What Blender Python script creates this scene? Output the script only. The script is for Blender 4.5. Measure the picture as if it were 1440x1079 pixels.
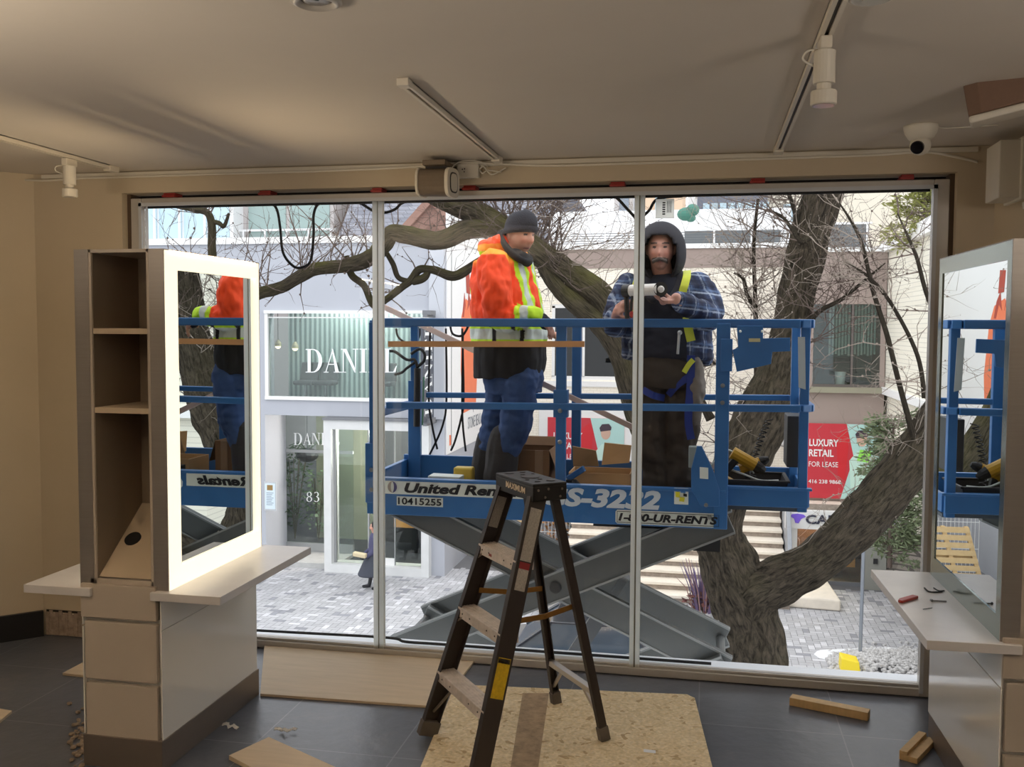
import bpy, bmesh, math, random
from mathutils import Vector, Matrix, noise
from math import sin, cos, pi, tan, atan2, sqrt, radians, exp
for _o in list(bpy.data.objects): bpy.data.objects.remove(_o)
RN = random.Random(11)
sc = bpy.context.scene
V = Vector
# ------------------------------------------------------------ camera
F_PX, CAM_H = 1351.27, 1.75
YAW, PITCH, ROLL = -0.19785633, -0.05699968, 0.0048414
fw = V((sin(YAW)*cos(PITCH), cos(YAW)*cos(PITCH), sin(PITCH)))
rt0 = V((cos(YAW), -sin(YAW), 0)); up0 = rt0.cross(fw)
rt = cos(ROLL)*rt0 + sin(ROLL)*up0; up = -sin(ROLL)*rt0 + cos(ROLL)*up0
EYE = V((0, 0, CAM_H))
cd = bpy.data.cameras.new('camera'); cam = bpy.data.objects.new('camera', cd)
sc.collection.objects.link(cam); sc.camera = cam
cd.sensor_width = 36; cd.lens = F_PX/1440*36; cd.clip_start = .05; cd.clip_end = 600
cam.matrix_world = Matrix(((rt.x, up.x, -fw.x, 0), (rt.y, up.y, -fw.y, 0), (rt.z, up.z, -fw.z, CAM_H), (0, 0, 0, 1)))

def ray(px, py): return fw + (px-720)/F_PX*rt - (py-539.5)/F_PX*up
def at(px, py, X=None, Y=None, Z=None):
    """the point of the place seen at a photo pixel, at a known X, Y or Z"""
    d = ray(px, py)
    t = X/d.x if X is not None else Y/d.y if Y is not None else (Z-CAM_H)/d.z
    return EYE + d*t
# ------------------------------------------------------------ world, exposure, lights
sc.view_settings.view_transform = 'Standard'; sc.view_settings.look = 'None'
sc.view_settings.gamma = 1; sc.view_settings.exposure = 0.0
sc.view_settings.use_curve_mapping = False
w = bpy.data.worlds.new('overcast_sky'); sc.world = w; w.use_nodes = True
nt = w.node_tree; bg = nt.nodes['Background']
tc = nt.nodes.new('ShaderNodeTexCoord'); sx = nt.nodes.new('ShaderNodeSeparateXYZ'); cr = nt.nodes.new('ShaderNodeValToRGB')
nt.links.new(tc.outputs['Generated'], sx.inputs[0]); nt.links.new(sx.outputs[2], cr.inputs[0]); nt.links.new(cr.outputs[0], bg.inputs[0])
cr.color_ramp.elements[0].position = 0.0; cr.color_ramp.elements[0].color = (.80, .84, .88, 1)
cr.color_ramp.elements[1].position = .6; cr.color_ramp.elements[1].color = (1, 1.02, 1.06, 1)
bg.inputs[1].default_value = 2.05

def lamp(name, kind, loc, energy, color, size=.3, size_y=None, rot=None, spot=None):
    l = bpy.data.lights.new(name, kind); l.energy = energy; l.color = color
    o = bpy.data.objects.new(name, l); sc.collection.objects.link(o); o.location = loc
    if kind == 'AREA':
        l.size = size
        if size_y: l.shape = 'RECTANGLE'; l.size_y = size_y
    elif kind in ('POINT', 'SPOT'): l.shadow_soft_size = size
    if spot: l.spot_size = spot; l.spot_blend = .5
    if rot: o.rotation_euler = rot
    return o
# added fill lights out of view that brighten the room, without fixtures
lamp('room_fill_a', 'AREA', (-2.4, -.4, 2.35), 45, (1, .88, .74), 1.6, .3, rot=(radians(-70), 0, 0))
lamp('room_fill_b', 'AREA', (.9, -.6, 2.35), 40, (1, .90, .80), 1.6, .3, rot=(radians(-70), 0, 0))
lamp('up_fill_a', 'AREA', (-2.5, .8, 1.78), 90, (1, .86, .70), .9, .9, rot=(pi, 0, 0)); lamp('up_fill_b', 'AREA', (2.3, .8, 1.78), 80, (1, .92, .84), .9, .9, rot=(pi, 0, 0))
# added point lights that brighten the shop interiors over the street
lamp('shop_fill_low', 'POINT', (-8.2, 25.0, -1.0), 420, (1, .93, .82), .15); lamp('shop_fill_up', 'POINT', (-9, 24.3, 3.1), 260, (1, .95, .88), .15); lamp('cafe_fill', 'POINT', (3.1, 26.0, -3.1), 120, (1, .82, .6), .1)

# ------------------------------------------------------------ materials
def C(r, g, b):
    def f(c):
        c /= 255.; return c/12.92 if c <= .04045 else ((c+.055)/1.055)**2.4
    return (f(r), f(g), f(b), 1)
MATS = {}
def mat(name, col=(.5, .5, .5, 1), rough=.6, metal=0., var=0., vscale=6., bump=0., bscale=40., emit=None, estr=0., spec=.5, attr=None, coat=0., stretch=None):
    if name in MATS: return MATS[name]
    m = bpy.data.materials.new(name); m.use_nodes = True; n = m.node_tree; b = n.nodes['Principled BSDF']
    b.inputs['Base Color'].default_value = col; b.inputs['Roughness'].default_value = rough; b.inputs['Metallic'].default_value = metal
    b.inputs['Specular IOR Level'].default_value = spec; b.inputs['Coat Weight'].default_value = coat
    L = n.links.new
    src = None
    if attr:
        a = n.nodes.new('ShaderNodeAttribute'); a.attribute_name = attr; src = a.outputs['Color']
    if var or bump:
        t = n.nodes.new('ShaderNodeTexCoord'); mp = n.nodes.new('ShaderNodeMapping'); L(t.outputs['Object'], mp.inputs[0])
        if stretch: mp.inputs['Scale'].default_value = stretch
    if var:
        nz = n.nodes.new('ShaderNodeTexNoise'); nz.inputs['Scale'].default_value = vscale; nz.inputs['Detail'].default_value = 6; nz.inputs['Roughness'].default_value = .65
        L(mp.outputs[0], nz.inputs[0])
        mr = n.nodes.new('ShaderNodeMapRange'); mr.inputs[1].default_value = .25; mr.inputs[2].default_value = .75; mr.inputs[3].default_value = 1-var; mr.inputs[4].default_value = 1+var
        L(nz.outputs[0], mr.inputs[0])
        mx = n.nodes.new('ShaderNodeMix'); mx.data_type = 'RGBA'; mx.blend_type = 'MULTIPLY'; mx.inputs[0].default_value = 1
        if src: L(src, mx.inputs[6])
        else: mx.inputs[6].default_value = col
        L(mr.outputs[0], mx.inputs[7]); src = mx.outputs[2]
    if src: L(src, b.inputs['Base Color'])
    if bump:
        nb = n.nodes.new('ShaderNodeTexNoise'); nb.inputs['Scale'].default_value = bscale; nb.inputs['Detail'].default_value = 5
        L(mp.outputs[0], nb.inputs[0]); bp = n.nodes.new('ShaderNodeBump'); bp.inputs['Strength'].default_value = bump; bp.inputs['Distance'].default_value = .02
        L(nb.outputs[0], bp.inputs['Height']); L(bp.outputs[0], b.inputs['Normal'])
    if emit: b.inputs['Emission Color'].default_value = emit; b.inputs['Emission Strength'].default_value = estr
    MATS[name] = m; return m
def glass_mat(name, tint=(1, 1, 1, 1), refl=1.0, ior=1.45):
    m = bpy.data.materials.new(name); m.use_nodes = True; n = m.node_tree; n.nodes.clear(); L = n.links.new
    o = n.nodes.new('ShaderNodeOutputMaterial'); mx = n.nodes.new('ShaderNodeMixShader'); t = n.nodes.new('ShaderNodeBsdfTransparent'); g = n.nodes.new('ShaderNodeBsdfGlossy')
    fr = n.nodes.new('ShaderNodeFresnel'); fr.inputs[0].default_value = ior; mu = n.nodes.new('ShaderNodeMath'); mu.operation = 'MULTIPLY'; mu.inputs[1].default_value = refl
    t.inputs[0].default_value = tint; g.inputs['Roughness'].default_value = .0
    L(fr.outputs[0], mu.inputs[0]); L(mu.outputs[0], mx.inputs[0]); L(t.outputs[0], mx.inputs[1]); L(g.outputs[0], mx.inputs[2]); L(mx.outputs[0], o.inputs[0])
    MATS[name] = m; return m
# ------------------------------------------------------------ mesh helpers
class MB:
    def __init__(s): s.v = []; s.f = []; s.uv = []; s.col = []
    def add(s, vs, fs, uvs=None):
        o = len(s.v); s.v += [V(p) for p in vs]; s.f += [tuple(i+o for i in f) for f in fs]
        s.uv += list(uvs) if uvs else [None]*len(fs); return s
    def box(s, x0, x1, y0, y1, z0, z1):
        return s.add([(x0, y0, z0), (x1, y0, z0), (x1, y1, z0), (x0, y1, z0), (x0, y0, z1), (x1, y0, z1), (x1, y1, z1), (x0, y1, z1)],
                     [(3, 2, 1, 0), (4, 5, 6, 7), (0, 1, 5, 4), (1, 2, 6, 5), (2, 3, 7, 6), (3, 0, 4, 7)])
    def obox(s, c, a, b, d):
        c, a, b, d = V(c), V(a), V(b), V(d)
        vs = [c+i*a+j*b+k*d for k in (-1, 1) for (i, j) in ((-1, -1), (1, -1), (1, 1), (-1, 1))]
        fs = [(3, 2, 1, 0), (4, 5, 6, 7), (0, 1, 5, 4), (1, 2, 6, 5), (2, 3, 7, 6), (3, 0, 4, 7)]
        if a.cross(b).dot(d) < 0: fs = [f[::-1] for f in fs]
        return s.add(vs, fs)
    def beam(s, p, q, wd, ht, upv=(0, 0, 1)):
        p, q = V(p), V(q); d = (q-p); sd = d.cross(V(upv)).normalized(); u = sd.cross(d).normalized()
        return s.obox((p+q)/2, d/2, sd*wd/2, u*ht/2)
    def tube(s, pts, r, n=10, cap=True, uvl=False):
        pts = [V(p) for p in pts]; m = len(pts); rr = r if isinstance(r, (list, tuple)) else [r]*m
        base = len(s.v); prev = None; vs = []; acc = 0
        for i, p in enumerate(pts):
            d = (pts[min(i+1, m-1)]-pts[max(i-1, 0)])
            if d.length < 1e-9: d = V((0, 0, 1))
            d.normalize()
            if prev is None:
                a = d.orthogonal().normalized()
            else:
                a = (prev-d*prev.dot(d)); a = a.normalized() if a.length > 1e-6 else d.orthogonal().normalized()
            prev = a; b = d.cross(a)
            for k in range(n):
                th = 2*pi*k/n; vs.append(p+(a*cos(th)+b*sin(th))*rr[i])
        fs = []; uvs = []
        ln = [0]
        for i in range(1, m): ln.append(ln[-1]+(pts[i]-pts[i-1]).length)
        for i in range(m-1):
            for k in range(n):
                fs.append((i*n+k, i*n+(k+1) % n, (i+1)*n+(k+1) % n, (i+1)*n+k))
                if uvl: uvs.append(((k/n, ln[i]), ((k+1)/n, ln[i]), ((k+1)/n, ln[i+1]), (k/n, ln[i+1])))
        if cap:
            fs.append(tuple(range(n))[::-1]); fs.append(tuple((m-1)*n+k for k in range(n)))
            if uvl: uvs += [tuple((0, 0) for _ in range(n))]*2
        return s.add(vs, fs, uvs if uvl else None)
    def prism(s, poly, vec):
        poly = [V(p) for p in poly]; vec = V(vec); n = len(poly)
        nrm = V((0, 0, 0))
        for i in range(n): nrm += poly[i].cross(poly[(i+1) % n])
        if nrm.dot(vec) > 0: poly = poly[::-1]
        vs = poly+[p+vec for p in poly]
        return s.add(vs, [tuple(range(n)), tuple(range(2*n-1, n-1, -1))]+[(i, i+n, (i+1) % n+n, (i+1) % n)[::1] for i in range(n)])
    def quad(s, a, b, c, d): return s.add([a, b, c, d], [(0, 1, 2, 3)])
    def lathe(s, prof, n=24, c=(0, 0, 0), ax=(0, 0, 1)):
        ax = V(ax).normalized(); a = ax.orthogonal().normalized(); b = ax.cross(a); c = V(c); vs = []; fs = []
        for (r, h) in prof:
            for k in range(n): t = 2*pi*k/n; vs.append(c+ax*h+(a*cos(t)+b*sin(t))*max(r, 1e-4))
        for i in range(len(prof)-1):
            for k in range(n): fs.append((i*n+k, i*n+(k+1) % n, (i+1)*n+(k+1) % n, (i+1)*n+k))
        fs.append(tuple(range(n))[::-1]); fs.append(tuple((len(prof)-1)*n+k for k in range(n)))
        return s.add(vs, fs)
    def ell(s, c, r, n=16, m=10, rot=None):
        c = V(c); r = (r, r, r) if not isinstance(r, (tuple, list)) else r; vs = []; fs = []
        for i in range(m+1):
            ph = pi*i/m
            for k in range(n):
                t = 2*pi*k/n; p = V((r[0]*sin(ph)*cos(t), r[1]*sin(ph)*sin(t), r[2]*cos(ph)))
                if rot: p = rot @ p
                vs.append(c+p)
        for i in range(m):
            for k in range(n): fs.append((i*n+k, (i+1)*n+k, (i+1)*n+(k+1) % n, i*n+(k+1) % n))
        return s.add(vs, fs)
    def build(s, name, m, parent=None, smooth=False, bevel=0., seg=2, colfn=None):
        me = bpy.data.meshes.new(name); o0 = wloc(parent)
        me.from_pydata([p-o0 for p in s.v], [], s.f)
        if any(u for u in s.uv):
            l = me.uv_layers.new(name='UVMap')
            for pi_, u in zip(me.polygons, s.uv):
                if u:
                    for li, c in zip(pi_.loop_indices, u): l.data[li].uv = c
        me.update()
        return link(name, me, m, parent, smooth, bevel, seg, colfn)
ORIG = {}
def wloc(p): return ORIG.get(p.name, V((0, 0, 0))) if p else V((0, 0, 0))
def link(name, me, m, parent=None, smooth=False, bevel=0., seg=2, colfn=None):
    if m: me.materials.clear(); me.materials.append(m)
    if smooth:
        for p in me.polygons: p.use_smooth = True
    o = bpy.data.objects.new(name, me); sc.collection.objects.link(o)
    if parent: o.parent = parent
    ORIG[o.name] = wloc(parent)
    if colfn:
        o0 = wloc(parent); ca = me.color_attributes.new('Col', 'FLOAT_COLOR', 'POINT')
        for i, v in enumerate(me.vertices): ca.data[i].color = colfn(v.co+o0)
    if bevel:
        b = o.modifiers.new('bevel', 'BEVEL'); b.width = bevel; b.segments = seg; b.limit_method = 'ANGLE'; b.harden_normals = False
    return o
def tag(o, label=None, cat=None, group=None, kind=None):
    if label: o['label'] = label
    if cat: o['category'] = cat
    if group: o['group'] = group
    if kind: o['kind'] = kind
    return o
def thing(name, label, cat, loc=(0, 0, 0), group=None, kind=None):
    o = bpy.data.objects.new(name, None); sc.collection.objects.link(o); o.location = loc; o.empty_display_size = .1
    ORIG[o.name] = V(loc); return tag(o, label, cat, group, kind)
def struct(name, mb, m, parent=None, **k):
    o = mb.build(name, m, parent, **k)
    if parent is None: o['kind'] = 'structure'
    return o
def one(name, label, cat, mb, m, group=None, kind=None, **k):
    """a thing that is one mesh: its origin goes to the foot of the mesh"""
    lo = V((sum(p.x for p in mb.v)/len(mb.v), sum(p.y for p in mb.v)/len(mb.v), min(p.z for p in mb.v)))
    for p in mb.v: p -= lo
    o = mb.build(name, m, None, **k); o.location = lo; ORIG[o.name] = lo
    return tag(o, label, cat, group, kind)
def text_mesh(s, shear=0., offset=0., ext=.002):
    c = bpy.data.curves.new('t', 'FONT'); c.body = s; c.size = 1; c.shear = shear; c.offset = offset; c.extrude = 0; c.resolution_u = 3
    o = bpy.data.objects.new('t', c); sc.collection.objects.link(o); bpy.context.view_layer.update()
    me = bpy.data.meshes.new_from_object(o.evaluated_get(bpy.context.evaluated_depsgraph_get()))
    bpy.data.objects.remove(o); bpy.data.curves.remove(c)
    vs = [v.co.copy() for v in me.vertices]; fs = [tuple(p.vertices) for p in me.polygons]; bpy.data.meshes.remove(me)
    return vs, fs
def put2d(mb, vs, fs, p0, p1, ptop, thick=.003):
    """lay flat outline vs (x right, y up) on a plane: box corner p0, right corner p1, top-left corner ptop; raised by thick"""
    p0, p1, pt = V(p0), V(p1), V(ptop); xs = [v[0] for v in vs]; ys = [v[1] for v in vs]; x0, x1, y0, y1 = min(xs), max(xs), min(ys), max(ys)
    n = (p1-p0).cross(pt-p0).normalized()*thick
    q = [p0+(p1-p0)*((v[0]-x0)/(x1-x0))+(pt-p0)*((v[1]-y0)/(y1-y0)) for v in vs]
    m = len(q); ed = {}
    for f in fs:
        for a, b in zip(f, f[1:]+f[:1]): ed[(a, b)] = 1
    side = [(a, b, b+m, a+m) for (a, b) in ed if (b, a) not in ed]
    mb.add([p+n for p in q]+[p for p in q], [tuple(f) for f in fs]+[(a, a+m, b+m, b) for (a, b, _, _) in side])
    return mb
def text(name, s, p0, p1, ptop, m, parent=None, shear=0., offset=0., thick=.003):
    vs, fs = text_mesh(s, shear, offset); mb = MB(); put2d(mb, vs, fs, p0, p1, ptop, thick); return mb.build(name, m, parent)
def lerp(a, b, t): return a+(b-a)*t
def spline(pts, n=8):
    """Catmull-Rom through the points (tuples of any length)"""
    pts = [tuple(p) for p in pts]; out = []; P = [pts[0]]+pts+[pts[-1]]
    for i in range(1, len(P)-2):
        for k in range(n):
            t = k/n; out.append(tuple(.5*((2*b)+(c-a)*t+(2*a-5*b+4*c-d)*t*t+(-a+3*b-3*c+d)*t**3) for a, b, c, d in zip(P[i-1], P[i], P[i+1], P[i+2])))
    out.append(pts[-1]); return out
# ------------------------------------------------------------ room shell
CEIL = 2.59; WY = 4.75; GY = 4.83
m_wall = mat('wall_paint', C(198, 182, 156), .75, var=.03, vscale=3, bump=.05, bscale=120)
m_ceil = mat('ceiling_paint', C(208, 198, 184), .85, var=.03, vscale=1.5)
m_cream = mat('cream_plastic', C(216, 208, 192), .5, var=.03)
m_alu = mat('window_aluminium', C(190, 184, 176), .42, metal=.2, var=.05, vscale=8)
m_black = mat('black_rubber', C(18, 18, 18), .6)
m_steel = mat('brushed_steel', C(164, 157, 150), .38, metal=.6, var=.06, vscale=4, stretch=(1, 1, 40))
def slate():
    m = mat('slate_tile', C(94, 97, 104), .32, var=.16, vscale=2.6, bump=.12, bscale=14); n = m.node_tree; b = n.nodes['Principled BSDF']; L = n.links.new
    t = n.nodes.new('ShaderNodeTexCoord'); br = n.nodes.new('ShaderNodeTexBrick'); L(t.outputs['Object'], br.inputs[0])
    br.offset = 0; br.inputs['Scale'].default_value = 1; br.inputs['Brick Width'].default_value = .61; br.inputs['Row Height'].default_value = .61; br.inputs['Mortar Size'].default_value = .003
    br.inputs['Color1'].default_value = (1, 1, 1, 1); br.inputs['Color2'].default_value = (.86, .87, .9, 1); br.inputs['Mortar'].default_value = (1.7, 1.65, 1.55, 1)
    old = b.inputs['Base Color'].links[0].from_socket
    mx = n.nodes.new('ShaderNodeMix'); mx.data_type = 'RGBA'; mx.blend_type = 'MULTIPLY'; mx.inputs[0].default_value = 1; L(old, mx.inputs[6]); L(br.outputs[0], mx.inputs[7])
    # dust patches
    nz = n.nodes.new('ShaderNodeTexNoise'); nz.inputs['Scale'].default_value = 1.6; nz.inputs['Detail'].default_value = 9; nz.inputs['Roughness'].default_value = .75; L(t.outputs['Object'], nz.inputs[0])
    rp = n.nodes.new('ShaderNodeMapRange'); rp.inputs[1].default_value = .56; rp.inputs[2].default_value = .8; rp.inputs[4].default_value = .35; L(nz.outputs[0], rp.inputs[0])
    m2 = n.nodes.new('ShaderNodeMix'); m2.data_type = 'RGBA'; L(rp.outputs[0], m2.inputs[0]); L(mx.outputs[2], m2.inputs[6]); m2.inputs[7].default_value = C(150, 138, 124); L(m2.outputs[2], b.inputs['Base Color'])
    return m
struct('floor', MB().box(-5.8, 3.4, -3.6, WY+.02, -.25, 0).box(-3.12, 1.12, WY+.02, 4.98, -.25, -.004), slate())
struct('ceiling', MB().box(-5.8, 3.4, -3.6, 5.0, CEIL, CEIL+.2), m_ceil)
struct('wall_back', MB().box(-3.66, -3.12, WY, 4.98, 0, CEIL).box(1.12, 1.28, WY, 4.98, 0, CEIL).box(-3.12, 1.12, WY, 4.98, 2.475, CEIL), m_wall)
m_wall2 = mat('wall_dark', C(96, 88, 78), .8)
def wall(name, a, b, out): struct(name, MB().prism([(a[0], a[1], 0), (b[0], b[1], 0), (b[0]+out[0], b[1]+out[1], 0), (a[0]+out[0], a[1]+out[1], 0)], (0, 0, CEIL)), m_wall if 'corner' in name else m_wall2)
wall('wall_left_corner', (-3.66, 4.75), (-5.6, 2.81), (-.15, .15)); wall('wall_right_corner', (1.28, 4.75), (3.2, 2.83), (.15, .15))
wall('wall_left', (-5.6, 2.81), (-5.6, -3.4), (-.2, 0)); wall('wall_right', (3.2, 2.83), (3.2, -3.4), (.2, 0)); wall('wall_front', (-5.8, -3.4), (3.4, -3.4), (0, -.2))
mbb = MB().prism([(-3.655, 4.74, .0), (-5.6, 2.80, 0), (-5.588, 2.785, 0), (-3.64, 4.722, 0)], (0, 0, .145))
struct('baseboard_left', mbb, mat('black_baseboard', C(30, 28, 27), .45))
# torn plaster strip where the baseboard of the back wall has been pulled off
tp = MB()
for i in range(26):
    x = -3.64+i*.02; h = .135+.012*sin(i*2.1)+(.0 if i < 14 else -.05*(i-13)/6*(.6+.4*sin(i*3)))
    tp.box(x, x+.021, WY-.006-.004*(i % 3 == 0), WY, .004, max(.03, h))
tag(tp.build('trim_1', mat('torn_plaster', C(170, 150, 132), .95, var=.35, vscale=25, bump=.6, bscale=60)), kind='structure')
struct('trim_2', MB().box(-3.64, -3.12, WY-.003, WY, .135, .147), mat('dark_gap', C(40, 34, 28), .9))
# ------------------------------------------------------------ shop window
gx0, gx1, gz0, gz1 = -3.036, 1.034, .055, 2.414
win = thing('window_1', None, None, (0, GY, 0)); win['kind'] = 'structure'
fm = MB()
fm.box(-3.10, gx0, 4.80, 4.87, 0, 2.452); fm.box(gx1, 1.10, 4.80, 4.87, 0, 2.452); fm.box(gx0, gx1, 4.80, 4.87, gz1, 2.452)
fm.box(gx0, gx1, 4.80, 4.87, 0, .04)
fm.box(gx0, gx1, 4.812, 4.86, .04, gz0)
fm.build('window_frame', m_alu, win, bevel=.004)
lip = MB().box(gx0-.012, gx0+.006, 4.79, 4.80, .02, 2.43).box(gx1-.006, gx1+.012, 4.79, 4.80, .02, 2.43).box(gx0-.012, gx1+.012, 4.79, 4.80, gz1-.006, gz1+.012)
lip.build('glazing_bead', mat('bead_grey', C(196, 198, 202), .4), win)
m_gl = glass_mat('pane_glass', refl=.45)
xs = [gx0, -1.683, -.326, gx1]
for a, b in zip(xs, xs[1:]):
    pn = MB().box(a+.004, b-.004, GY-.004, GY+.004, gz0, gz1).build('glass_pane', m_gl, win)
def translucent():
    m = bpy.data.materials.new('mullion_white'); m.use_nodes = True; n = m.node_tree; b = n.nodes['Principled BSDF']; b.inputs['Base Color'].default_value = C(252, 252, 246); b.inputs['Roughness'].default_value = .4
    o = n.nodes['Material Output']; t = n.nodes.new('ShaderNodeBsdfTranslucent'); t.inputs[0].default_value = C(255, 255, 250); mx = n.nodes.new('ShaderNodeMixShader'); mx.inputs[0].default_value = .93
    n.links.new(b.outputs[0], mx.inputs[1]); n.links.new(t.outputs[0], mx.inputs[2]); n.links.new(mx.outputs[0], o.inputs[0]); return m
m_mul = translucent()
MB().box(-1.713, -1.686, GY-.02, GY+.01, .03, gz1).box(-1.682, -1.655, GY-.02, GY+.01, .03, gz1).build('mullion', m_mul, win, bevel=.003)
MB().box(-.352, -.330, GY-.02, GY+.01, .03, gz1).box(-.323, -.301, GY-.02, GY+.01, .03, gz1).build('mullion', m_mul, win, bevel=.003)
MB().box(-1.686, -1.682, GY-.02, GY+.01, .03, gz1).box(-.330, -.323, GY-.02, GY+.01, .03, gz1).build('mullion_joint', mat('joint_grey', C(120, 118, 104), .6), win)
MB().box(-3.1, 1.1, 4.87, 5.02, -.05, .03).prism([(-3.1, 5.02, .03), (-3.1, 5.02, -.06), (-3.1, 5.05, -.06), (-3.1, 5.05, .02)], (4.2, 0, 0)).build('outer_sill', mat('white_flashing', C(232, 236, 240), .4), win)
MB().box(-3.12, 1.12, 4.885, 4.97, 2.455, 2.475).build('head_gap', mat('dark_gap2', C(26, 20, 18), .9), win)
# grey packing edge and inside jamb strips
struct('trim_3', MB().box(-3.12, -3.10, 4.80, 4.97, 0, 2.475).box(1.10, 1.12, 4.80, 4.97, 0, 2.475), mat('jamb_dark', C(84, 66, 50), .8))
# red packing shims between the window head and the lintel
m_shim = mat('red_plastic', C(150, 42, 34), .5)
for i, (px, wd) in enumerate([(238, .075), (373, .07), (530, .06), (660, .07), (868, .075), (1065, .07), (1275, .06)]):
    x = at(px, 260, Y=4.79).x; names = ['first from the left, above the lit station', 'second from the left, over the lit station', 'above the left white mullion', 'just right of the grey wall speaker', 'left of the right white mullion', 'below the end of the right ceiling track', 'below the dome camera']
    mb = MB().box(x-wd/2, x+wd/2, 4.775, 4.86, 2.452, 2.464).box(x-wd/2+.006, x+wd/2, 4.782, 4.86, 2.464, 2.4745)
    one('packing_shim', 'red packing shim on the window head, '+names[i], 'shim', mb, m_shim, 'red shims over the window frame', bevel=.002)
# black rubber gaskets pulled out of the frame, hanging outside the glass
def gasket(pix, label, y=4.90, r=.0075):
    p = [at(a, b, Y=y) for a, b in pix]; sp = spline([tuple(q) for q in p], 8)
    one('rubber_gasket', label, 'gasket', MB().tube(sp, r, 8), m_black, 'loose window gaskets', smooth=True)
gasket([(352, 287), (378, 286), (389, 294), (394, 320), (398, 355), (412, 374), (425, 376), (437, 366), (441, 330), (441, 303), (447, 288), (462, 284)], 'black rubber gasket hanging in a long loop outside the left pane')
gasket([(468, 285), (500, 284), (509, 287), (526, 297), (542, 299), (556, 294), (570, 284), (610, 281)], 'black rubber gasket sagging behind the left white mullion')
gasket([(800, 278), (858, 276), (868, 279), (884, 296), (897, 307), (912, 297), (925, 280), (960, 276)], 'black rubber gasket sagging behind the right white mullion')
g = MB().box(gx0+.01, gx1-.01, 4.845, 4.856, gz1-.012, gz1)
g.build('top_gasket', m_black, win)
gk = [at(a, b, Y=4.93) for a, b in [(300, 886), (420, 890), (545, 897), (570, 905), (620, 909), (760, 921), (800, 924), (900, 934), (930, 934), (950, 940), (1000, 945)]]
for q in gk: q.z = max(q.z, .045)
one('rubber_gasket', 'thin black rubber gasket lying along the outer window sill', 'gasket', MB().tube(spline([tuple(q) for q in gk], 6), .008, 8), m_black, 'loose window gaskets', smooth=True)

# ------------------------------------------------------------ ceiling: tracks, spotlights, conduits, speakers, camera
m_track = mat('track_cream', C(216, 206, 188), .45)
m_slot = mat('track_slot', C(60, 52, 45), .6)
def track(x, y0, y1, label):
    t = thing('light_track', label, 'lighting track', (x, (y0+y1)/2, CEIL), 'ceiling lighting tracks')
    MB().box(x-.018, x-.006, y0, y1, CEIL-.022, CEIL).box(x+.006, x+.018, y0, y1, CEIL-.022, CEIL).box(x-.018, x+.018, y0, y1, CEIL-.004, CEIL).build('rail', m_track, t)
    MB().box(x-.006, x+.006, y0, y1, CEIL-.014, CEIL-.004).build('slot', m_slot, t)
    MB().box(x-.021, x+.021, y0-.03, y0+.02, CEIL-.026, CEIL).build('end_cap', m_track, t, bevel=.003)
    MB().box(x-.021, x+.021, y1-.02, y1+.06, CEIL-.03, CEIL).build('end_cap', m_track, t, bevel=.003)
track(-1.01, 3.17, 4.62, 'short empty cream lighting track in the middle of the ceiling')
track(.317, 1.6, 4.60, 'cream lighting track on the right that carries two spotlights')
track(-3.06, 1.6, 4.55, 'cream lighting track along the left of the ceiling')
def spot(x, y, kind, label):
    t = thing('track_spotlight', label, 'spotlight', (x, y, CEIL-.02), 'track spotlights')
    z = CEIL-.022
    if kind == 'down':
        MB().box(x-.016, x+.016, y-.04, y+.04, z-.035, z).build('adapter', m_track, t, bevel=.004)
        MB().lathe([(.030, -.035), (.030, -.125)], 20, (x, y, z)).lathe([(.020, -.125), (.020, -.145)], 16, (x, y, z)).build('body', m_cream, t, smooth=False)
        MB().lathe([(.034, -.145), (.036, -.148), (.036, -.182), (.033, -.185)], 22, (x, y, z)).build('lamp_head', m_cream, t)
        MB().lathe([(.0, -.184), (.030, -.1862)], 20, (x, y, z)).build('lens', mat('lamp_lens', C(196, 190, 178), .15), t)
        MB().tube(spline([(x-.02, y, z-.03), (x-.05, y-.03, z-.04), (x-.06, y-.02, z-.06), (x-.028, y, z-.075)], 5), .003, 6).build('cord', m_cream, t, smooth=True)
    else:
        MB().box(x-.016, x+.016, y-.04, y+.04, z-.03, z).build('adapter', m_track, t, bevel=.004)
        MB().lathe([(.045, -.03), (.055, -.045), (.055, -.085), (.05, -.09)], 24, (x+.03, y, z)).build('body', m_cream, t)
        MB().lathe([(.0, -.0885), (.044, -.0915)], 24, (x+.03, y, z)).lathe([(.02, -.091), (.022, -.096), (.012, -.096)], 16, (x+.03, y, z)).build('lens', mat('lamp_lens', C(196, 190, 178), .15), t)
        for kx in (x+.082, x-.036): MB().box(kx, kx+.014, y-.012, y+.012, z-.075, z-.045).build('knob', mat('knob_brown', C(120, 96, 78), .5), t, bevel=.002)
spot(.317, 2.87, 'down', 'cream cylinder spotlight pointing down from the right ceiling track')
spot(.317, 2.27, 'puck', 'round cream spotlight at the top edge of the photo, on the right track')
spot(-3.06, 4.23, 'down', 'small cream spotlight hanging from the left ceiling track near the corner')
# recessed ring downlight at the top edge
dl = at(449, 0, Z=CEIL)
t = thing('ceiling_downlight', 'round grey downlight set in the ceiling at the top edge of the photo', 'downlight', (dl.x, dl.y-.02, CEIL))
MB().lathe([(.062, 0), (.066, -.012), (.05, -.02), (.042, -.006)], 28, (dl.x, dl.y-.02, CEIL)).build('trim_ring', mat('ring_grey', C(176, 168, 158), .35), t, smooth=True)
MB().lathe([(.0, -.004), (.03, -.012), (.042, -.006)], 24, (dl.x, dl.y-.02, CEIL)).build('lens', mat('lamp_lens2', C(140, 132, 122), .2), t, smooth=True)
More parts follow.
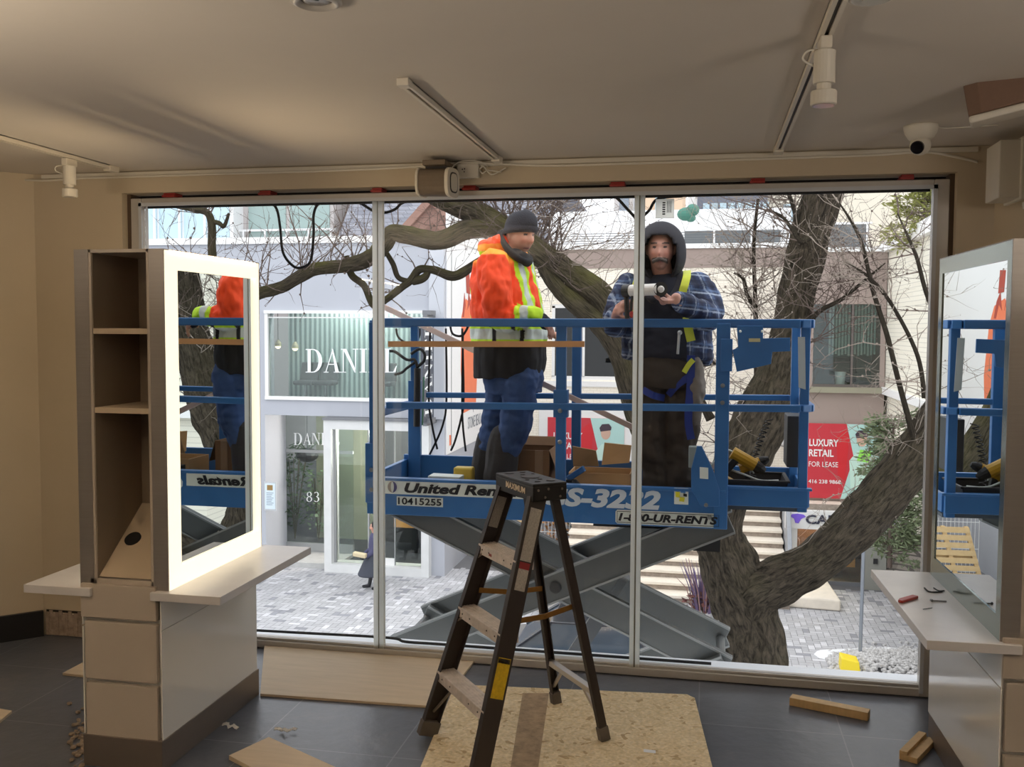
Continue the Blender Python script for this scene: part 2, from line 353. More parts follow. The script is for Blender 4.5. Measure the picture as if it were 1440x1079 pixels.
# raceway and loose cables along the top of the back wall
rc = MB().box(-3.6, 1.2, WY-.018, WY, CEIL-.028, CEIL-.006)
one('cable_raceway', 'cream cable raceway along the top of the window wall', 'raceway', rc, m_cream, bevel=.002)
pts = [at(a, b, Y=WY-.027) for a, b in [(0, 251), (60, 254), (110, 251), (175, 249), (240, 247), (330, 244), (440, 241), (560, 236), (620, 231), (660, 229), (710, 231), (770, 233), (850, 231), (950, 228), (1060, 224), (1150, 221), (1230, 218), (1300, 214), (1340, 220), (1375, 228)]]
one('power_cable', 'cream cable sagging along the wall below the raceway', 'cable', MB().tube(spline([tuple(p) for p in pts], 5), .006, 8), m_cream, smooth=True)
for i in range(9):
    pass
# socket box beside the speaker
sb = at(659, 241, Y=WY-.02)
t = thing('outlet_box', 'cream surface outlet box with loose wires beside the grey speaker', 'outlet', (sb.x, WY, sb.z))
MB().box(sb.x-.055, sb.x+.055, WY-.04, WY, sb.z-.034, sb.z+.034).build('box', m_cream, t, bevel=.004)
MB().box(sb.x-.03, sb.x-.024, WY-.0415, WY-.039, sb.z+.004, sb.z+.01).box(sb.x-.018, sb.x-.013, WY-.0415, WY-.039, sb.z+.006, sb.z+.013).box(sb.x-.02, sb.x-.015, WY-.0415, WY-.039, sb.z-.008, sb.z-.002).build('socket_holes', m_slot, t)
MB().tube(spline([(sb.x+.05, WY-.02, sb.z+.02), (sb.x+.075, WY-.04, sb.z-.015), (sb.x+.1, WY-.03, sb.z+.0), (sb.x+.17, WY-.03, sb.z-.01)], 6), .004, 6).tube(spline([(sb.x+.05, WY-.02, sb.z), (sb.x+.08, WY-.035, sb.z+.02), (sb.x+.12, WY-.03, sb.z-.02), (sb.x+.19, WY-.02, sb.z+.012)], 6), .004, 6).build('wire', m_cream, t, smooth=True)
MB().tube(spline([(sb.x-.08, WY-.06, sb.z-.02), (sb.x-.075, WY-.05, sb.z+.02), (sb.x-.03, WY-.03, sb.z+.05), (sb.x+.06, WY-.03, sb.z+.045), (sb.x+.1, WY-.02, sb.z+.02)], 6), .004, 6).build('wire', m_cream, t, smooth=True)
# wall speaker above the window: rounded grille between two oval end caps
m_grille = mat('speaker_grille', C(112, 98, 82), .7, var=.06, vscale=90)
def oval(c, ay, az, ax, n=28, pw=3.2):
    out = []
    for k in range(n):
        th = 2*pi*k/n; cx, sx_ = cos(th), sin(th)
        out.append(V(c)+V(ay)*(abs(cx)**(2/pw))*(1 if cx >= 0 else -1)+V(az)*(abs(sx_)**(2/pw))*(1 if sx_ >= 0 else -1))
    return out
s0 = at(592, 257, Y=4.62); s1 = at(638, 257, Y=4.58); sx_ = (s1-s0); sl = sx_.length; sxn = sx_.normalized(); syn = V((-sxn.y, sxn.x, 0)); szn = V((0, 0, 1))
t = thing('wall_speaker', 'small grey speaker with oval cream end caps mounted above the window', 'speaker', tuple(s0.lerp(s1, .5)), 'cream speakers')
MB().prism(oval(s0+sxn*.012, syn*.056, szn*.066, sxn), sxn*(sl-.03)).build('grille', m_grille, t, smooth=False)
MB().prism(oval(s0, syn*.064, szn*.072, sxn), sxn*.014).build('end_cap', m_cream, t, bevel=.003)
e = MB().prism(oval(s1-sxn*.02, syn*.064, szn*.072, sxn), sxn*.02).build('end_cap', m_cream, t, bevel=.003)
MB().prism(oval(s1, syn*.040, szn*.050, sxn), sxn*.002).build('dial_ring', m_slot, e); MB().prism(oval(s1+sxn*.002, syn*.033, szn*.043, sxn), sxn*.002).build('dial', m_cream, e)
pm = s0.lerp(s1, .5)
MB().box(pm.x-.065, pm.x+.05, 4.56, WY, 2.545, 2.57).build('bracket', mat('bracket_brown', C(120, 104, 86), .6), t, bevel=.003)
MB().box(pm.x-.06, pm.x+.055, 4.6, WY, 2.522, 2.546).build('bracket_plate', m_slot, t)
# larger speaker hung from the ceiling at the right edge
t = thing('ceiling_speaker', 'big brown and cream speaker hanging tilted from the ceiling at the right edge', 'speaker', (1.0, 3.55, CEIL), 'cream speakers')
Rm = Matrix.Rotation(radians(-11), 3, 'Y') @ Matrix.Rotation(radians(-16), 3, 'Z'); cc = at(1425, 120, Y=3.6)
def rp(x, y, z): return cc+Rm @ V((x, y, z))
def rbox(mb, x0, x1, y0, y1, z0, z1):
    return mb.obox(rp((x0+x1)/2, (y0+y1)/2, (z0+z1)/2), Rm @ V(((x1-x0)/2, 0, 0)), Rm @ V((0, (y1-y0)/2, 0)), Rm @ V((0, 0, (z1-z0)/2)))
m_brn = mat('speaker_brown', C(120, 92, 74), .6, var=.05, vscale=60)
mb = MB().prism([rp(-.15, .07, -.075), rp(-.15, -.05, -.075), rp(-.105, -.085, -.075), rp(.14, -.085, -.075), rp(.14, .07, -.075)], Rm @ V((0, 0, .15))); mb.build('grille', m_brn, t, bevel=.006)
rbox(MB(), -.154, .15, -.07, .075, .075, .092).build('top_panel', m_cream, t, bevel=.006); rbox(MB(), -.15, .15, -.075, .075, -.1, -.075).build('bottom_panel', m_cream, t, bevel=.008)
MB().tube([rp(.06, 0, .09), (rp(.06, 0, .09).x, rp(.06, 0, .09).y, CEIL)], .012, 10).build('hanger', m_slot, t)
# dome camera
dc = V((.855, 4.25, CEIL))
t = thing('dome_camera', 'cream dome security camera with black lens on the ceiling', 'camera', tuple(dc))
MB().lathe([(.068, 0), (.068, -.008), (.062, -.03), (.05, -.05), (.04, -.06)], 28, dc).build('base', m_cream, t, smooth=True)
MB().ell(dc+V((.0, 0, -.078)), .042, 20, 12).build('eyeball', m_cream, t, smooth=True)
ld = V((-.42, -.75, -.35)).normalized()
MB().lathe([(.026, .03), (.027, .044), (.024, .048), (.0, .047)], 20, dc+V((0, 0, -.078)), ld).build('lens', mat('lens_black', C(14, 13, 18), .1), t, smooth=False)
MB().tube(spline([dc+V((.05, .0, -.004)), dc+V((.12, .05, -.003)), dc+V((.3, .02, -.003))], 5), .003, 6).build('cord', m_cream, t, smooth=True)
# boxes high on the right corner wall
b0, dd, nn = V((1.33, 4.70, 0)), V((.7071, -.7071, 0)), V((-.7071, -.7071, 0))
def wbox(a0, a1, d0, d1, z0, z1): return MB().obox(b0+dd*(a0+a1)/2+nn*(d0+d1)/2+V((0, 0, (z0+z1)/2)), dd*(a1-a0)/2, nn*(d1-d0)/2, V((0, 0, (z1-z0)/2)))
one('electrical_box', 'flat cream metal box high on the corner wall right of the window', 'box', MB().box(1.20, 1.285, 4.40, 4.60, 2.31, 2.55).box(1.28, 1.30, 4.38, 4.62, 2.30, 2.56), m_cream, 'boxes in the right corner', bevel=.004)
one('wall_cabinet', 'cream boxed-in duct under the ceiling at the right edge', 'box', MB().prism([(1.285, 4.3, 2.28), (1.6, 4.3, 2.28), (1.6, 4.25, 2.58), (1.245, 4.25, 2.58)], (0, -.35, 0)).box(1.27, 1.6, 3.9, 4.32, 2.25, 2.28), m_cream, 'boxes in the right corner', bevel=.004)
# conduit end piece under the box
one('pipe_stub', 'short cream pipe stub under the corner boxes', 'pipe', MB().tube([(1.30, 4.36, 2.31), (1.30, 4.36, 2.2)], .009, 8).box(1.285, 1.315, 4.345, 4.375, 2.27, 2.285), m_cream)

# ------------------------------------------------------------ styling stations
m_lam = mat('white_laminate', C(182, 170, 155), .35, var=.02)
m_gloss = mat('white_gloss_panel', C(226, 224, 218), .12, coat=.5)
m_inner = mat('shelf_inner', C(140, 124, 106), .55, var=.03)
m_shelf = mat('shelf_edge', C(190, 172, 146), .45)
m_cnt = mat('steel_laminate', C(222, 218, 216), .32, metal=.2, var=.07, vscale=5)
m_mirror = mat('mirror_silver', C(232, 238, 238), .0, metal=1.)
m_frost = mat('frosted_border_lit', C(250, 246, 236), .4, emit=(1, .86, .60, 1), estr=1.2)
m_frost_off = mat('frosted_border_unlit', C(150, 160, 150), .16, metal=.75)
m_led = mat('led_strip', C(255, 240, 220), .4, emit=(1, .78, .50, 1), estr=300)
def station(x0, x1, y0, y1, lit, label, grp):
    """x0..x1 outer mirror faces"""
    o = thing('styling_station', label, 'mirror station', ((x0+x1)/2, y0, 0), grp)
    T = .062; z1 = 2.05; zc = .72
    # open shelf box between the two mirror panels
    bx0, bx1 = x0+T, x1-T
    bd = MB().box(bx0, bx0+.012, y0, y1, zc, z1).box(bx1-.012, bx1, y0, y1, zc, z1).box(bx0, bx1, y0, y1, z1-.014, z1).box(bx0+.012, bx1-.012, y0+.32, y1, zc+.04, z1-.014)
    bd.box(bx0-.018, bx1, y0, y1, .60, zc+.035)
    bd.build('shelf_box', m_lam, o, bevel=.002)
    MB().box(bx0+.012, bx0+.014, y0+.006, y0+.32, zc+.035, z1-.014).box(bx1-.014, bx1-.012, y0+.006, y0+.32, zc+.035, z1-.014).box(bx0+.012, bx1-.012, y0+.316, y0+.32, zc+.035, z1-.014).build('lining', m_inner, o)
    for z in (1.733, 1.423): MB().box(bx0+.013, bx1-.013, y0+.004, y0+.315, z-.011, z+.011).build('shelf', m_shelf, o, bevel=.001)
    # sloping floor of the box with the cable hole
    sl = MB().prism([(bx0+.013, y0+.01, zc+.04), (bx0+.013, y0+.315, zc+.04), (bx0+.013, y0+.315, zc+.28)], (bx1-bx0-.026, 0, 0)); sl.build('sloped_back', m_shelf, o)
    n_ = V((0, -.24, .305)).normalized(); hc = at(187, 760, Y=y0+.01+.305*.5) if lit else V((bx0+.12, y0+.1625, zc+.16)); hc.z = zc+.16
    MB().lathe([(.034, .0), (.034, .004), (.0, .004)], 24, hc, n_).build('cable_hole', m_black, o)
    MB().box(bx1-.0165, bx1-.014, y0+.10, y0+.17, 1.06, 1.18).build('outlet_plate', m_lam, o, bevel=.001)
    for sgn, xf in ((-1, x0), (1, x1)):
        xi = xf-sgn*T
        a, b = sorted((xf-sgn*.006, xi))
        RC = .018; a, b = sorted((xf-sgn*RC, xi)); p = MB().box(a, b, y0, y1, zc, z1).build('mirror_panel', m_steel, o)
        fr_ = MB()
        for q in ((y0, y0+.006, zc, z1), (y1-.004, y1, zc, z1), (y0+.006, y1-.004, z1-.004, z1)): fr_.box(*sorted((xf-sgn*RC, xf)), *q)
        fr_.build('panel_edge', m_steel, p)
        my0, my1, mz0, mz1 = (y0+.10, y1-.030, .80, 1.975) if lit else (y0+.05, y1-.05, .80, 1.985); E0, E1 = y0+.006, y1-.004
        fb = MB()
        for q in ((E0, my0, zc, z1-.004), (my1, E1, zc, z1-.004), (my0, my1, zc, mz0), (my0, my1, mz1, z1-.004)): fb.box(*sorted((xf-sgn*(RC-.001), xf)), *q)
        fb.build('light_border', m_frost if lit else m_frost_off, p)
        if lit: q_ = [(xf+sgn*.001, y0+.04, z1-.010), (xf+sgn*.001, y1-.04, z1-.010), (xf+sgn*.001, y1-.04, z1-.005), (xf+sgn*.001, y0+.04, z1-.005)]; MB().quad(*(q_ if sgn > 0 else q_[::-1])).build('led_strip', m_led, p)
        MB().box(*sorted((xf-sgn*RC, xf-sgn*(RC-.004 if lit else .004))), my0, my1, mz0, mz1).build('mirror', m_mirror, p)
        MB().box(*sorted((xf-sgn*T, xf+sgn*.235)), y0-.03, y1+.03, zc-.033, zc).build('counter', m_cnt, o, bevel=.002)
    # base
    MB().box(x0+.012, x1-.035, y0+.012, y1, .12, .60).build('base_carcass', m_gloss, o, bevel=.002)
    for a, b in ((.11, .336), (.352, .585)): MB().box(x0+.022, x1-.048, y0-.012, y0+.012, a, b).build('base_panel', m_lam, o, bevel=.003)
    MB().box(x0+.008, x1-.048, y0-.014, y0+.012, .60, .735).build('base_panel', m_lam, o, bevel=.003)
    for a, b in ((.125, .56), (.566, .687)): MB().box(x1-.035, x1-.03, y0-.005, y1, a, b).build('side_panel', m_gloss, o); MB().box(x0+.007, x0+.012, y0-.005, y1, a, b).build('side_panel', m_gloss, o)
    MB().box(x0+.012, x1-.026, y0-.02, y1+.012, 0, .125).build('plinth', mat('plinth_steel', C(128, 116, 106), .4, metal=.5, var=.05), o, bevel=.002)
    return o
station(-2.42, -2.036, 3.36, 4.165, True, 'mirror station with glowing warm light border and open shelves, left of the ladder', 'salon mirror stations')
st_r = station(.975, 1.359, 3.40, 4.30, False, 'unlit mirror station at the right edge with grey counter holding small tools', 'salon mirror stations')
st_r.rotation_euler.z = radians(1.4)

# ------------------------------------------------------------ small things on the right counter
def onz(px, py, z): return at(px, py, Z=z)
z = .7205
a, b = onz(1264, 848, z), onz(1287, 841, z); d = (b-a).normalized(); s_ = V((-d.y, d.x, 0))
t = MB().prism([a-s_*.014, b-s_*.014, b+s_*.012, a+d*.025+s_*.014, a+s_*.004], (0, 0, .011))
one('utility_knife', 'small red plastic cutter lying on the right station counter', 'cutter', t, mat('red_tool', C(176, 52, 44), .4), bevel=.003)
def wire(pix, z, r): return [onz(x, y, z+r) for x, y in pix]
one('hair_clip', 'bent black metal clip on the right counter beside the mirror', 'clip', MB().tube(spline(wire([(1300, 827), (1306, 832), (1316, 833), (1325, 832)], z, .003), 4), .003, 6).tube(spline(wire([(1313, 827), (1320, 831), (1328, 831)], z, .003), 4), .0025, 6), m_black, smooth=True)
one('steel_screw', 'shiny steel screw lying on the right counter', 'screw', MB().tube(wire([(1311, 845), (1331, 846)], z, .003), .003, 8).tube(wire([(1309, 844), (1311, 845)], z, .005), .005, 8), mat('screw_steel', C(120, 118, 116), .3, metal=.9))
one('wire_offcut', 'thin dark wire offcut at the front of the right counter', 'wire', MB().tube(wire([(1298, 857), (1311, 855)], z, .0012), .0012, 5), m_black)

# ------------------------------------------------------------ boards and lumber on the floor
def osbmat():
    m = mat('osb_board', C(196, 172, 130), .7); n = m.node_tree; b = n.nodes['Principled BSDF']; L = n.links.new
    t = n.nodes.new('ShaderNodeTexCoord'); mp = n.nodes.new('ShaderNodeMapping'); L(t.outputs['Object'], mp.inputs[0])
    nz = n.nodes.new('ShaderNodeTexNoise'); nz.inputs['Scale'].default_value = 9; L(mp.outputs[0], nz.inputs[0])
    ad = n.nodes.new('ShaderNodeMix'); ad.data_type = 'RGBA'; ad.inputs[0].default_value = .12; L(mp.outputs[0], ad.inputs[6]); L(nz.outputs[1], ad.inputs[7])
    vo = n.nodes.new('ShaderNodeTexVoronoi'); vo.inputs['Scale'].default_value = 55; L(ad.outputs[2], vo.inputs[0])
    cr = n.nodes.new('ShaderNodeValToRGB'); L(vo.outputs['Color'], cr.inputs[0])
    cr.color_ramp.elements[0].color = C(190, 166, 124); cr.color_ramp.elements[1].color = C(226, 208, 172)
    e = cr.color_ramp.elements.new(.10); e.color = C(176, 148, 106); e = cr.color_ramp.elements.new(.2); e.color = C(208, 186, 144)
    n2 = n.nodes.new('ShaderNodeTexNoise'); n2.inputs['Scale'].default_value = 70; n2.inputs['Detail'].default_value = 3; L(mp.outputs[0], n2.inputs[0])
    mr = n.nodes.new('ShaderNodeMapRange'); mr.inputs[1].default_value = .3; mr.inputs[2].default_value = .7; mr.inputs[3].default_value = .82; mr.inputs[4].default_value = 1.12; L(n2.outputs[0], mr.inputs[0])
    mx = n.nodes.new('ShaderNodeMix'); mx.data_type = 'RGBA'; mx.blend_type = 'MULTIPLY'; mx.inputs[0].default_value = 1; L(cr.outputs[0], mx.inputs[6]); L(mr.outputs[0], mx.inputs[7]); L(mx.outputs[2], b.inputs['Base Color'])
    return m
def flat(p, z=.0, h=.012): return MB().prism([(q.x, q.y, z+.001) for q in p], (0, 0, h))
osb = flat([onz(640, 963, .012), onz(966, 977, .012), onz(977, 982, .012), onz(1030, 1190, .012), onz(545, 1190, .012)])
o = one('osb_sheet', 'large sheet of pale chipboard on the floor under the ladder', 'board', osb, osbmat(), 'sheets protecting the floor')
mk = MB().add([onz(x, y, .0136) for x, y in [(735, 975), (772, 975), (757, 1079), (718, 1079)]], [(3, 2, 1, 0)])
mk.build('stained_strip', mat('stained_board', C(158, 134, 104), .8, var=.35, vscale=30), o)['label'] = 'darker stained strip across the board'
ply = mat('plywood', C(202, 182, 152), .65, var=.10, vscale=3, stretch=(1, 9, 1))
one('plywood_sheet', 'wide plywood sheet on the floor in front of the left window pane', 'board', flat([onz(372, 906, .012), onz(668, 928, .012), onz(617, 994, .012), onz(366, 976, .012)]), ply, 'sheets protecting the floor')
pine = mat('pine_wood', C(206, 172, 120), .6, var=.16, vscale=5, stretch=(6, 6, 1))
one('wood_board', 'pale offcut board on the floor at the bottom edge beside the lit station', 'board', flat([onz(322, 1063, .018), onz(378, 1037, .018), onz(480, 1083, .018), onz(430, 1120, .018)], h=.018), ply, 'wood offcuts')
one('wood_board', 'thin board end sticking out behind the lit station on the left', 'board', flat([onz(88, 947, .012), onz(122, 929, .012), onz(180, 935, .012), onz(170, 955, .012)]), ply, 'wood offcuts')
one('wood_board', 'pale board corner at the left edge of the photo on the floor', 'board', flat([onz(-40, 1020, .012), onz(-12, 995, .012), onz(17, 1000, .012), onz(0, 1014, .012)]), ply, 'wood offcuts')
def lumber(a, b, wd, ht, label):
    a, b = onz(*a, 0), onz(*b, 0); a.z = b.z = ht/2+.001; d = (b-a).normalized(); s = V((-d.y, d.x, 0))
    return one('lumber_block', label, 'lumber', MB().obox((a+b)/2, (b-a)/2, s*wd/2, V((0, 0, ht/2))), pine, 'wood offcuts', bevel=.002)
lumber((1112, 990), (1222, 1012), .055, .038, 'short pine stud lying on the dark floor below the right window pane')
bl = [onz(1276, 1072, 0), onz(1298, 1078, 0), onz(1318, 1052, 0), onz(1318, 1035, 0)]
a, b = onz(1277, 1072, 0), onz(1304, 1044, 0); d = (b-a).normalized(); s = V((-d.y, d.x, 0))
mb = MB().obox((a+b)/2+V((0, 0, .013)), (b-a)/2, s*.036, V((0, 0, .012))).obox((a+b)/2+s*.02+V((0, 0, .032)), (b-a)/2, s*.016, V((0, 0, .0075)))
one('lumber_block', 'rebated pine offcut on the floor against the right station', 'lumber', mb, pine, 'wood offcuts', bevel=.0015)
# sticker on the chipboard, scraps and rubble
one('paper_sticker', 'small white printed sticker on the chipboard sheet', 'sticker', flat([onz(905, 1054, .014), onz(922, 1056, .014), onz(922, 1060, .014), onz(905, 1058, .014)], .0135, .0006), mat('paper_white', C(220, 222, 226), .6))
m_paper = mat('scrap_paper', C(200, 196, 188), .8)
def scrap(px, py, s, seed, label):
    r = random.Random(seed); c = onz(px, py, .006); mb = MB(); p = []
    for k in range(7): p.append(c+V((s*(k/6-.5)*2, r.uniform(-.3, .3)*s, r.uniform(0, .018))))
    for k in range(6): mb.add([p[k], p[k+1], p[k+1]+V((.004, .016, .004)), p[k]+V((-.002, .014, .006))], [(0, 1, 2, 3)])
    o = one('plaster_scrap', label, 'scrap', mb, m_paper, 'torn scraps on the floor'); md = o.modifiers.new('s', 'SOLIDIFY'); md.thickness = .003
scrap(400, 1030, .045, 3, 'torn white scrap on the floor behind the bottom offcut board'); scrap(322, 1026, .035, 5, 'thin dark-edged scrap beside the lit station plinth')
rb = MB()
for i in range(70):
    c = onz(RN.gauss(112, 7), RN.gauss(1045, 22), 0); r_ = RN.uniform(.004, .013)
    rb.ell(c+V((0, 0, r_*.6)), (r_*RN.uniform(.7, 1.4), r_*RN.uniform(.7, 1.4), r_*.7), 6, 4)
one('plaster_rubble', 'crumbled plaster rubble beside the plinth of the lit station', 'rubble', rb, mat('rubble', C(150, 132, 112), .95, var=.3, vscale=40), kind='stuff')

# ------------------------------------------------------------ step ladder
m_rail = mat('ladder_fibreglass', C(52, 44, 40), .5, var=.08, vscale=20)
m_step = mat('ladder_step', C(204, 192, 182), .5, metal=.1, var=.22, vscale=30)
m_cap = mat('ladder_cap', C(30, 27, 26), .5)
m_amber = mat('spreader_amber', C(150, 106, 44), .45, metal=.4, var=.15, vscale=20)
ld = thing('step_ladder', 'brown folding step ladder with pale steps standing on the chipboard', 'ladder', (-.76, 3.9, .013))
FL, FR = V((-1.15, 3.885, .014)), V((-.815, 3.43, .014)); RL, RR = V((-.66, 4.345, .014)), V((-.383, 3.968, .014))
TL, TF, TR = at(697, 665.6, Z=1.13), at(750, 682, Z=1.13), at(789, 679, Z=1.13)
wdir = (TF-TL).normalized(); ddir = (TR-TF); ddir = (ddir-wdir*ddir.dot(wdir)).normalized()
CW = (TF-TL).length; CD = .155
c0 = TL; corners = [TL, TF, TF+ddir*CD, TL+ddir*CD]
capm = MB().prism([V((p.x, p.y, 1.118)) for p in corners], (0, 0, .014))
for a, b in zip(corners, corners[1:]+corners[:1]):
    a, b = V((a.x, a.y, 0)), V((b.x, b.y, 0)); n_ = (b-a).cross(V((0, 0, 1))).normalized()
    capm.prism([a+V((0, 0, 1.06)), b+V((0, 0, 1.06)), b-n_*.008+V((0, 0, 1.06)), a-n_*.008+V((0, 0, 1.06))], (0, 0, .06))
cap = capm.build('top_cap', m_cap, ld, bevel=.004)
zc = 1.1335
def capt(u, v): q = TL+wdir*(u*CW)+ddir*(v*CD); return V((q.x, q.y, zc))
for u, v, r_ in [(.12, .3, .02), (.12, .7, .014), (.5, .5, .04), (.85, .3, .012), (.85, .7, .018), (.3, .5, .01), (.7, .55, .01), (.3, .82, .008), (.68, .2, .009)]:
    MB().lathe([(r_, .0), (r_, .0015), (r_-.004, .0022)], 16, capt(u, v)).build('tray_recess', mat('cap_worn', C(64, 58, 56), .55), cap)
pa = TL-ddir*.001; pb = TF-ddir*.001
def ft(u, z): q = pa.lerp(pb, u); return V((q.x, q.y, z))
text('lettering', 'MAXIMUM', ft(.30, 1.086), ft(.80, 1.082), ft(.30, 1.112), mat('ladder_letters', C(214, 196, 172), .5), cap, offset=.015, thick=.0015)
for u, zz in ((.15, 1.105), (.45, 1.108), (.85, 1.105), (.35, 1.075), (.8, 1.075)):
    q = TF+ddir*CD*u; MB().lathe([(.0055, 0), (.0045, .003), (0, .0035)], 10, (q.x, q.y, zz), wdir).build('rivet', mat('rivet_steel', C(150, 140, 130), .35, metal=.8), cap)
topz = 1.07
def tp(u, v): q = TL+wdir*(u*CW)+ddir*(v*CD); return V((q.x, q.y, topz))
def channel(a, b, inner, dep, wid, nrm):
    """C rail: web plus two flanges pointing to 'inner'"""
    d = (b-a); inner = (inner-d*inner.dot(d)/d.length_squared).normalized(); n_ = d.cross(inner).normalized()
    if n_.dot(nrm) < 0: n_ = -n_
    mb = MB().obox((a+b)/2, d/2, inner*.0025, n_*dep/2)
    for s in (-1, 1): mb.obox((a+b)/2+n_*s*(dep/2-.0025)+inner*wid/2, d/2, inner*wid/2, n_*.0025)
    return mb, n_, inner
rails = {}
for nm, a, b, inn, dep, wid in (('FL', FL, tp(.06, .22), wdir, .076, .028), ('FR', FR, tp(.94, .22), -wdir, .076, .028), ('RL', RL, tp(.12, .80), wdir, .036, .024), ('RR', RR, tp(.88, .80), -wdir, .036, .024)):
    mb, n_, i_ = channel(a, b, inn, dep, wid, -ddir if nm[0] == 'F' else ddir)
    r_ = mb.build('front_rail' if nm[0] == 'F' else 'rear_rail', m_rail, ld, bevel=.0015); rails[nm] = (a, b, n_, i_, r_)
    d = (b-a).normalized()
    MB().obox(a+d*.03+i_*wid/2, d*.032, i_*(wid/2+.004), n_*(dep/2+.005)).build('foot', mat('ladder_foot', C(96, 88, 80), .6, var=.15, vscale=20), r_, bevel=.003)
def along(nm, z): a, b = rails[nm][:2]; return a.lerp(b, (z-a.z)/(b.z-a.z))
for z in (.285, .56, .83):
    a, b = along('FL', z), along('FR', z); f_ = -ddir
    mb = MB().obox((a+b)/2, (b-a)/2-wdir*.004, f_*.040, V((0, 0, .004))).obox((a+b)/2+f_*.038-V((0, 0, .018)), (b-a)/2-wdir*.004, f_*.003, V((0, 0, .021))).obox((a+b)/2-f_*.038-V((0, 0, .018)), (b-a)/2-wdir*.004, f_*.003, V((0, 0, .021)))
    for k in range(5): mb.obox((a+b)/2+f_*(-.028+k*.014)+V((0, 0, .0045)), (b-a)/2-wdir*.006, f_*.003, V((0, 0, .0012)))
    st = mb.build('step', m_step, ld)
    for k in (.12, .3, .7, .88): MB().lathe([(.004, 0), (.003, .002), (0, .0025)], 8, a.lerp(b, k)+f_*.041-V((0, 0, .016)), f_).build('rivet', m_rail, st)
    if z > .8:
        p0 = a.lerp(b, .3)+f_*.0415+V((0, 0, -.028)); p1 = a.lerp(b, .7)+f_*.0415+V((0, 0, -.028))
        MB().add([p0, p0.lerp(p1, .2), p0.lerp(p1, .2)+V((0, 0, .012)), p0+V((0, 0, .012))], [(0, 1, 2, 3)]).build('sticker', mat('sticker_red', C(140, 60, 50), .6), st)
    if z < .3:
        # braces under the lowest step
        [MB().tube(q_, .006, 6).build('step_brace', mat('brace_steel', C(150, 138, 122), .4, metal=.6), ld) for q_ in ([along('FL', .11)+wdir*.01, a.lerp(b, .22)-V((0, 0, .035))], [along('FR', .06)-wdir*.01, a.lerp(b, .74)-V((0, 0, .035))])]
    else:
        MB().tube([along('FL', z-.055)+wdir*.012-ddir*.03, a.lerp(b, .16)-V((0, 0, .02))-ddir*.03], .005, 6).build('step_brace', mat('brace_steel', C(150, 138, 122), .4, metal=.6), ld)
for s, zf, zr in (('L', .635, .60), ('R', .60, .60)):
    a = along('F'+s, zf)+rails['F'+s][3]*.03+ddir*.02; b = along('R'+s, zr)+rails['R'+s][3]*.026; m_ = a.lerp(b, .5)+V((0, 0, -.012))
    MB().beam(a, m_, .004, .022).beam(m_, b, .004, .022).tube([m_-wdir*.006, m_+wdir*.006], .008, 8).build('spreader', m_amber, ld)
a, b = along('RL', .225), along('RR', .225)
MB().beam(a, b, .03, .022).build('rear_brace', mat('brace_alu', C(205, 198, 190), .35, metal=.6), ld)
for q_ in ((along('RL', .10)+wdir*.012, a.lerp(b, .3)), (along('RR', .10)-wdir*.012, a.lerp(b, .7))): MB().beam(*q_, .012, .012).build('rear_brace', mat('brace_alu', C(205, 198, 190), .35, metal=.6), ld)
def label(nm, z0, z1, w0, w1, m, name='label', face=1, lines=None):
    a, b, n_, i_, r_ = rails[nm]; p, q = along(nm, z0), along(nm, z1)
    base = -i_*.0032                                            # outer face of the web
    vs = [p+n_*w0+base, p+n_*w1+base, q+n_*w1+base, q+n_*w0+base]
    return MB().add(vs, [(0, 1, 2, 3)]).build(name, m, r_)
m_lab = mat('label_white', C(176, 170, 160), .6, var=.3, vscale=160); m_yel = mat('label_yellow', C(206, 172, 30), .5, var=.25, vscale=60)
label('FR', .83, 1.03, -.026, .026, m_lab, 'instruction_label')['label'] = 'white printed instruction label'
label('FR', .72, .80, -.024, .024, m_lab, 'warning_label'); label('FR', .80, .825, -.024, .024, mat('label_red', C(150, 46, 48), .5), 'warning_label')
label('FR', .33, .475, -.028, .028, m_yel, 'warning_label')['label'] = 'yellow warning label'
label('FR', .455, .472, -.026, .026, m_cap, 'warning_label')
a, b, n_, i_, r_ = rails['FL']
for z0, z1 in ((.90, 1.03),):
    p, q = along('FL', z0), along('FL', z1); bs = i_*.0032
    MB().add([p-n_*.024+bs, p+n_*.024+bs, q+n_*.024+bs, q-n_*.024+bs], [(0, 1, 2, 3)]).build('instruction_label', m_lab, r_)
# ============================================================ street: ground and buildings
G = -4.6
m_lilac = mat('lilac_render', C(178, 181, 189), .8, var=.03, vscale=1.2)
m_lilac2 = mat('lilac_trim', C(194, 197, 204), .7)
m_creamw = mat('cream_brick', C(232, 224, 204), .85, var=.04)
def brickmat(name, c1, c2, mo, bw, rh, ms=.01):
    m = mat(name, c1, .85); n = m.node_tree; b = n.nodes['Principled BSDF']; L = n.links.new
    t = n.nodes.new('ShaderNodeTexCoord'); sp = n.nodes.new('ShaderNodeSeparateXYZ'); L(t.outputs['Object'], sp.inputs[0]); ad = n.nodes.new('ShaderNodeMath'); L(sp.outputs[0], ad.inputs[0]); L(sp.outputs[1], ad.inputs[1])
    cm = n.nodes.new('ShaderNodeCombineXYZ'); L(ad.outputs[0], cm.inputs[0]); L(sp.outputs[2], cm.inputs[1])
    br = n.nodes.new('ShaderNodeTexBrick'); L(cm.outputs[0], br.inputs[0]); br.inputs['Scale'].default_value = 1; br.inputs['Brick Width'].default_value = bw; br.inputs['Row Height'].default_value = rh; br.inputs['Mortar Size'].default_value = ms
    br.inputs['Color1'].default_value = c1; br.inputs['Color2'].default_value = c2; br.inputs['Mortar'].default_value = mo
    L(br.outputs[0], b.inputs['Base Color']); return m
m_cbrick = brickmat('painted_brick', C(246, 240, 226), C(243, 236, 220), C(226, 217, 200), .22, .075, .007)
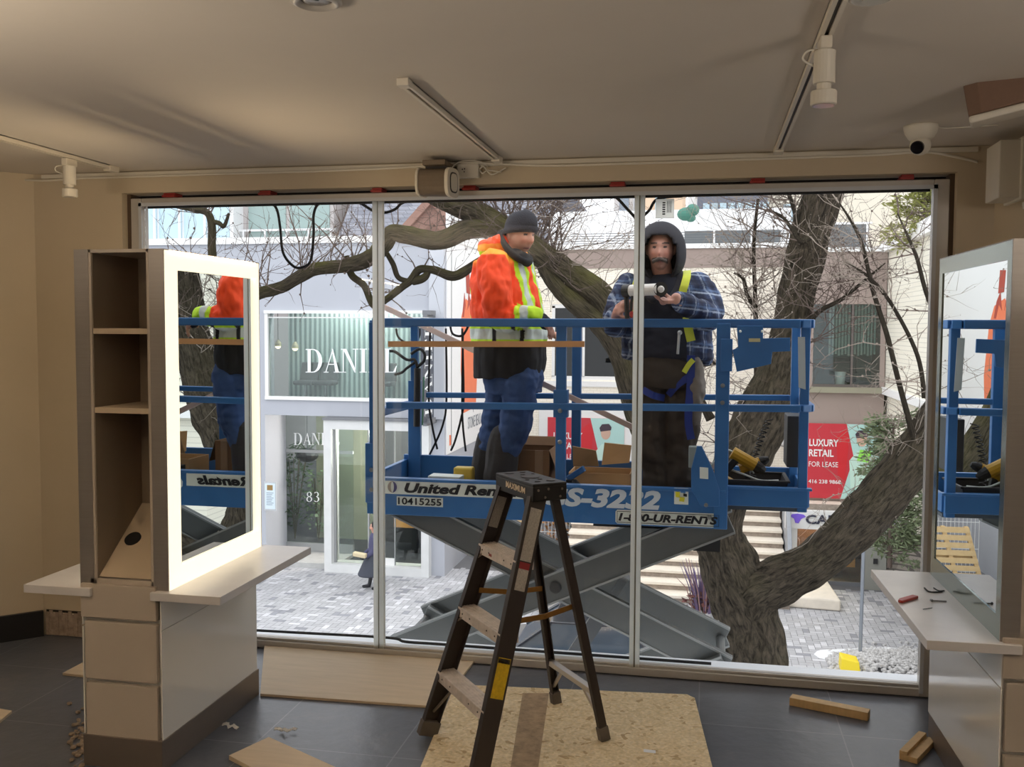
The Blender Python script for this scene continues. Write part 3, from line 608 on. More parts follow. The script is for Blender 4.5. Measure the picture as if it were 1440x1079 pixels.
m_taupe = mat('taupe_render', C(158, 142, 134), .85, var=.04, vscale=1.5)
m_white = mat('white_paint', C(232, 232, 230), .6)
m_glass_far = glass_mat('shop_glass', tint=C(234, 241, 239), refl=1.5)
m_dark = mat('dark_interior', C(44, 44, 46), .8)
m_grey = mat('grey_frame', C(118, 120, 124), .5)
struct('pavement', MB().box(-45, 45, 4.99, 90, G-.4, G), mat('paving_joint', C(112, 112, 114), .9, var=.08, vscale=3))
# herringbone pavers, one tone each
pv = MB(); W_ = .135; tone = []
x0, y0, nx, ny = -13.0, 14.6, 150, 72
for i in range(nx):
    for j in range(ny):
        s = (i-j) % 4; g_ = .005
        if s == 0: a = (i, j, i+2, j+1)
        elif s == 3: a = (i, j, i+1, j+2)
        else: continue
        X0, Y0, X1, Y1 = x0+a[0]*W_+g_, y0+a[1]*W_+g_, x0+a[2]*W_-g_, y0+a[3]*W_-g_
        pv.add([(X0, Y0, G+.004), (X1, Y0, G+.004), (X1, Y1, G+.004), (X0, Y1, G+.004)], [(0, 1, 2, 3)])
        k = RN.random(); c = (.46, .46, .475) if k < .78 else ((.58, .58, .60) if k < .92 else (.29, .295, .32)); u = RN.uniform(.88, 1.08); tone += [(c[0]*u, c[1]*u, c[2]*u, 1)]*4
po = pv.build('pavement_pavers', mat('paver', (1, 1, 1, 1), .8, attr='Col', var=.06, vscale=8))
ca = po.data.color_attributes.new('Col', 'FLOAT_COLOR', 'POINT')
for i, c in enumerate(tone): ca.data[i].color = c
po['kind'] = 'structure'

# ---- glyphs of the thick-and-thin serif lettering
def serif(word):
    """outlines (vertices, faces), cap height 1"""
    vs = []; fs = []; x = 0
    def rect(a, b, c, d): 
        o = len(vs); vs.extend([(x+a, c), (x+b, c), (x+b, d), (x+a, d)]); fs.append((o, o+1, o+2, o+3))
    def poly(p): o = len(vs); vs.extend([(x+a, b) for a, b in p]); fs.append(tuple(range(o, o+len(p))))
    for ch in word:
        if ch == 'D':
            rect(0, .36, 0, .035); rect(0, .36, .965, 1); rect(.1, .25, .035, .965); N = 14
            for k in range(N):
                def pt(t, r0): th = -pi/2+pi*t/N; return (.36+.46*cos(th)*(1 if r0 else .62), .5+(.5 if r0 else .465)*sin(th))
                poly([pt(k, 0), pt(k, 1), pt(k+1, 1), pt(k+1, 0)])
            x += .9
        elif ch == 'A':
            poly([(.09, .03), (.125, .03), (.44, .88), (.42, .94)]); poly([(.58, .03), (.75, .03), (.45, 1), (.40, 1), (.385, .9)][:4]); rect(.22, .6, .33, .365); rect(0, .24, 0, .03); rect(.5, .85, 0, .03); x += .85
        elif ch == 'N':
            rect(.1, .14, 0, 1); rect(0, .26, 0, .03); rect(0, .16, .97, 1); poly([(.1, 1), (.68, 0), (.74, 0), (.74, .1), (.27, 1)][:5]); rect(.70, .74, .03, 1); rect(.58, .86, .97, 1); x += .92
        elif ch == 'I':
            rect(.1, .26, .03, .97); rect(0, .36, 0, .03); rect(0, .36, .97, 1); x += .44
        elif ch == 'E':
            rect(.1, .26, .03, .97); rect(0, .62, 0, .03); rect(0, .6, .97, 1); rect(.26, .48, .5, .53); rect(.455, .48, .4, .63); poly([(.62, 0), (.66, .28), (.63, .28), (.5, .03)][::1]); poly([(.6, 1), (.5, .97), (.6, .74), (.63, .74)][::-1][::-1]); x += .72
        elif ch == 'L':
            rect(.1, .26, .03, .97); rect(0, .6, 0, .03); rect(0, .36, .97, 1); poly([(.6, 0), (.65, .28), (.62, .28), (.48, .03)]); x += .7
        elif ch == '8':
            for cy, ry, rx in ((.27, .27, .24), (.76, .24, .2)):
                N = 18
                for k in range(N):
                    def pt(t, o): th = 2*pi*t/N; return (.27+rx*cos(th)*(1 if o else .6), cy+ry*sin(th)*(1 if o else .84))
                    poly([pt(k, 0), pt(k, 1), pt(k+1, 1), pt(k+1, 0)])
            x += .62
        elif ch == '3':
            for cy, ry, rx, a0, a1 in ((.27, .27, .25, -2.5, 1.6), (.76, .24, .2, -1.6, 2.6)):
                N = 14
                for k in range(N):
                    def pt(t, o): th = a0+(a1-a0)*t/N; return (.24+rx*cos(th)*(1 if o else .6), cy+ry*sin(th)*(1 if o else .84))
                    poly([pt(k, 0), pt(k, 1), pt(k+1, 1), pt(k+1, 0)])
            x += .6
    out = []
    for f in fs:                                # all outlines counter-clockwise
        ar = sum(vs[f[i]][0]*vs[f[(i+1) % len(f)]][1]-vs[f[(i+1) % len(f)]][0]*vs[f[i]][1] for i in range(len(f)))
        out.append(f if ar > 0 else f[::-1])
    return [(a, b, 0) for a, b in vs], out
def stext(name, s, p0, p1, pt, m, parent, th=.01):
    vs, fs = serif(s); mb = MB(); put2d(mb, vs, fs, p0, p1, pt, th); return mb.build(name, m, parent)
m_letter = mat('white_letters', C(246, 248, 248), .5)

# ---- A: lilac shop with glazed upper floor
YA = 23.5
A = thing('shop_building', 'pale lilac two-storey shop with a wide glazed upper window and white entrance', 'building', (-9, YA, G))
w_ = MB()
w_.box(-24, -6.45, YA, YA+.4, 2.16, 4.0).box(-24, -11.27, YA, YA+.4, -.55, 2.16).box(-6.83, -6.45, YA, YA+.4, -.55, 2.16).box(-11.27, -6.83, YA, YA+.4, -.55, -.09)
w_.box(-24, -11.36, YA, YA+1.3, G, -.55).box(-6.80, -6.45, YA, YA+.4, G, -.55)
w_.box(-6.85, -6.45, YA+.4, YA+14, G, 4.0).box(-24, -6.45, YA+.4, YA+13, 3.7, 4.0).box(-11.36, -6.45, YA+.4, YA+13, -.55, -.40)
w_.build('wall', m_lilac, A)
MB().box(-6.83, -6.44, YA-.12, YA, -.55, 3.95).build('pilaster', m_lilac2, A)
MB().box(-24.1, -6.4, YA-.08, YA+13, 4.0, 4.1).box(-24.1, -6.4, YA-.08, YA+.1, 3.93, 4.0).build('coping', m_white, A)
wf = MB().box(-11.33, -6.78, YA-.08, YA+.1, 2.12, 2.2).box(-11.33, -11.24, YA-.04, YA+.1, -.1, 2.12).box(-6.87, -6.78, YA-.04, YA+.1, -.1, 2.12).box(-11.33, -6.78, YA-.06, YA+.12, -.14, -.05).box(-11.24, -6.87, YA, YA+.06, 2.0, 2.03)
wf.build('window_frame', m_white, A)
up_ = MB().box(-11.24, -6.87, YA+.04, YA+.06, -.05, 2.0).build('window_glass', m_glass_far, A)
stext('lettering', 'DANIEL', at(430, 524, Y=YA-.02), at(558, 524, Y=YA-.02), at(430, 491, Y=YA-.02), m_letter, A)
def ribs(): 
    m = mat('ribbed_curtain', C(168, 186, 184), .6); n = m.node_tree; b = n.nodes['Principled BSDF']; L = n.links.new
    t = n.nodes.new('ShaderNodeTexCoord'); wv = n.nodes.new('ShaderNodeTexWave'); wv.bands_direction = 'X'; wv.inputs['Scale'].default_value = 2.2; wv.inputs['Distortion'].default_value = .6; L(t.outputs['Object'], wv.inputs[0])
    cr_ = n.nodes.new('ShaderNodeValToRGB'); cr_.color_ramp.elements[0].color = C(120, 140, 140); cr_.color_ramp.elements[1].color = C(206, 222, 218); L(wv.outputs[0], cr_.inputs[0]); L(cr_.outputs[0], b.inputs['Base Color']); return m
MB().box(-11.36, -6.85, YA+1.5, YA+1.55, -.4, 3.7).build('back_curtain', ribs(), A)
MB().box(-11.30, -6.85, YA+.4, YA+1.5, -.40, -.2).build('upper_floor', mat('floor_pale', C(170, 176, 176), .5), A)
lp = mat('pendant_bulb', C(255, 230, 180), .3, emit=(1, .75, .4, 1), estr=6)
for i, (px, py) in enumerate([(391, 484), (415, 487)]):
    p = at(px, py, Y=YA+.8); t = thing('pendant_lamp', ['glowing pendant lamp at the far left of the upper shop window', 'second glowing pendant lamp in the upper shop window'][i], 'lamp', tuple(p), 'pendant lamps in the shop')
    MB().tube([p+V((0, 0, .1)), V((p.x, p.y, 3.7))], .008, 6).build('cord', m_black, t); MB().lathe([(.03, .12), (.09, .02), (.1, -.06)], 14, p).build('lamp_shade', mat('shade_glass', C(190, 180, 150), .2), t); MB().ell(p+V((0, 0, -.05)), .075, 12, 8).build('bulb', lp, t)
for i, px in enumerate([430, 458, 540]):
    p = at(px, 552, Y=YA+1.0); p.z = -.2; t = thing('salon_chair', ['dark round-based salon chair behind the left of the upper shop window', 'salon chair on a disc base under the big white letters', 'salon chair at the right of the upper shop window'][i], 'chair', tuple(p), 'salon chairs upstairs')
    mc = mat('chair_grey', C(92, 96, 98), .5)
    MB().lathe([(.3, 0), (.3, .02), (.05, .04), (.04, .4)], 20, p).build('base', mat('chair_chrome', C(140, 144, 146), .25, metal=.8), t); MB().box(p.x-.28, p.x+.28, p.y-.25, p.y+.25, .2, .32).build('seat', mc, t, bevel=.05)
    MB().prism([(p.x-.27, p.y+.2, .3), (p.x+.27, p.y+.2, .3), (p.x+.24, p.y+.3, .8), (p.x-.24, p.y+.3, .8)], (0, .08, 0)).build('backrest', mc, t, bevel=.02)
# ground floor: recessed glass and white portal
MB().box(-11.36, -9.5, YA+1.3, YA+1.34, -3.0, -.55).box(-11.36, -11.30, YA+1.28, YA+1.36, G, -.55).box(-9.98, -9.95, YA+1.28, YA+1.36, G+.3, -1.6).build('inner_frame', mat('steel_grey2', C(130, 134, 136), .4), A) if False else None
gd = MB().box(-11.36, -9.4, YA+1.30, YA+1.32, G+.35, -.6); gd.build('shop_glass', m_glass_far, A)
MB().box(-11.36, -9.4, YA+1.26, YA+1.34, -1.70, -1.62).box(-10.12, -10.09, YA+1.28, YA+1.34, G+.35, -1.7).box(-11.36, -9.4, YA+1.26, YA+1.36, G+.14, G+.38).build('glass_rail', mat('steel_grey2', C(158, 160, 160), .4), A)
MB().box(-11.36, -9.4, YA+.05, YA+1.3, G, G+.14).build('entrance_step', mat('stone_step', C(178, 178, 176), .85, var=.1), A)
MB().box(-11.36, -6.85, YA+3.4, YA+3.45, G, -.55).build('back_wall', mat('olive_wall', C(150, 152, 128), .8, var=.15, vscale=2), A)
MB().box(-9.2, -6.85, YA+3.3, YA+3.4, G, -.55).build('dark_panel', m_dark, A)
MB().box(-11.36, -6.85, YA+.45, YA+3.4, G, G+.05).build('shop_floor', mat('slate_floor', C(58, 60, 66), .5), A)
stext('lettering', 'DANIEL', at(413, 626, Y=YA+1.27), at(478, 626, Y=YA+1.27), at(413, 609, Y=YA+1.27), m_letter, A)
stext('house_number', '83', at(431, 706, Y=YA+1.27), at(449, 706, Y=YA+1.27), at(431, 692, Y=YA+1.27), m_letter, A)
px0, px1 = -9.62, -6.80
MB().box(px0, px0+.2, YA-.25, YA+.3, G, -.62).box(px1-.2, px1, YA-.25, YA+.3, G, -.62).box(px0+.2, px1-.2, YA-.25, YA+.3, -.86, -.62).box(px0+.2, px1-.2, YA-.25, YA+.3, G, G+.22).build('white_portal', mat('portal_white', C(216, 217, 216), .7, var=.06, vscale=4), A)
MB().box(px0-.02, px1+.03, YA-.3, YA+.3, -.62, -.56).build('portal_cap', m_grey, A)
MB().box(px0+.2, px1-.2, YA-.02, YA, G+.22, -.86).build('portal_glass', m_glass_far, A)
MB().box(px0+.2, px0+.26, YA-.06, YA+.02, G+.22, -.86).box(px1-.98, px1-.96, YA-.04, YA+.02, G+.22, -.86).box(px1-1.7, px1-1.66, YA-.04, YA+.02, G+.22, -.86).build('glazing_bar', mat('steel_grey2', C(158, 160, 160), .4), A)
MB().box(px1-1.66, px1-.98, YA-.05, YA+.02, G+.22, G+.4).build('door_rail', m_white, A)
# interior bits behind the portal glass
orange = mat('oak_orange', C(206, 146, 78), .6, var=.08)
p = at(585, 748, Y=YA+2.2)
bn = thing('wooden_bench', 'stepped orange wood bench inside the white shop entrance', 'bench', (p.x, p.y, G+.05))
MB().box(p.x-.55, p.x+.65, p.y-.3, p.y+.3, G+.8, G+1.35).build('seat_box', orange, bn); MB().box(p.x-.35, p.x+.75, p.y+.0, p.y+.3, G+1.35, G+1.85).build('upper_box', orange, bn); MB().box(p.x-.1, p.x+.05, p.y-.1, p.y+.1, G+.05, G+.8).box(p.x+.3, p.x+.4, p.y-.1, p.y+.1, G+.05, G+.8).build('leg', m_black, bn)
def plant(name, label, cat, c, h, wd, n, leafcol, seed, group=None, base=True, leaf=.16, floorz=None):
    r = random.Random(seed); t = thing(name, label, cat, c, group); c = V(c); mb = MB(); st = MB()
    for i in range(n):
        a = r.uniform(0, 2*pi); hh = r.uniform(.15, 1)*h; rr = wd*r.uniform(.15, 1)*(1-.4*abs(hh/h-.5)); q = c+V((rr*cos(a), rr*sin(a), hh)); d = V((cos(a), sin(a), r.uniform(-.5, .9))).normalized(); s = d.cross(V((r.uniform(-1, 1), r.uniform(-1, 1), 1))).normalized(); l = leaf*r.uniform(.6, 1.2)
        mb.add([q-d*l*.5, q+s*l*.28, q+d*l*.5, q-s*l*.28], [(0, 1, 2, 3)])
    for i in range(7): a = r.uniform(0, 2*pi); st.tube([c, c+V((wd*.3*cos(a), wd*.3*sin(a), h*.5)), c+V((wd*.6*cos(a), wd*.6*sin(a), h*.9))], .012, 5)
    mb.build('foliage', leafcol, t); st.build('stem', mat('stem_green', C(90, 84, 60), .8), t)
    return t
g1 = mat('leaf_green', C(78, 104, 66), .6, var=.3, vscale=5)
p = at(415, 770, Y=YA+1.75); plant('indoor_plant', 'big leafy green plant behind the glass door at the left', 'plant', (p.x, p.y, G+.36), 2.6, .6, 420, g1, 3, 'plants in the shop')
p = at(448, 770, Y=YA+1.75); plant('indoor_plant', 'paler leafy plant behind the house number', 'plant', (p.x, p.y, G+.36), 2.0, .42, 200, mat('leaf_pale', C(124, 146, 110), .6, var=.3), 5, 'plants in the shop')
p = at(432, 640, Y=YA+1.8); t = thing('hanging_planter', 'dark round hanging planter behind the small entrance lettering', 'planter', tuple(p))
MB().ell(p, (.32, .32, .2), 16, 10).build('pot', m_black, t); mb = MB()
for i in range(26): a = i*.9; mb.tube([p+V((0, 0, .1)), p+V((.3*cos(a), .3*sin(a), .35)), p+V((.5*cos(a), .5*sin(a), .3+.15*sin(i)))], .012, 4)
mb.build('leaves', g1, t)
MB().tube([p+V((0, 0, .1)), V((p.x, p.y, -.56))], .01, 5).build('cord', m_black, t)
p = at(380, 698, Y=YA-.02); t = thing('notice_frame', 'small white framed notice on the wall left of the glass door', 'notice', (p.x, YA-.02, p.z-.38))
MB().box(p.x-.17, p.x+.17, YA-.03, YA-.002, p.z-.38, p.z+.38).build('frame', mat('frame_silver', C(190, 194, 198), .4), t); MB().box(p.x-.14, p.x+.14, YA-.036, YA-.03, p.z-.34, p.z+.34).build('sheet', mat('sheet_blue', C(214, 228, 236), .6), t); MB().box(p.x-.08, p.x+.08, YA-.04, YA-.036, p.z+.16, p.z+.3).build('print', mat('print_brown', C(150, 120, 70), .6), t)
mb = MB()
for k in range(8): mb.box(p.x-.1, p.x+.1-.03*(k % 3), YA-.039, YA-.036, p.z+.08-k*.045, p.z+.1-k*.045)
mb.build('print_line', mat('print_grey', C(150, 164, 176), .6), t)
# blade sign
bs = thing('blade_sign', 'tall dark projecting sign with white vertical serif letters on the lilac shop', 'sign', (-6.7, YA-.5, -.5))
MB().box(-6.74, -6.68, YA-1.15, YA-.2, -.55, 2.0).build('panel', mat('sign_dark', C(74, 78, 88), .4), bs)
stext('lettering', 'DANIEL', V((-6.675, YA-.35, -.40)), V((-6.675, YA-.35, 1.85)), V((-6.675, YA-1.0, -.40)), m_letter, bs, th=-.004)
for z in (2.05, -.62): MB().box(-6.76, -6.66, YA-.9, YA, z-.03, z+.03).box(-6.80, -6.60, YA-.8, YA-.3, z+.03, z+.14).build('bracket', m_grey, bs)
# white banner wall with an orange strap print on the side wall
XB = -6.43
bw = thing('banner_board', 'tall white banner on the shop side wall printed with an orange strap shape', 'banner', (XB, 26, -1.5))
MB().prism([(XB, 23.62, -1.48), (XB, 33.5, -1.48), (XB, 33.5, 5.2), (XB, 23.62, 5.2)], (-.03, 0, 0)).build('sheet', mat('banner_white', C(240, 240, 240), .6), bw)
MB().prism([(XB+.001, 24.05, -1.4), (XB+.001, 24.1, -1.4), (XB+.001, 24.1, 5.2), (XB+.001, 24.05, 5.2)], (.004, 0, 0)).build('seam', m_grey, bw)
m_or = mat('banner_orange', C(240, 126, 84), .6, var=.05, vscale=3); m_or2 = mat('banner_redbrown', C(176, 66, 48), .6)
def onb(pix): return [at(a, b, X=XB+.004) for a, b in pix]
MB().prism(onb([(649, 445), (655, 420), (664, 430), (668, 455), (671, 520), (669, 572), (652, 581), (648, 520)]), (.004, 0, 0)).build('strap_print', m_or, bw)
mb = MB()
for sgn in (-1, 1): mb.prism(onb([(656+sgn*1, 436), (656+sgn*3, 412), (657+sgn*5, 424), (657+sgn*7, 446), (657+sgn*5, 446), (657+sgn*3, 428)]), (.008, 0, 0))
mb.prism(onb([(655, 384), (660, 384), (661, 414), (656, 412)]), (.006, 0, 0))
mb.build('strap_pattern', m_or2, bw)
def btext(s, y0, y1, z0, z1): return text('lettering', s, V((XB+.003, y0, z0)), V((XB+.003, y1, z0)), V((XB+.003, y0, z1)), mat('banner_grey', C(120, 128, 138), .6), bw)
a_, b_ = at(658, 603, X=XB+.003), at(673, 597, X=XB+.003)
btext('STONE BEAU', a_.y, b_.y+.25, -1.05, -.72)
mb = MB(); cx = (a_.y+b_.y)/2; mb.box(XB, XB+.004, cx-.02, cx+.02, -.62, -.3).box(XB, XB+.004, cx-.12, cx+.12, -.47, -.44); mb.build('emblem', mat('banner_grey', C(120, 128, 138), .6), bw)
MB().prism(onb([(632, 612), (634, 612), (634, 626), (632, 627)]), (.004, 0, 0)).build('mark', m_or, bw)

# ---- C: cream painted brick building with taupe bay
YC = 31.0
B = thing('cream_building', 'cream painted brick building with taupe bay behind the tree', 'building', (0, YC, G))
mb = MB().box(-6.45, 3.2, YC, YC+.5, 2.55, 4.3).box(-6.45, -4.9, YC, YC+.5, G, 2.55).box(-2.65, 3.2, YC, YC+.5, G, 2.55).box(-4.9, -2.65, YC, YC+.5, G, .1)
mb.build('wall', m_cbrick, B)
MB().box(-6.45, 3.25, YC-.1, YC+.6, 4.3, 4.45).build('coping', m_white, B)
MB().box(-6.4, 3.2, YC-.03, YC, 3.7, 4.3).build('fascia', m_taupe, B)
MB().box(-6.4, 5.4, YC+.5, YC+14, 4.0, 4.3).build('roof', mat('roof_pale', C(200, 200, 198), .8), B)
wn = MB().box(-4.9, -2.65, YC+.02, YC+.1, .1, .22).box(-4.9, -2.65, YC+.02, YC+.1, 2.43, 2.55).box(-4.9, -4.8, YC+.02, YC+.1, .2, 2.5).box(-2.75, -2.65, YC+.02, YC+.1, .2, 2.5).box(-3.9, -3.82, YC+.02, YC+.1, .2, 2.5).build('window', m_white, B)
MB().box(-4.85, -2.7, YC+.05, YC+.07, .15, 2.5).build('pane', glass_mat('dark_glass', tint=C(120, 126, 128), refl=1.4), wn)
MB().box(-4.9, -2.65, YC+.5, YC+.6, .1, 1.1).build('blind', mat('blind_grey', C(96, 100, 102), .8), wn); MB().box(-4.9, -2.65, YC+.5, YC+.6, 1.1, 2.55).build('blind', mat('blind_dark', C(70, 74, 78), .8), wn)
MB().box(-5.3, -2.4, YC-.04, YC, -.12, .06).build('window_sill', m_white, B)
# taupe bay over the cafe
YD = 25.5
D_ = thing('taupe_building', 'taupe rendered bay with a tall window above the cafe', 'building', (3.5, YD, G))
MB().box(2.63, 4.44, YD, YD+5.2, 2.41, 3.72).box(2.63, 4.44, YD, YD+5.2, -2.6, .27).box(2.63, 2.70, YD, YD+5.2, .27, 2.41).box(4.32, 4.44, YD, YD+5.2, .27, 2.41).build('wall', m_taupe, D_)
MB().box(2.55, 4.5, YD-.08, YD+5.2, 3.72, 3.83).build('coping', m_white, D_)
MB().box(2.55, 4.43, YD-.16, YD, .17, .31).build('window_sill', mat('sill_tan', C(150, 146, 126), .8), D_)
wn = MB().box(2.70, 4.32, YD-.01, YD+.04, .31, .38).box(3.62, 3.67, YD-.01, YD+.04, .38, 2.41).build('window', mat('frame_taupe', C(100, 92, 88), .6), D_)
MB().box(2.70, 4.32, YD+.05, YD+.06, .31, 2.41).build('pane', m_glass_far, wn)
mb = MB()
for k in range(15): mb.box(3.12+k*.078, 3.17+k*.078, YD+.35, YD+.38, 1.1+.02*(k % 3), 2.41)
mb.build('blind', mat('blind_green', C(140, 160, 152), .6), wn)
MB().box(2.70, 4.32, YD+1.2, YD+1.3, .27, 2.41).build('back_wall', mat('bay_dark', C(84, 98, 96), .8), D_)
t = thing('office_chair', 'dark office chair behind the taupe bay window', 'chair', (3.55, YD+.6, .27)); MB().box(3.3, 3.85, YD+.55, YD+.75, .6, 1.05).build('backrest', m_dark, t, bevel=.05); MB().box(3.3, 3.85, YD+.5, YD+.8, .42, .55).build('seat', m_dark, t, bevel=.04); MB().tube([(3.57, YD+.65, .275), (3.57, YD+.65, .42)], .05, 8).build('stem', m_grey, t)
a_ = at(1182, 525, Y=YD+.2)
one('white_bin', 'white bucket on the sill behind the taupe bay window', 'bucket', MB().lathe([(.11, 0), (.14, .41), (.13, .41), (.10, .03)], 16, (a_.x, YD+.25, .275)), m_white)
# far-right receding wall
E_ = thing('side_building', 'cream sided building with sloped white coping receding at the right', 'building', (6.0, 21, G))
m_sid = brickmat('cream_siding', C(232, 228, 212), C(228, 223, 206), C(204, 200, 186), 4, .10, .008)
MB().box(4.46, 8.5, 15.5, YD+5, .33, 3.70).box(4.52, 8.5, 15.5, YD+5, -2.6, .16).build('wall', m_sid, E_)
MB().box(4.36, 8.6, 15.3, YD+5.1, .16, .33).build('ledge', m_white, E_)
MB().prism([(4.30, 15.3, 3.70), (4.30, YD+5.1, 3.70), (4.30, YD+5.1, 3.83), (4.30, 15.3, 4.1)], (4.2, 0, 0)).build('coping', m_white, E_)
MB().box(7.5, 8.5, 15.5, YD+5, G, -2.6).build('base_wall', m_taupe, E_)
def poster(label, a, w0, name_dx):
    z0, z1 = (-2.535, -.62) if a > 0 else (-3.46, -1.13); yy = YD-.04 if a > 0 else YC-.06; hs_ = (z1-z0)/2.33
    t = thing('wall_poster', label, 'poster', (a, yy, z0), 'red shop posters'); X1 = a+w0
    fr = .3
    if a < 0: MB().box(a-fr, X1+fr, yy, yy+.05, z0-fr, z1+fr).build('white_border', m_white, t)
    MB().box(a, X1, yy-.03, yy, z0, z1).build('red_panel', mat('poster_red', C(196, 50, 62), .5), t)
    y2 = yy-.034
    MB().prism([(a+w0*.50, y2, z0), (X1, y2, z0), (X1, y2, z1), (a+w0*.56, y2, z1), (a+w0*.66, y2, z0+hs_*1.3)], (0, .004, 0)).build('pale_panel', mat('poster_teal', C(176, 214, 208), .5), t)
    MB().prism([(a+w0*.46, y2-.003, z0+hs_*.75), (a+w0*.55, y2-.003, z0+hs_*.55), (a+w0*.6, y2-.003, z1-hs_*.45), (a+w0*.55, y2-.003, z1-hs_*.15), (a+w0*.43, y2-.003, z1-hs_*.4)], (0, .003, 0)).build('red_shape', mat('poster_red2', C(206, 36, 46), .5), t)
    cx = a+w0*.76
    MB().prism([(cx-hs_*.3, y2-.005, z0+hs_*.35), (cx+hs_*.3, y2-.005, z0+hs_*.3), (cx+hs_*.34, y2-.005, z0+hs_*1.3), (cx+hs_*.12, y2-.005, z0+hs_*1.5), (cx-hs_*.12, y2-.005, z0+hs_*1.5), (cx-hs_*.36, y2-.005, z0+hs_*1.2)], (0, .004, 0)).build('figure_body', mat('poster_figure', C(196, 226, 214) if a > 0 else C(225, 225, 232), .5), t)
    MB().prism([(cx+hs_*.16*cos(k*.52), y2-.006, z0+hs_*1.86+hs_*.22*sin(k*.52)) for k in range(12)], (0, .004, 0)).build('figure_head', mat('poster_skin', C(206, 170, 150), .5), t)
    MB().prism([(cx-hs_*.17, y2-.011, z0+hs_*1.9), (cx+hs_*.17, y2-.011, z0+hs_*1.95), (cx+hs_*.19, y2-.011, z0+hs_*2.05), (cx+hs_*.1, y2-.011, z0+hs_*2.16), (cx-hs_*.12, y2-.011, z0+hs_*2.14), (cx-hs_*.2, y2-.011, z0+hs_*2.02)], (0, .004, 0)).build('figure_hair', mat('poster_hair', C(64, 48, 62), .5), t)
    if a > 0: MB().prism([(cx-hs_*.14, y2-.012, z0+hs_*1.2), (cx+hs_*.2, y2-.012, z0+hs_*1.15), (cx+hs_*.3, y2-.012, z0+hs_*1.5), (cx-hs_*.05, y2-.012, z0+hs_*1.55)], (0, .004, 0)).build('figure_scarf', mat('poster_lime', C(150, 226, 90), .5), t)
    ml = mat('poster_letters', C(240, 236, 236), .5)
    for s, f0, f1, h0, h1, bo in (('LUXURY', .08, .46, 1.62, 1.84, .02), ('RETAIL', .08, .40, 1.30, 1.52, .02), ('FOR LEASE', .08, .46, .98, 1.14, 0.), ('416 238 9868', .08, .50, .46, .58, .01), ('colliers', .08, .3, .24, .32, 0) if False else ('for lease', .08, .3, .22, .31, 0)):
        if s == 'for lease': continue
        text('lettering', s, V((a+w0*f0, y2, z0+hs_*h0)), V((a+w0*f1, y2, z0+hs_*h0)), V((a+w0*f0, y2, z0+hs_*h1)), ml, t, offset=bo, thick=.006)
poster('red and pale green poster on the taupe wall behind the right tree limb', 2.50, 1.88, 0)
poster('red poster in a wide white border on the cream wall', -5.0, 2.5, 0)
t = thing('wall_lamp', 'round white wall lamp on the cream wall beside the blue basket', 'lamp', tuple(at(1102, 622, Y=YC))); p = at(1102, 622, Y=YC-.1)
MB().lathe([(.10, 0), (.13, .04), (.10, .12), (0, .15)], 16, p+V((0, .1, 0)), (0, -1, 0)).build('globe', m_white, t); MB().lathe([(.15, 0), (.15, .02)], 16, p+V((0, .1, 0)), (0, -1, 0)).build('plate', m_grey, t)
# ---- terrace, cafe, stone wall, stairs
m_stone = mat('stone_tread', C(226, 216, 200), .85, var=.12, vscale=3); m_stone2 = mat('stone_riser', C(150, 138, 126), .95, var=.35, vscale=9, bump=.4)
ter = MB().box(2.25, 6, 25.2, YC, -2.78, -2.55).box(-6.4, 6, 27.5, YC, -3.0, -2.6)
T_ = thing('cafe_pavilion', 'small cafe front with glazed dark interior under the terrace', 'shop front', (3, 24.6, G))
MB().box(2.17, 4.44, 24.7, YC-.1, -2.80, -2.61).build('roof_slab', m_stone, T_)
MB().box(2.17, 4.44, 24.62, 24.7, -2.80, -2.56).build('slab_edge', m_stone2, T_)
MB().box(2.29, 5.0, YC-3.2, YC-3.1, G, -2.8).box(2.15, 2.28, 24.8, YC-3.1, G, -2.8).build('back_wall', mat('cafe_dark', C(60, 48, 42), .8), T_)
MB().box(3.93, 4.42, 24.5, 25.1, G, -2.8).build('pillar', mat('pillar_grey', C(150, 150, 142), .8), T_)
MB().box(4.12, 4.22, 24.47, 24.5, -3.95, -3.82).build('wall_socket', m_dark, T_)
MB().box(2.28, 3.93, 24.78, 24.80, G+.1, -3.15).build('front_glass', m_glass_far, T_)
MB().box(2.28, 3.93, 24.74, 24.84, G, G+.1).box(3.88, 3.93, 24.74, 24.84, G, -3.1).box(2.98, 3.02, 24.74, 24.84, G, -3.9).build('front_frame', m_grey, T_)
MB().box(3.2, 3.85, 25.5, 26.4, G+.3, G+1.3).build('counter', orange, T_); MB().box(2.4, 3.9, 26.9, 27.5, G, G+1.2).build('back_counter', mat('cafe_brown', C(92, 58, 34), .7), T_)
sg = thing('cafe_sign', 'long white sign board with a purple emblem over the cafe front', 'sign', (3, 24.5, -3.2))
s0, s1 = at(1104, 743, Y=24.45), at(1104, 717, Y=24.45)
MB().box(s0.x, 3.95, 24.45, 24.6, s0.z, s1.z).build('board', m_white, sg)
pc = at(1122, 730, Y=24.43); h = (s1.z-s0.z)
MB().prism([(pc.x-.19, 24.448, pc.z+.06), (pc.x-.14, 24.448, pc.z+.11), (pc.x, 24.448, pc.z+.13), (pc.x+.14, 24.448, pc.z+.11), (pc.x+.19, 24.448, pc.z+.06), (pc.x+.08, 24.448, pc.z+.0), (pc.x+.02, 24.448, pc.z-.11), (pc.x-.06, 24.448, pc.z-.10), (pc.x-.09, 24.448, pc.z+.0)], (0, -.012, 0)).build('emblem', mat('sign_purple', C(124, 92, 216), .4), sg)
text('lettering', 'CAFE', at(1133, 737, Y=24.44), at(1186, 738, Y=24.44), at(1133, 724, Y=24.44), mat('sign_navy', C(50, 52, 70), .4), sg, offset=.03, thick=.02)
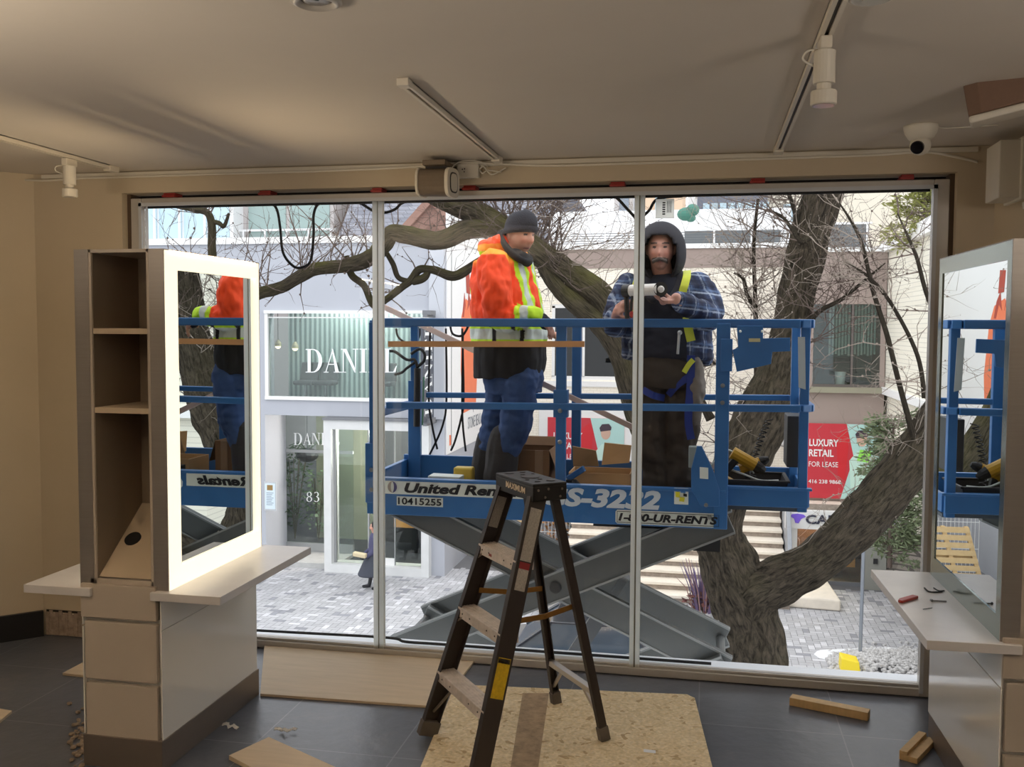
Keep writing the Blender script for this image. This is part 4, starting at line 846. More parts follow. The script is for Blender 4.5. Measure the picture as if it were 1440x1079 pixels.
MB().box(s0.x+.08, s0.x+.3, 24.5, 24.8, G, s0.z).build('post', m_white, sg)
one('stone_wall', 'rough grey stone retaining wall beside the cafe pillar', 'wall', MB().prism([(4.42, 24.6, G), (4.42, 24.6, -3.1), (5.0, 24.6, -3.35), (5.9, 24.0, -3.3), (5.9, 24.0, G)], (0, .8, 0)), brickmat('rubble_wall', C(168, 158, 146), C(128, 120, 110), C(92, 86, 80), .34, .13, .02))
st = thing('stone_stairs', 'broad pale stone stairs climbing behind the tree trunk', 'stairs', (.3, 22.4, G))
n_ = 11
for i in range(n_):
    z = G+(i+1)*.182; y = 22.3+i*.44
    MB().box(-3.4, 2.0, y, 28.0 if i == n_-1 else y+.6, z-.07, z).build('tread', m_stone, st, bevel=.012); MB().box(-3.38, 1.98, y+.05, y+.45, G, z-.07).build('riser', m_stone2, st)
one('stair_wall', 'grey sloping side wall between the stairs and the cafe sign', 'wall', MB().prism([(2.03, 22.9, G), (2.03, 24.2, G), (2.03, 25.6, G), (2.03, 25.6, -2.2), (2.03, 24.4, -2.6), (2.03, 23.2, -4.1)], (.11, 0, 0)), mat('plastic_grey', C(150, 154, 160), .4, var=.15, vscale=6), bevel=.02)
one('stone_slab', 'low triangular stone step on the pavers beside the trunk', 'step', MB().prism([(1.0, 22.6, G+.01), (3.1, 22.4, G+.01), (3.0, 24.4, G+.01), (1.4, 24.2, G+.01)], (0, 0, .26)), m_stone, bevel=.04)
# wire fence with pots behind the lift
fn = thing('wire_fence', 'white wire fence panel behind the scissor arms', 'fence', (-3.6, 26, G))
mb = MB()
for k in range(34): mb.tube([(-6.2+k*.1, 26.2, G+.02), (-6.2+k*.1, 26.2, -3.1)], .008, 4)
for z in (G+.1, -3.9, -3.2): mb.tube([(-6.2, 26.2, z), (-2.8, 26.2, z)], .01, 4)
mb.build('mesh', m_white, fn)
plant('shrub_pot', 'dry shrub with brown leaves behind the wire fence', 'shrub', (-4.1, 26.9, G), 1.1, .6, 220, mat('leaf_brown', C(176, 128, 78), .7, var=.3), 21, 'shrubs at the fence')
plant('shrub_pot', 'dark green shrub behind the wire fence', 'shrub', (-3.3, 27.0, G), 1.3, .7, 320, mat('leaf_dark', C(60, 84, 70), .7, var=.3), 22, 'shrubs at the fence')
def planter(px, py, z, label, cat):
    p = at(px, py, Z=G); t = plant('planter', label, cat, (p.x, p.y, G+.35), .5, .45, 200, mat('leaf_grass', C(150, 166, 120), .6, var=.2), 31)
    MB().lathe([(.3, 0), (.42, .36), (.38, .36), (.28, .05)], 20, (p.x, p.y, G)).build('pot', mat('pot_stone', C(190, 184, 178), .8), t); return t, p
t, p = planter(772, 858, G, 'round planter with a red flower bunch behind the ladder', 'planter'); mb = MB()
for i in range(60): a = RN.uniform(0, 6.28); r_ = RN.uniform(0, .3); mb.ell((p.x+.0+r_*cos(a), p.y+r_*sin(a), G+.7+RN.uniform(0, .35)), .045, 6, 4)
mb.build('flowers', mat('flower_red', C(206, 44, 64), .6), t)
p = at(990, 872, Z=G); t = plant('grass_planter', 'purple ornamental grass planter beside the tree trunk', 'planter', (p.x, p.y, G+.1), .5, .5, 120, mat('leaf_maroon', C(96, 56, 52), .7, var=.3), 8)
mb = MB(); mb2 = MB()
for i in range(90): a = RN.uniform(0, 6.28); r_ = RN.uniform(.05, .5); b0_ = V((p.x+r_*.5*cos(a), p.y+r_*.5*sin(a), G+.2)); (mb if i % 3 else mb2).tube([b0_, b0_+V((r_*.3*cos(a), r_*.3*sin(a), .5)), b0_+V((r_*.8*cos(a), r_*.8*sin(a), RN.uniform(.7, 1.15)))], [.018, .014, .004], 4)
mb.build('grass_blades', mat('blade_purple', C(104, 88, 122), .7), t); mb2.build('grass_blades', mat('blade_pink', C(150, 116, 110), .7), t)
# sign post with yellow foot, gravel heap
pp = at(1209, 935, Z=G)
t = thing('sign_post', 'thin grey metal post standing on the pavers at the right', 'post', (pp.x, pp.y, G)); MB().tube([pp, pp+V((0.02, 0, 2.9))], .035, 10).build('pole', mat('post_galv', C(150, 156, 164), .4, metal=.6), t); MB().lathe([(.12, 0), (.12, .02), (.04, .04)], 14, pp).build('base_plate', m_grey, t)
b_ = at(1195, 952, Z=G); one('yellow_block', 'yellow plastic barrier foot at the base of the thin post', 'barrier foot', MB().prism([(b_.x-.16, b_.y, G), (b_.x+.2, b_.y, G), (b_.x+.16, b_.y, G+.28), (b_.x-.15, b_.y, G+.34)], (0, .35, 0)), mat('yellow_plastic', C(240, 214, 44), .5), bevel=.02)
gv = MB(); gr = random.Random(4)
for i in range(1800):
    u = gr.random(); px = 1165+130*u; py = gr.gauss(938-6*u, 9); q = at(px, py, Z=G); r_ = gr.uniform(.018, .06)
    gv.ell(q+V((0, 0, r_*.5+max(0, .25*sin(u*3)*(1-abs(py-936)/20)))), (r_*gr.uniform(.7, 1.4), r_, r_*.8), 4, 3)
one('gravel_heap', 'heap of grey rubble and dirty ice on the pavers at the right', 'rubble', gv, mat('gravel', C(186, 184, 182), .9, var=.3, vscale=30), kind='stuff')
sh = MB()
for i in range(12): q = at(1165+8*i, 922-.3*i, Z=G); sh.ell(q, (.28, .30, .07), 8, 4)
one('snow_patch', 'flat patch of white ice next to the rubble heap', 'snow', sh, mat('ice', C(228, 230, 232), .7), kind='stuff')
# ---- car behind the scissor arms
cx, cy = -2.0, 16.2
car = thing('parked_car', 'dark parked car half hidden behind the scissor arms', 'car', (cx, cy, G))
m_car = mat('car_paint', C(30, 34, 42), .12, coat=1.0)
pr = [(-2.1, .35), (-2.15, .75), (-1.9, .95), (-1.1, 1.02), (-.5, 1.42), (.6, 1.46), (1.3, 1.1), (2.0, 1.0), (2.15, .75), (2.1, .35)]
MB().prism([(cx+x, cy-.82, G+z*.98+.0) for x, z in [(-2.1, .3), (-2.15, .72), (-1.9, .92), (-1.1, 1.0), (1.3, 1.05), (2.0, .98), (2.15, .72), (2.1, .3)]], (0, 1.64, 0)).build('body', m_car, car, bevel=.06)
cab = MB().add([(cx-1.1, cy-.76, G+.98), (cx+1.4, cy-.76, G+.98), (cx+1.4, cy+.76, G+.98), (cx-1.1, cy+.76, G+.98), (cx-.45, cy-.6, G+1.44), (cx+.75, cy-.6, G+1.46), (cx+.75, cy+.6, G+1.46), (cx-.45, cy+.6, G+1.44)], [(3, 2, 1, 0), (4, 5, 6, 7), (0, 1, 5, 4), (1, 2, 6, 5), (2, 3, 7, 6), (3, 0, 4, 7)])
cab.build('windows', mat('car_glass', C(60, 70, 80), .05, spec=.9), car)
MB().box(cx-.46, cx+.76, cy-.61, cy+.61, G+1.44, G+1.475).build('roof', m_car, car, bevel=.015)
mb = MB()
for s in (-1, 1):
    mb.tube([(cx-1.1, cy+s*.77, G+.99), (cx-.45, cy+s*.61, G+1.45)], .035, 6); mb.tube([(cx+1.4, cy+s*.77, G+.99), (cx+.75, cy+s*.61, G+1.47)], .035, 6); mb.tube([(cx+.15, cy+s*.77, G+.99), (cx+.15, cy+s*.61, G+1.46)], .035, 6)
mb.build('pillars', m_car, car)
for sx in (-1.35, 1.35):
    for sy in (-.74, .74):
        wh = MB().lathe([(.2, -.1), (.32, -.1), (.33, 0), (.32, .1), (.2, .1)], 24, (cx+sx, cy+sy, G+.33), (0, 1, 0)).build('wheel', m_black, car); MB().lathe([(.2, -.105), (.2, .105)], 20, (cx+sx, cy+sy, G+.33), (0, 1, 0)).build('hub', mat('alloy', C(150, 152, 156), .3, metal=.8), wh)
MB().box(cx-2.17, cx-2.1, cy-.7, cy-.4, G+.66, G+.8).box(cx-2.17, cx-2.1, cy+.4, cy+.7, G+.66, G+.8).build('headlight', mat('headlight', C(220, 225, 230), .1), car)
# ---- things seen in the right mirror: pallet, A-board, railing
pal = thing('wooden_pallet', 'wooden pallet leaning by the lilac side wall, seen in the right mirror', 'pallet', (-4.6, 25.5, G))
def pl(a, b, z0, z1, y0, y1): return MB().prism([(-6.0+a+z0*.28, y0, G+z0), (-6.0+b+z0*.28, y0, G+z0), (-6.0+b+z1*.28, y0, G+z1), (-6.0+a+z1*.28, y0, G+z1)], (0, y1-y0, 0))
m_pal = mat('pallet_wood', C(206, 176, 128), .8, var=.12)
for k in range(8): pl(0, 1.2, .02+k*.19, .15+k*.19, 25.0, 25.025).build('deck_board', m_pal, pal)
for a in (0, .55, 1.1): pl(a, a+.1, .02, 1.5, 25.025, 25.12).build('stringer', m_pal, pal)
for k in range(3): pl(0, 1.2, .05+k*.65, .17+k*.65, 25.12, 25.145).build('bottom_board', m_pal, pal)
# ---- backdrop of far buildings
def block(name, label, x0, x1, y, z0, z1, mwall, wins, mwin, depth=8, roof=None):
    t = thing(name, label, 'building', ((x0+x1)/2, y, z0), 'far buildings')
    MB().box(x0, x1, y, y+depth, z0, z1).build('wall', mwall, t)
    for (a, b, c, d) in wins: MB().box(a, b, y-.06, y+.02, c, d).build('window', mwin, t)
    return t
w1 = mat('far_glass_blue', C(190, 216, 228), .15, spec=.8); w2 = mat('far_glass_green', C(150, 172, 168), .15, spec=.8); fw_ = mat('far_white', C(236, 236, 236), .8); fg = mat('far_grey', C(128, 132, 142), .8); fp = mat('far_cream', C(236, 228, 210), .8)
condo = block('condo_block', 'white condo with big blue windows at the far left', -31, -21.8, 42, G, 14, fw_, [(-26.9+k*1.3, -25.75+k*1.3, 5.9, 8.4) for k in range(3)]+[(-22.9, -22.0, 5.9, 8.4)], w1)
for x in (-26.95, -25.7, -24.4, -23.1): MB().tube([(x, 41.7, 4.4), (x, 41.7, 9)], .06, 6).build('post', fw_, condo)
MB().box(-31, -21.8, 40.9, 42, 5.4, 5.6).build('balcony', mat('balc', C(206, 206, 208), .8), condo)
c2 = block('glass_block', 'block with greenish balcony glass left of the lilac shop roof', -21.8, -17.2, 43, G, 13, mat('far_taupe', C(190, 184, 182), .8), [(-21.5, -19.6, 5.7, 8.4), (-19.4, -17.4, 5.7, 8.4), (-21.5, -19.6, 3.6, 5.1), (-19.4, -17.4, 3.6, 5.1)], w2)
mb = MB().box(-21.8, -17, 42.6, 42.7, 6.3, 6.4).box(-21.8, -17, 42.6, 42.7, 4.15, 4.25)
for k in range(5): mb.tube([(-21.6+k*1.1, 42.6, 3.5), (-21.6+k*1.1, 42.6, 6.4)], .05, 5)
mb.build('balcony_rail', fw_, c2)
block('white_block', 'plain pale block behind the left mullion', -17.2, -13.6, 47.6, G, 13, mat('far_lilac', C(206, 204, 208), .8), [(-16.8, -15.9, 6.2, 7.9), (-15.6, -14.6, 5.9, 7.5), (-14.3, -13.8, 5.9, 8)], w1)
hs = thing('slate_house', 'house with grey slate roof and a brown brick gable', 'house', (-12, 42, G))
a, b_, c_ = at(560, 330, Y=40), at(655, 330, Y=40), at(608, 280, Y=40)
MB().prism([a, b_, c_], (0, .3, 0)).build('gable', brickmat('gable_brick', C(150, 116, 104), C(134, 100, 90), C(120, 100, 92), .22, .075), hs)
MB().prism([lerp(a, c_, .3)+V((.6, -.05, -.35)), lerp(b_, c_, .3)+V((-.6, -.05, -.35)), c_+V((0, -.05, -1.0))], (0, .05, 0)).build('gable_panel', mat('gable_dark', C(116, 88, 78), .9), hs)
for p_, q_ in ((a, c_), (b_, c_)): MB().beam(p_+V((0, -.15, -.1)), q_+V((0, -.15, .0)), .3, .22, (0, 1, 0)).build('bargeboard', mat('barge_brown', C(140, 108, 96), .8), hs)
m_sl = brickmat('slate_roof', C(150, 152, 160), C(120, 122, 132), C(96, 98, 106), .5, .2, .012)
MB().prism([(-16.5, 41.5, 5.6), (-6.7, 41.5, 5.6), (-6.7, 46, 10.6), (-16.5, 46, 10.6)], (0, .3, -.2)).build('roof', m_sl, hs)
MB().add([a, c_, c_+V((0, 5, 0)), a+V((-2, 2.5, 0))], [(0, 1, 2, 3)]).add([b_, b_+V((2.6, 2.5, 0)), c_+V((0, 5, 0)), c_], [(0, 1, 2, 3)]).build('gable_roof', m_sl, hs)
MB().box(-16.4, -6.8, 42, 46, G, 5.7).build('wall', fw_, hs)
MB().box(-15.5, -8.5, 38.5, 41, 5.1, 5.5).build('porch_roof', fw_, hs)
bk = block('red_block', 'narrow red brick house beside the slate roof', -10.2, -8.1, 52, G, 9.5, brickmat('far_red', C(176, 96, 82), C(160, 84, 72), C(170, 150, 140), .5, .2), [(-9.6, -9.0, 6.6, 8.2)], w1)
gs = block('stepped_house', 'grey sided house with steep roof behind the orange worker', -8.1, -5.6, 50, G, 7.2, mat('far_siding', C(122, 122, 128), .8), [], w1)
MB().prism([(-8.1, 49.9, 7.2), (-7.5, 49.9, 9.6), (-5.0, 49.9, 6.2), (-5.0, 49.9, 5.5)], (0, 4, 0)).build('roof', m_sl, gs)
block('pale_block', 'pale blue and white block behind the branches', -4.9, -2.95, 52, G, 14, fw_, [(-4.6, -4.1, 5.5, 9.4), (-3.8, -3.2, 5.5, 9.4)], mat('far_blueglass', C(166, 184, 204), .2))
block('peach_block', 'peach coloured block behind the right white mullion', -2.9, -1.15, 46, G, 12, mat('far_peach', C(222, 192, 164), .8), [(-2.4, -1.9, 6.5, 8)], w1)
tw = block('grey_tower', 'dark grey office block with two rows of windows', -.6, 3.55, 60, G, 16, mat('tower_grey', C(120, 124, 136), .7), [(-.25+k*.5, .13+k*.5, zz, zz+.75) for k in range(8) for zz in (8.65, 9.95)], w1)
block('white_tower', 'bright white block to the left of the grey office block', -1.1, -.6, 58, G, 16, fw_, [], w1)
block('cream_block', 'cream block behind the right tree trunk', 3.62, 24, 62, G, 20, fp, [(4.6, 5.3, 7.5, 9.5), (6.2, 6.6, 7.5, 9.5)], w1)
# roof terrace railing on the cream building
rl = thing('terrace_railing', 'white roof terrace railing with dark wires on the cream building', 'railing', (0, 34, 4.3))
for x in [-6+1.25*k for k in range(10)]: MB().box(x-.03, x+.03, 33.97, 34.03, 4.3, 5.35).build('post', fw_, rl)
mb = MB()
for k in range(9): mb.tube([(-6.2, 34, 4.42+k*.085), (5.4, 34, 4.42+k*.085)], .014, 4)
mb.build('wires', mat('wire_dark', C(80, 84, 88), .5), rl)
MB().box(-6.2, 5.4, 33.96, 34.04, 5.3, 5.36).build('top_rail', fw_, rl)
one('roof_parapet', 'long white parapet wall on the roof behind the railing', 'parapet', MB().box(-6.3, 3.2, 39, 39.3, 4.3, 6.5), fw_)
one('roof_screen', 'dark louvred screen on the roof behind the railing', 'screen', MB().box(3.9, 5.6, 36, 36.1, 4.3, 5.5).box(-.8, 2.6, 36, 36.1, 4.3, 5.35), mat('screen_grey', C(104, 108, 110), .7))
one('roof_tent', 'green covered bundle on the far roof beside the hooded worker', 'bundle', MB().ell((-.8, 38, 6.2), (.34, .3, .26), 12, 8).ell((-.55, 38, 6.35), (.26, .28, .24), 12, 8).ell((-.62, 38, 6.05), (.2, .2, .16), 10, 6), mat('teal_cover', C(70, 124, 108), .7))
# ============================================================ scissor lift
YN, YF = 5.45, 6.2; DK = .70
m_blue = mat('lift_blue', C(44, 102, 160), .42, var=.09, vscale=7, coat=.2)
m_arm = mat('lift_grey', C(88, 91, 90), .45, var=.05, vscale=5, metal=.15)
m_arml = mat('lift_grey_edge', C(136, 139, 138), .45)
m_dec = mat('decal_white', C(214, 222, 216), .45); m_decb = mat('decal_black', C(24, 26, 32), .45)
XL, XM, XE = -1.98, .126, .572
LF = thing('scissor_lift', 'blue scissor lift platform on grey folding arms outside the window', 'lift', (-.9, 5.82, G))
sp = MB().box(XL, XM, YN, YN+.04, .634, .852).box(XL-.0, XM, YN-.008, YN+.05, .84, .856)
side = sp.build('side_panel', m_blue, LF, bevel=.003)
MB().box(XL, XM, YF-.03, YF, .634, .90).build('side_panel', m_blue, LF, bevel=.003)
MB().box(XL, XL+.03, YN+.04, YF-.03, .634, .87).build('end_board', m_blue, LF, bevel=.003)
MB().box(XL, XM, YN+.04, YF-.03, .65, DK).build('deck', mat('deck_steel', C(84, 92, 100), .6, metal=.3, var=.1, vscale=20), LF)
MB().box(XM-.9, XE, YN+.08, YF-.08, .735, .755).build('extension_deck', mat('deck_steel', C(84, 92, 100), .6, metal=.3), LF)
MB().box(XM, XE, YN+.03, YN+.06, .765, .864).box(XM, XE+.02, YN+.02, YN+.07, .862, .876).build('extension_board', m_blue, LF, bevel=.003)
MB().box(XM, XE, YF-.09, YF-.06, .75, .90).build('extension_board', m_blue, LF, bevel=.003)
MB().box(XE-.02, XE+.01, YN+.061, YF-.091, .765, .862).build('extension_board', m_blue, LF, bevel=.003)
rs = .022
def rail(name, pts, s=rs): 
    mb = MB()
    for a, b in zip(pts, pts[1:]): mb.beam(V(a), V(b), 2*s, 2*s)
    return mb.build(name, m_blue, LF, bevel=.006)
zt = 1.785
rail('top_rail', [(XL+.03, YN+.03, zt), (XE-.06, YN+.03, zt), (XE-.012, YN+.05, zt), (XE, YN+.10, zt)], .024)
rail('top_rail', [(XL+.03, YF-.03, zt), (XE-.06, YF-.03, zt), (XE-.012, YF-.05, zt), (XE, YF-.10, zt)], .024)
rail('top_rail', [(XE, YN+.1, zt), (XE, YF-.1, zt)], .022); rail('top_rail', [(XL+.03, YN+.03, zt-.01), (XL+.03, YF-.03, zt-.01)], .022)
zm = 1.29
rail('mid_rail', [(XL+.12, YN+.02, zm), (XE-.05, YN+.02, zm+.03), (XE-.0, YN+.05, zm+.03), (XE+.012, YN+.11, zm+.03)], .02)
rail('mid_rail', [(XL+.16, YF-.03, zm+.015), (XE-.05, YF-.03, zm+.04), (XE, YF-.08, zm+.04)], .018)
rail('mid_rail', [(XE+.01, YN+.1, zm+.03), (XE+.01, YF-.1, zm+.03)], .02); rail('mid_rail', [(XL+.05, YN+.05, zm-.05), (XL+.05, YF-.05, zm-.05)], .025)
def post(x, y, z0, z1, wx=.05, wy=.04): return MB().box(x-wx/2, x+wx/2, y-wy/2, y+wy/2, z0, z1).build('post', m_blue, LF, bevel=.004)
post(-1.943, YN+.03, .70, zt); post(-.81, YN+.04, .70, zt, .058); p_m = post(.10, YN+.016, .634, zt, .075); post(.542, YN+.06, .74, zt, .05)
post(-1.90, YF-.03, .70, 1.40, .085); post(-.81, YF-.03, .80, zt, .06); post(.10, YF-.03, .70, zt, .06); post(.545, YF-.09, .74, zt, .05)
post(-1.90, YF-.03, 1.40, zt, .05)
# sleeves at the lower posts
MB().box(-1.99, -1.915, YN-.002, YN+.07, .70, 1.06).box(-2.0, -1.93, YN+.1, YN+.16, .70, 1.1).build('post_sleeve', m_blue, LF, bevel=.004)
MB().box(.085, .15, YN-.012, YN+.05, 1.52, 1.70).build('post_sleeve', m_blue, p_m, bevel=.004)
MB().box(-.852, -.768, YN+.01, YN+.07, 1.24, 1.40).build('post_sleeve', m_blue, LF, bevel=.004)
for (x, z) in ((-.81, 1.28), (.10, 1.345), (.10, 1.44), (-.81, 1.1), (.04, .70), (.02, .77), (-1.95, .9), (-1.95, .78)):
    MB().lathe([(.014, 0), (.012, .008), (0, .01)], 8, (x, YN-.004 if z < 1 else YN+.0, z), (0, -1, 0)).build('bolt', mat('bolt_steel', C(150, 156, 160), .3, metal=.8), LF)
# gusset and control box at the right end of the main deck
yy = YN-.012
gs_ = [at(a, b, Y=yy) for a, b in [(972, 690), (972, 660), (980, 628), (987, 628), (1003, 662), (1012, 690), (1012, 713), (985, 712)]]
MB().prism(gs_, (0, .03, 0)).build('gusset', m_blue, LF, bevel=.003)
p0, p1 = at(968, 658, Y=YN+.03), at(982, 629, Y=YN+.03); MB().box(p0.x, p1.x, YN+.03, YN+.10, p0.z, p1.z).build('switch_box', mat('box_grey', C(150, 160, 156), .5), LF, bevel=.004)
def dpl(name, pix, m, y=YN-.0, th=.002, par=None, bevel=0):
    pts = [at(a, b, Y=y) for a, b in pix]; return MB().prism(pts, (0, -th, 0)).build(name, m, par or LF, bevel=bevel)
dpl('sticker', [(984, 657), (996, 658), (996, 674), (984, 673)], m_dec, yy)
dpl('sticker', [(948, 686), (968, 687), (968, 710), (948, 709)], m_dec, YN); dpl('sticker_mark', [(950, 692), (956, 692), (956, 700), (950, 699)], mat('decal_yellow', C(206, 200, 40), .5), YN-.003); dpl('sticker_mark', [(956, 699), (963, 700), (962, 706), (955, 705)], mat('decal_yellow', C(206, 200, 40), .5), YN-.003); dpl('sticker_mark', [(957, 688), (964, 689), (964, 694), (957, 693)], mat('decal_blue', C(60, 120, 180), .5), YN-.003); dpl('sticker_mark', [(961, 694), (966, 695), (966, 699), (961, 698)], m_decb, YN-.003)
# decals of the side panel
z0, z1 = .760, .838
def fx(px): return at(px, 690, Y=YN).x
def fz(px, py): return at(px, py, Y=YN).z
MB().box(XL+.04, fx(757), YN-.002, YN, z0, z1).build('decal_banner', m_dec, side)
text('lettering', 'United Rentals', V((fx(569), YN-.003, z0+.010)), V((fx(740), YN-.003, z0+.010)), V((fx(569), YN-.003, z1-.008)), m_decb, side, shear=.22, offset=.042, thick=.0015)
def arc(cx, cz, r0, r1, a0, a1, m, nm):
    mb = MB(); N = 10
    for k in range(N):
        t0, t1 = a0+(a1-a0)*k/N, a0+(a1-a0)*(k+1)/N
        mb.add([(cx+r1*.85*cos(t0), YN-.004, cz+r1*sin(t0)), (cx+r1*.85*cos(t1), YN-.004, cz+r1*sin(t1)), (cx+r0*cos(t1)*.3, YN-.004, cz+r0*sin(t1)), (cx+r0*cos(t0)*.3, YN-.004, cz+r0*sin(t0))], [(0, 1, 2, 3)])
    return mb.build(nm, m, side)
cx, cz = fx(552), .802
arc(cx, cz, .032, .034, -pi/2, pi/2, mat('decal_navy', C(62, 60, 110), .5), 'emblem'); arc(cx, cz, .032, .034, pi/2, 3*pi/2, mat('decal_taupe', C(150, 140, 130), .5), 'emblem')
MB().box(fx(558), fx(623), YN-.002, YN, .692, .747).build('number_plate', m_dec, side)
text('lettering', '10415255', V((fx(560), YN-.003, .699)), V((fx(621), YN-.003, .699)), V((fx(560), YN-.003, .741)), m_decb, side, offset=.02, thick=.0015)
text('lettering', 'GS-3232', V((fx(763), YN-.0005, .728)), V((fx(929), YN-.0005, .728)), V((fx(763), YN-.0005, .838)), mat('decal_grey', C(196, 206, 214), .45), side, shear=.22, offset=.045, thick=.0015)
xa, xb = fx(866), fx(1014); MB().prism([(xa, YN, .652), (xa+.01, YN, .642), (xb-.01, YN, .642), (xb, YN, .652), (xb, YN, .711), (xb-.01, YN, .721), (xa+.01, YN, .721), (xa, YN, .711)], (0, -.002, 0)).build('phone_plate', m_dec, side)
ed = MB(); xa, xb, za, zb = fx(866)+.008, fx(1014)-.008, .648, .714
for q in ((xa, xb, za, za+.003), (xa, xb, zb-.003, zb), (xa, xa+.003, za+.003, zb-.003), (xb-.003, xb, za+.003, zb-.003)): ed.box(q[0], q[1], YN-.004, YN-.002, q[2], q[3])
ed.build('plate_border', m_decb, side)
text('lettering', '1-800-UR-RENTS', V((fx(870), YN-.003, .658)), V((fx(1010), YN-.003, .658)), V((fx(870), YN-.003, .704)), m_decb, side, shear=.22, offset=.042, thick=.0015)
# bracket plate for the control box, document tube and manual box at the right end
bp_ = dpl('control_bracket', [(1036, 458), (1073, 458), (1073, 476), (1111, 475), (1111, 494), (1086, 495), (1084, 512), (1036, 523), (1030, 492), (1038, 489)], m_blue, YN-.005, .012, bevel=.003)
dpl('sticker', [(1053, 476), (1069, 476), (1069, 481), (1053, 481)], mat('decal_tan', C(190, 184, 140), .5), YN-.018, .001, bp_)
for px in (1041, 1072): 
    q = at(px, 466, Y=YN-.017); MB().lathe([(.008, 0), (0, .006)], 8, q, (0, -1, 0)).build('bolt', m_dec, bp_)
dpl('document_strip', [(1122, 474), (1132, 474), (1133, 548), (1123, 545)], mat('strip_grey', C(176, 186, 188), .5, var=.1), YN+.03, .004)
MB().box(at(1107, 600, Y=YN+.12).x, at(1128, 600, Y=YN+.12).x, YN+.11, YN+.34, .98, 1.27).build('manual_box', mat('box_dark', C(52, 54, 56), .5), LF, bevel=.006)
pts = []
for i in range(15*16): 
    t = i/(15*16); c = at(1082-24*t-6*sin(t*3), 590+92*t, Y=YN+.25+.1*t); pts.append(c+V((.018*cos(i*2*pi/16), 0.018*sin(i*2*pi/16), 0)))
MB().tube(pts, .0035, 5).build('coil_cord', m_black, LF, smooth=True)
for pix in ([(557, 462), (560, 474), (572, 482), (588, 476), (590, 462)], [(633, 458), (637, 470), (650, 472), (659, 458)], [(605, 462), (603, 560), (608, 600), (615, 632)], [(627, 462), (628, 560), (622, 600), (604, 640), (597, 655)], [(650, 462), (652, 560), (648, 590), (640, 620), (634, 634)], [(651, 470), (650, 580), (655, 635)]):
    MB().tube(spline([tuple(at(a, b, Y=YF+.03)) for a, b in pix], 6), .008, 6).build('hanging_cable', m_black, LF, smooth=True)
# scissor stack
h, Lh = .43, .955; xc, zc = -.832, .245
def arm(cx, cz, s, y, th, wd=.17):
    a, b = V((cx-Lh, y+th/2, cz-s*h)), V((cx+Lh, y+th/2, cz+s*h)); d = (b-a).normalized(); n_ = V((-d.z, 0, d.x)) 
    MB().obox((a+b)/2, (b-a)/2+d*.03, n_*wd/2, V((0, th/2, 0))).build('scissor_arm', m_arm, LF, bevel=.006)
    mb = MB()
    for k in (-1, 1): mb.obox((a+b)/2+n_*k*(wd/2-.006)-V((0, .004, 0)), (b-a)/2+d*.028, n_*.006, V((0, th/2, 0)))
    mb.build('arm_edge', m_arml, LF)
for st_ in range(5):
    cz_ = zc-st_*2*h
    for y, s in ((YN+.02, 1), (YN+.075, -1), (YF-.08, 1), (YF-.135, -1)): arm(xc, cz_, s, y, .05)
    MB().tube([(xc, YN+.01, cz_), (xc, YF-.02, cz_)], .03, 14).lathe([(.035, -.006), (.035, .0)], 16, (xc, YN+.018, cz_), (0, 1, 0)).build('pivot_tube', mat('pivot_dark', C(60, 62, 64), .4, metal=.4), LF)
    for x in (xc-Lh, xc+Lh): MB().tube([(x, YN+.02, cz_-h), (x, YF-.03, cz_-h)], .028, 12).build('cross_tube', m_arm, LF)
MB().beam((xc-.45, 5.8, zc-2*h-.5), (xc+.28, 5.8, zc-.16), .09, .09).build('lift_cylinder', mat('cyl_dark', C(70, 72, 74), .4, metal=.3), LF)
MB().beam((xc+.28, 5.8, zc-.16), (xc+.45, 5.8, zc+.12), .05, .05).build('cylinder_rod', mat('cyl_rod', C(210, 212, 214), .15, metal=.9), LF)
zb_ = zc-9*h
MB().box(xc-1.2, xc+1.2, YN-.02, YF+.02, G+.16, zb_+.06).build('chassis', m_blue, LF, bevel=.02)
for x in (xc-.8, xc+.8):
    for y in (YN-.06, YF-.06): MB().lathe([(.12, 0), (.19, 0), (.19, .12), (.12, .12)], 22, (x, y, G+.19), (0, 1, 0)).build('wheel', m_black, LF)
MB().box(XM-.75, XM-.05, YN+.1, YF-.1, .60, .65).build('slide_bracket', mat('pivot_dark', C(60, 62, 64), .4), LF)
q0, q1 = at(975, 745, Y=YN+.1), at(1000, 775, Y=YN+.1)
MB().box(q0.x, q1.x+.05, YN+.08, YN+.18, q1.z, .65).build('slide_block', m_black, LF)

# ---- loose things on the platform
m_card = mat('cardboard', C(188, 150, 104), .85, var=.05, vscale=4); m_card2 = mat('cardboard_dark', C(128, 96, 66), .85, var=.06, vscale=4)
b1 = thing('cardboard_box', 'tall brown cardboard box with a tape strip behind the middle blue post', 'box', (-1.03, 5.97, DK), 'cardboard boxes on the platform')
def cbox(o, x0, x1, y0, y1, z1, m, flaps):
    t = .006; MB().box(x0, x1, y0, y0+t, DK+.002, z1).box(x0, x1, y1-t, y1, DK+.002, z1).box(x0, x0+t, y0+t, y1-t, DK+.002, z1).box(x1-t, x1, y0+t, y1-t, DK+.002, z1).box(x0, x1, y0, y1, DK+.002, DK+.008).build('box_wall', m, o)
    for f in flaps: MB().prism(f, (0, .006, .002)).build('flap', m, o)
cbox(b1, -1.17, -.93, 5.82, 6.10, 1.0, m_card2, [[(-.93, 5.82, 1.0), (-.88, 5.83, .86), (-.88, 6.08, .86), (-.93, 6.1, 1.0)], [(-1.17, 6.09, 1.0), (-.93, 6.09, 1.0), (-.90, 6.14, 1.05), (-1.15, 6.14, 1.05)]])
MB().box(-1.02, -.97, 5.817, 5.82, DK+.02, 1.0).build('tape', mat('tape_brown', C(150, 122, 92), .4), b1)
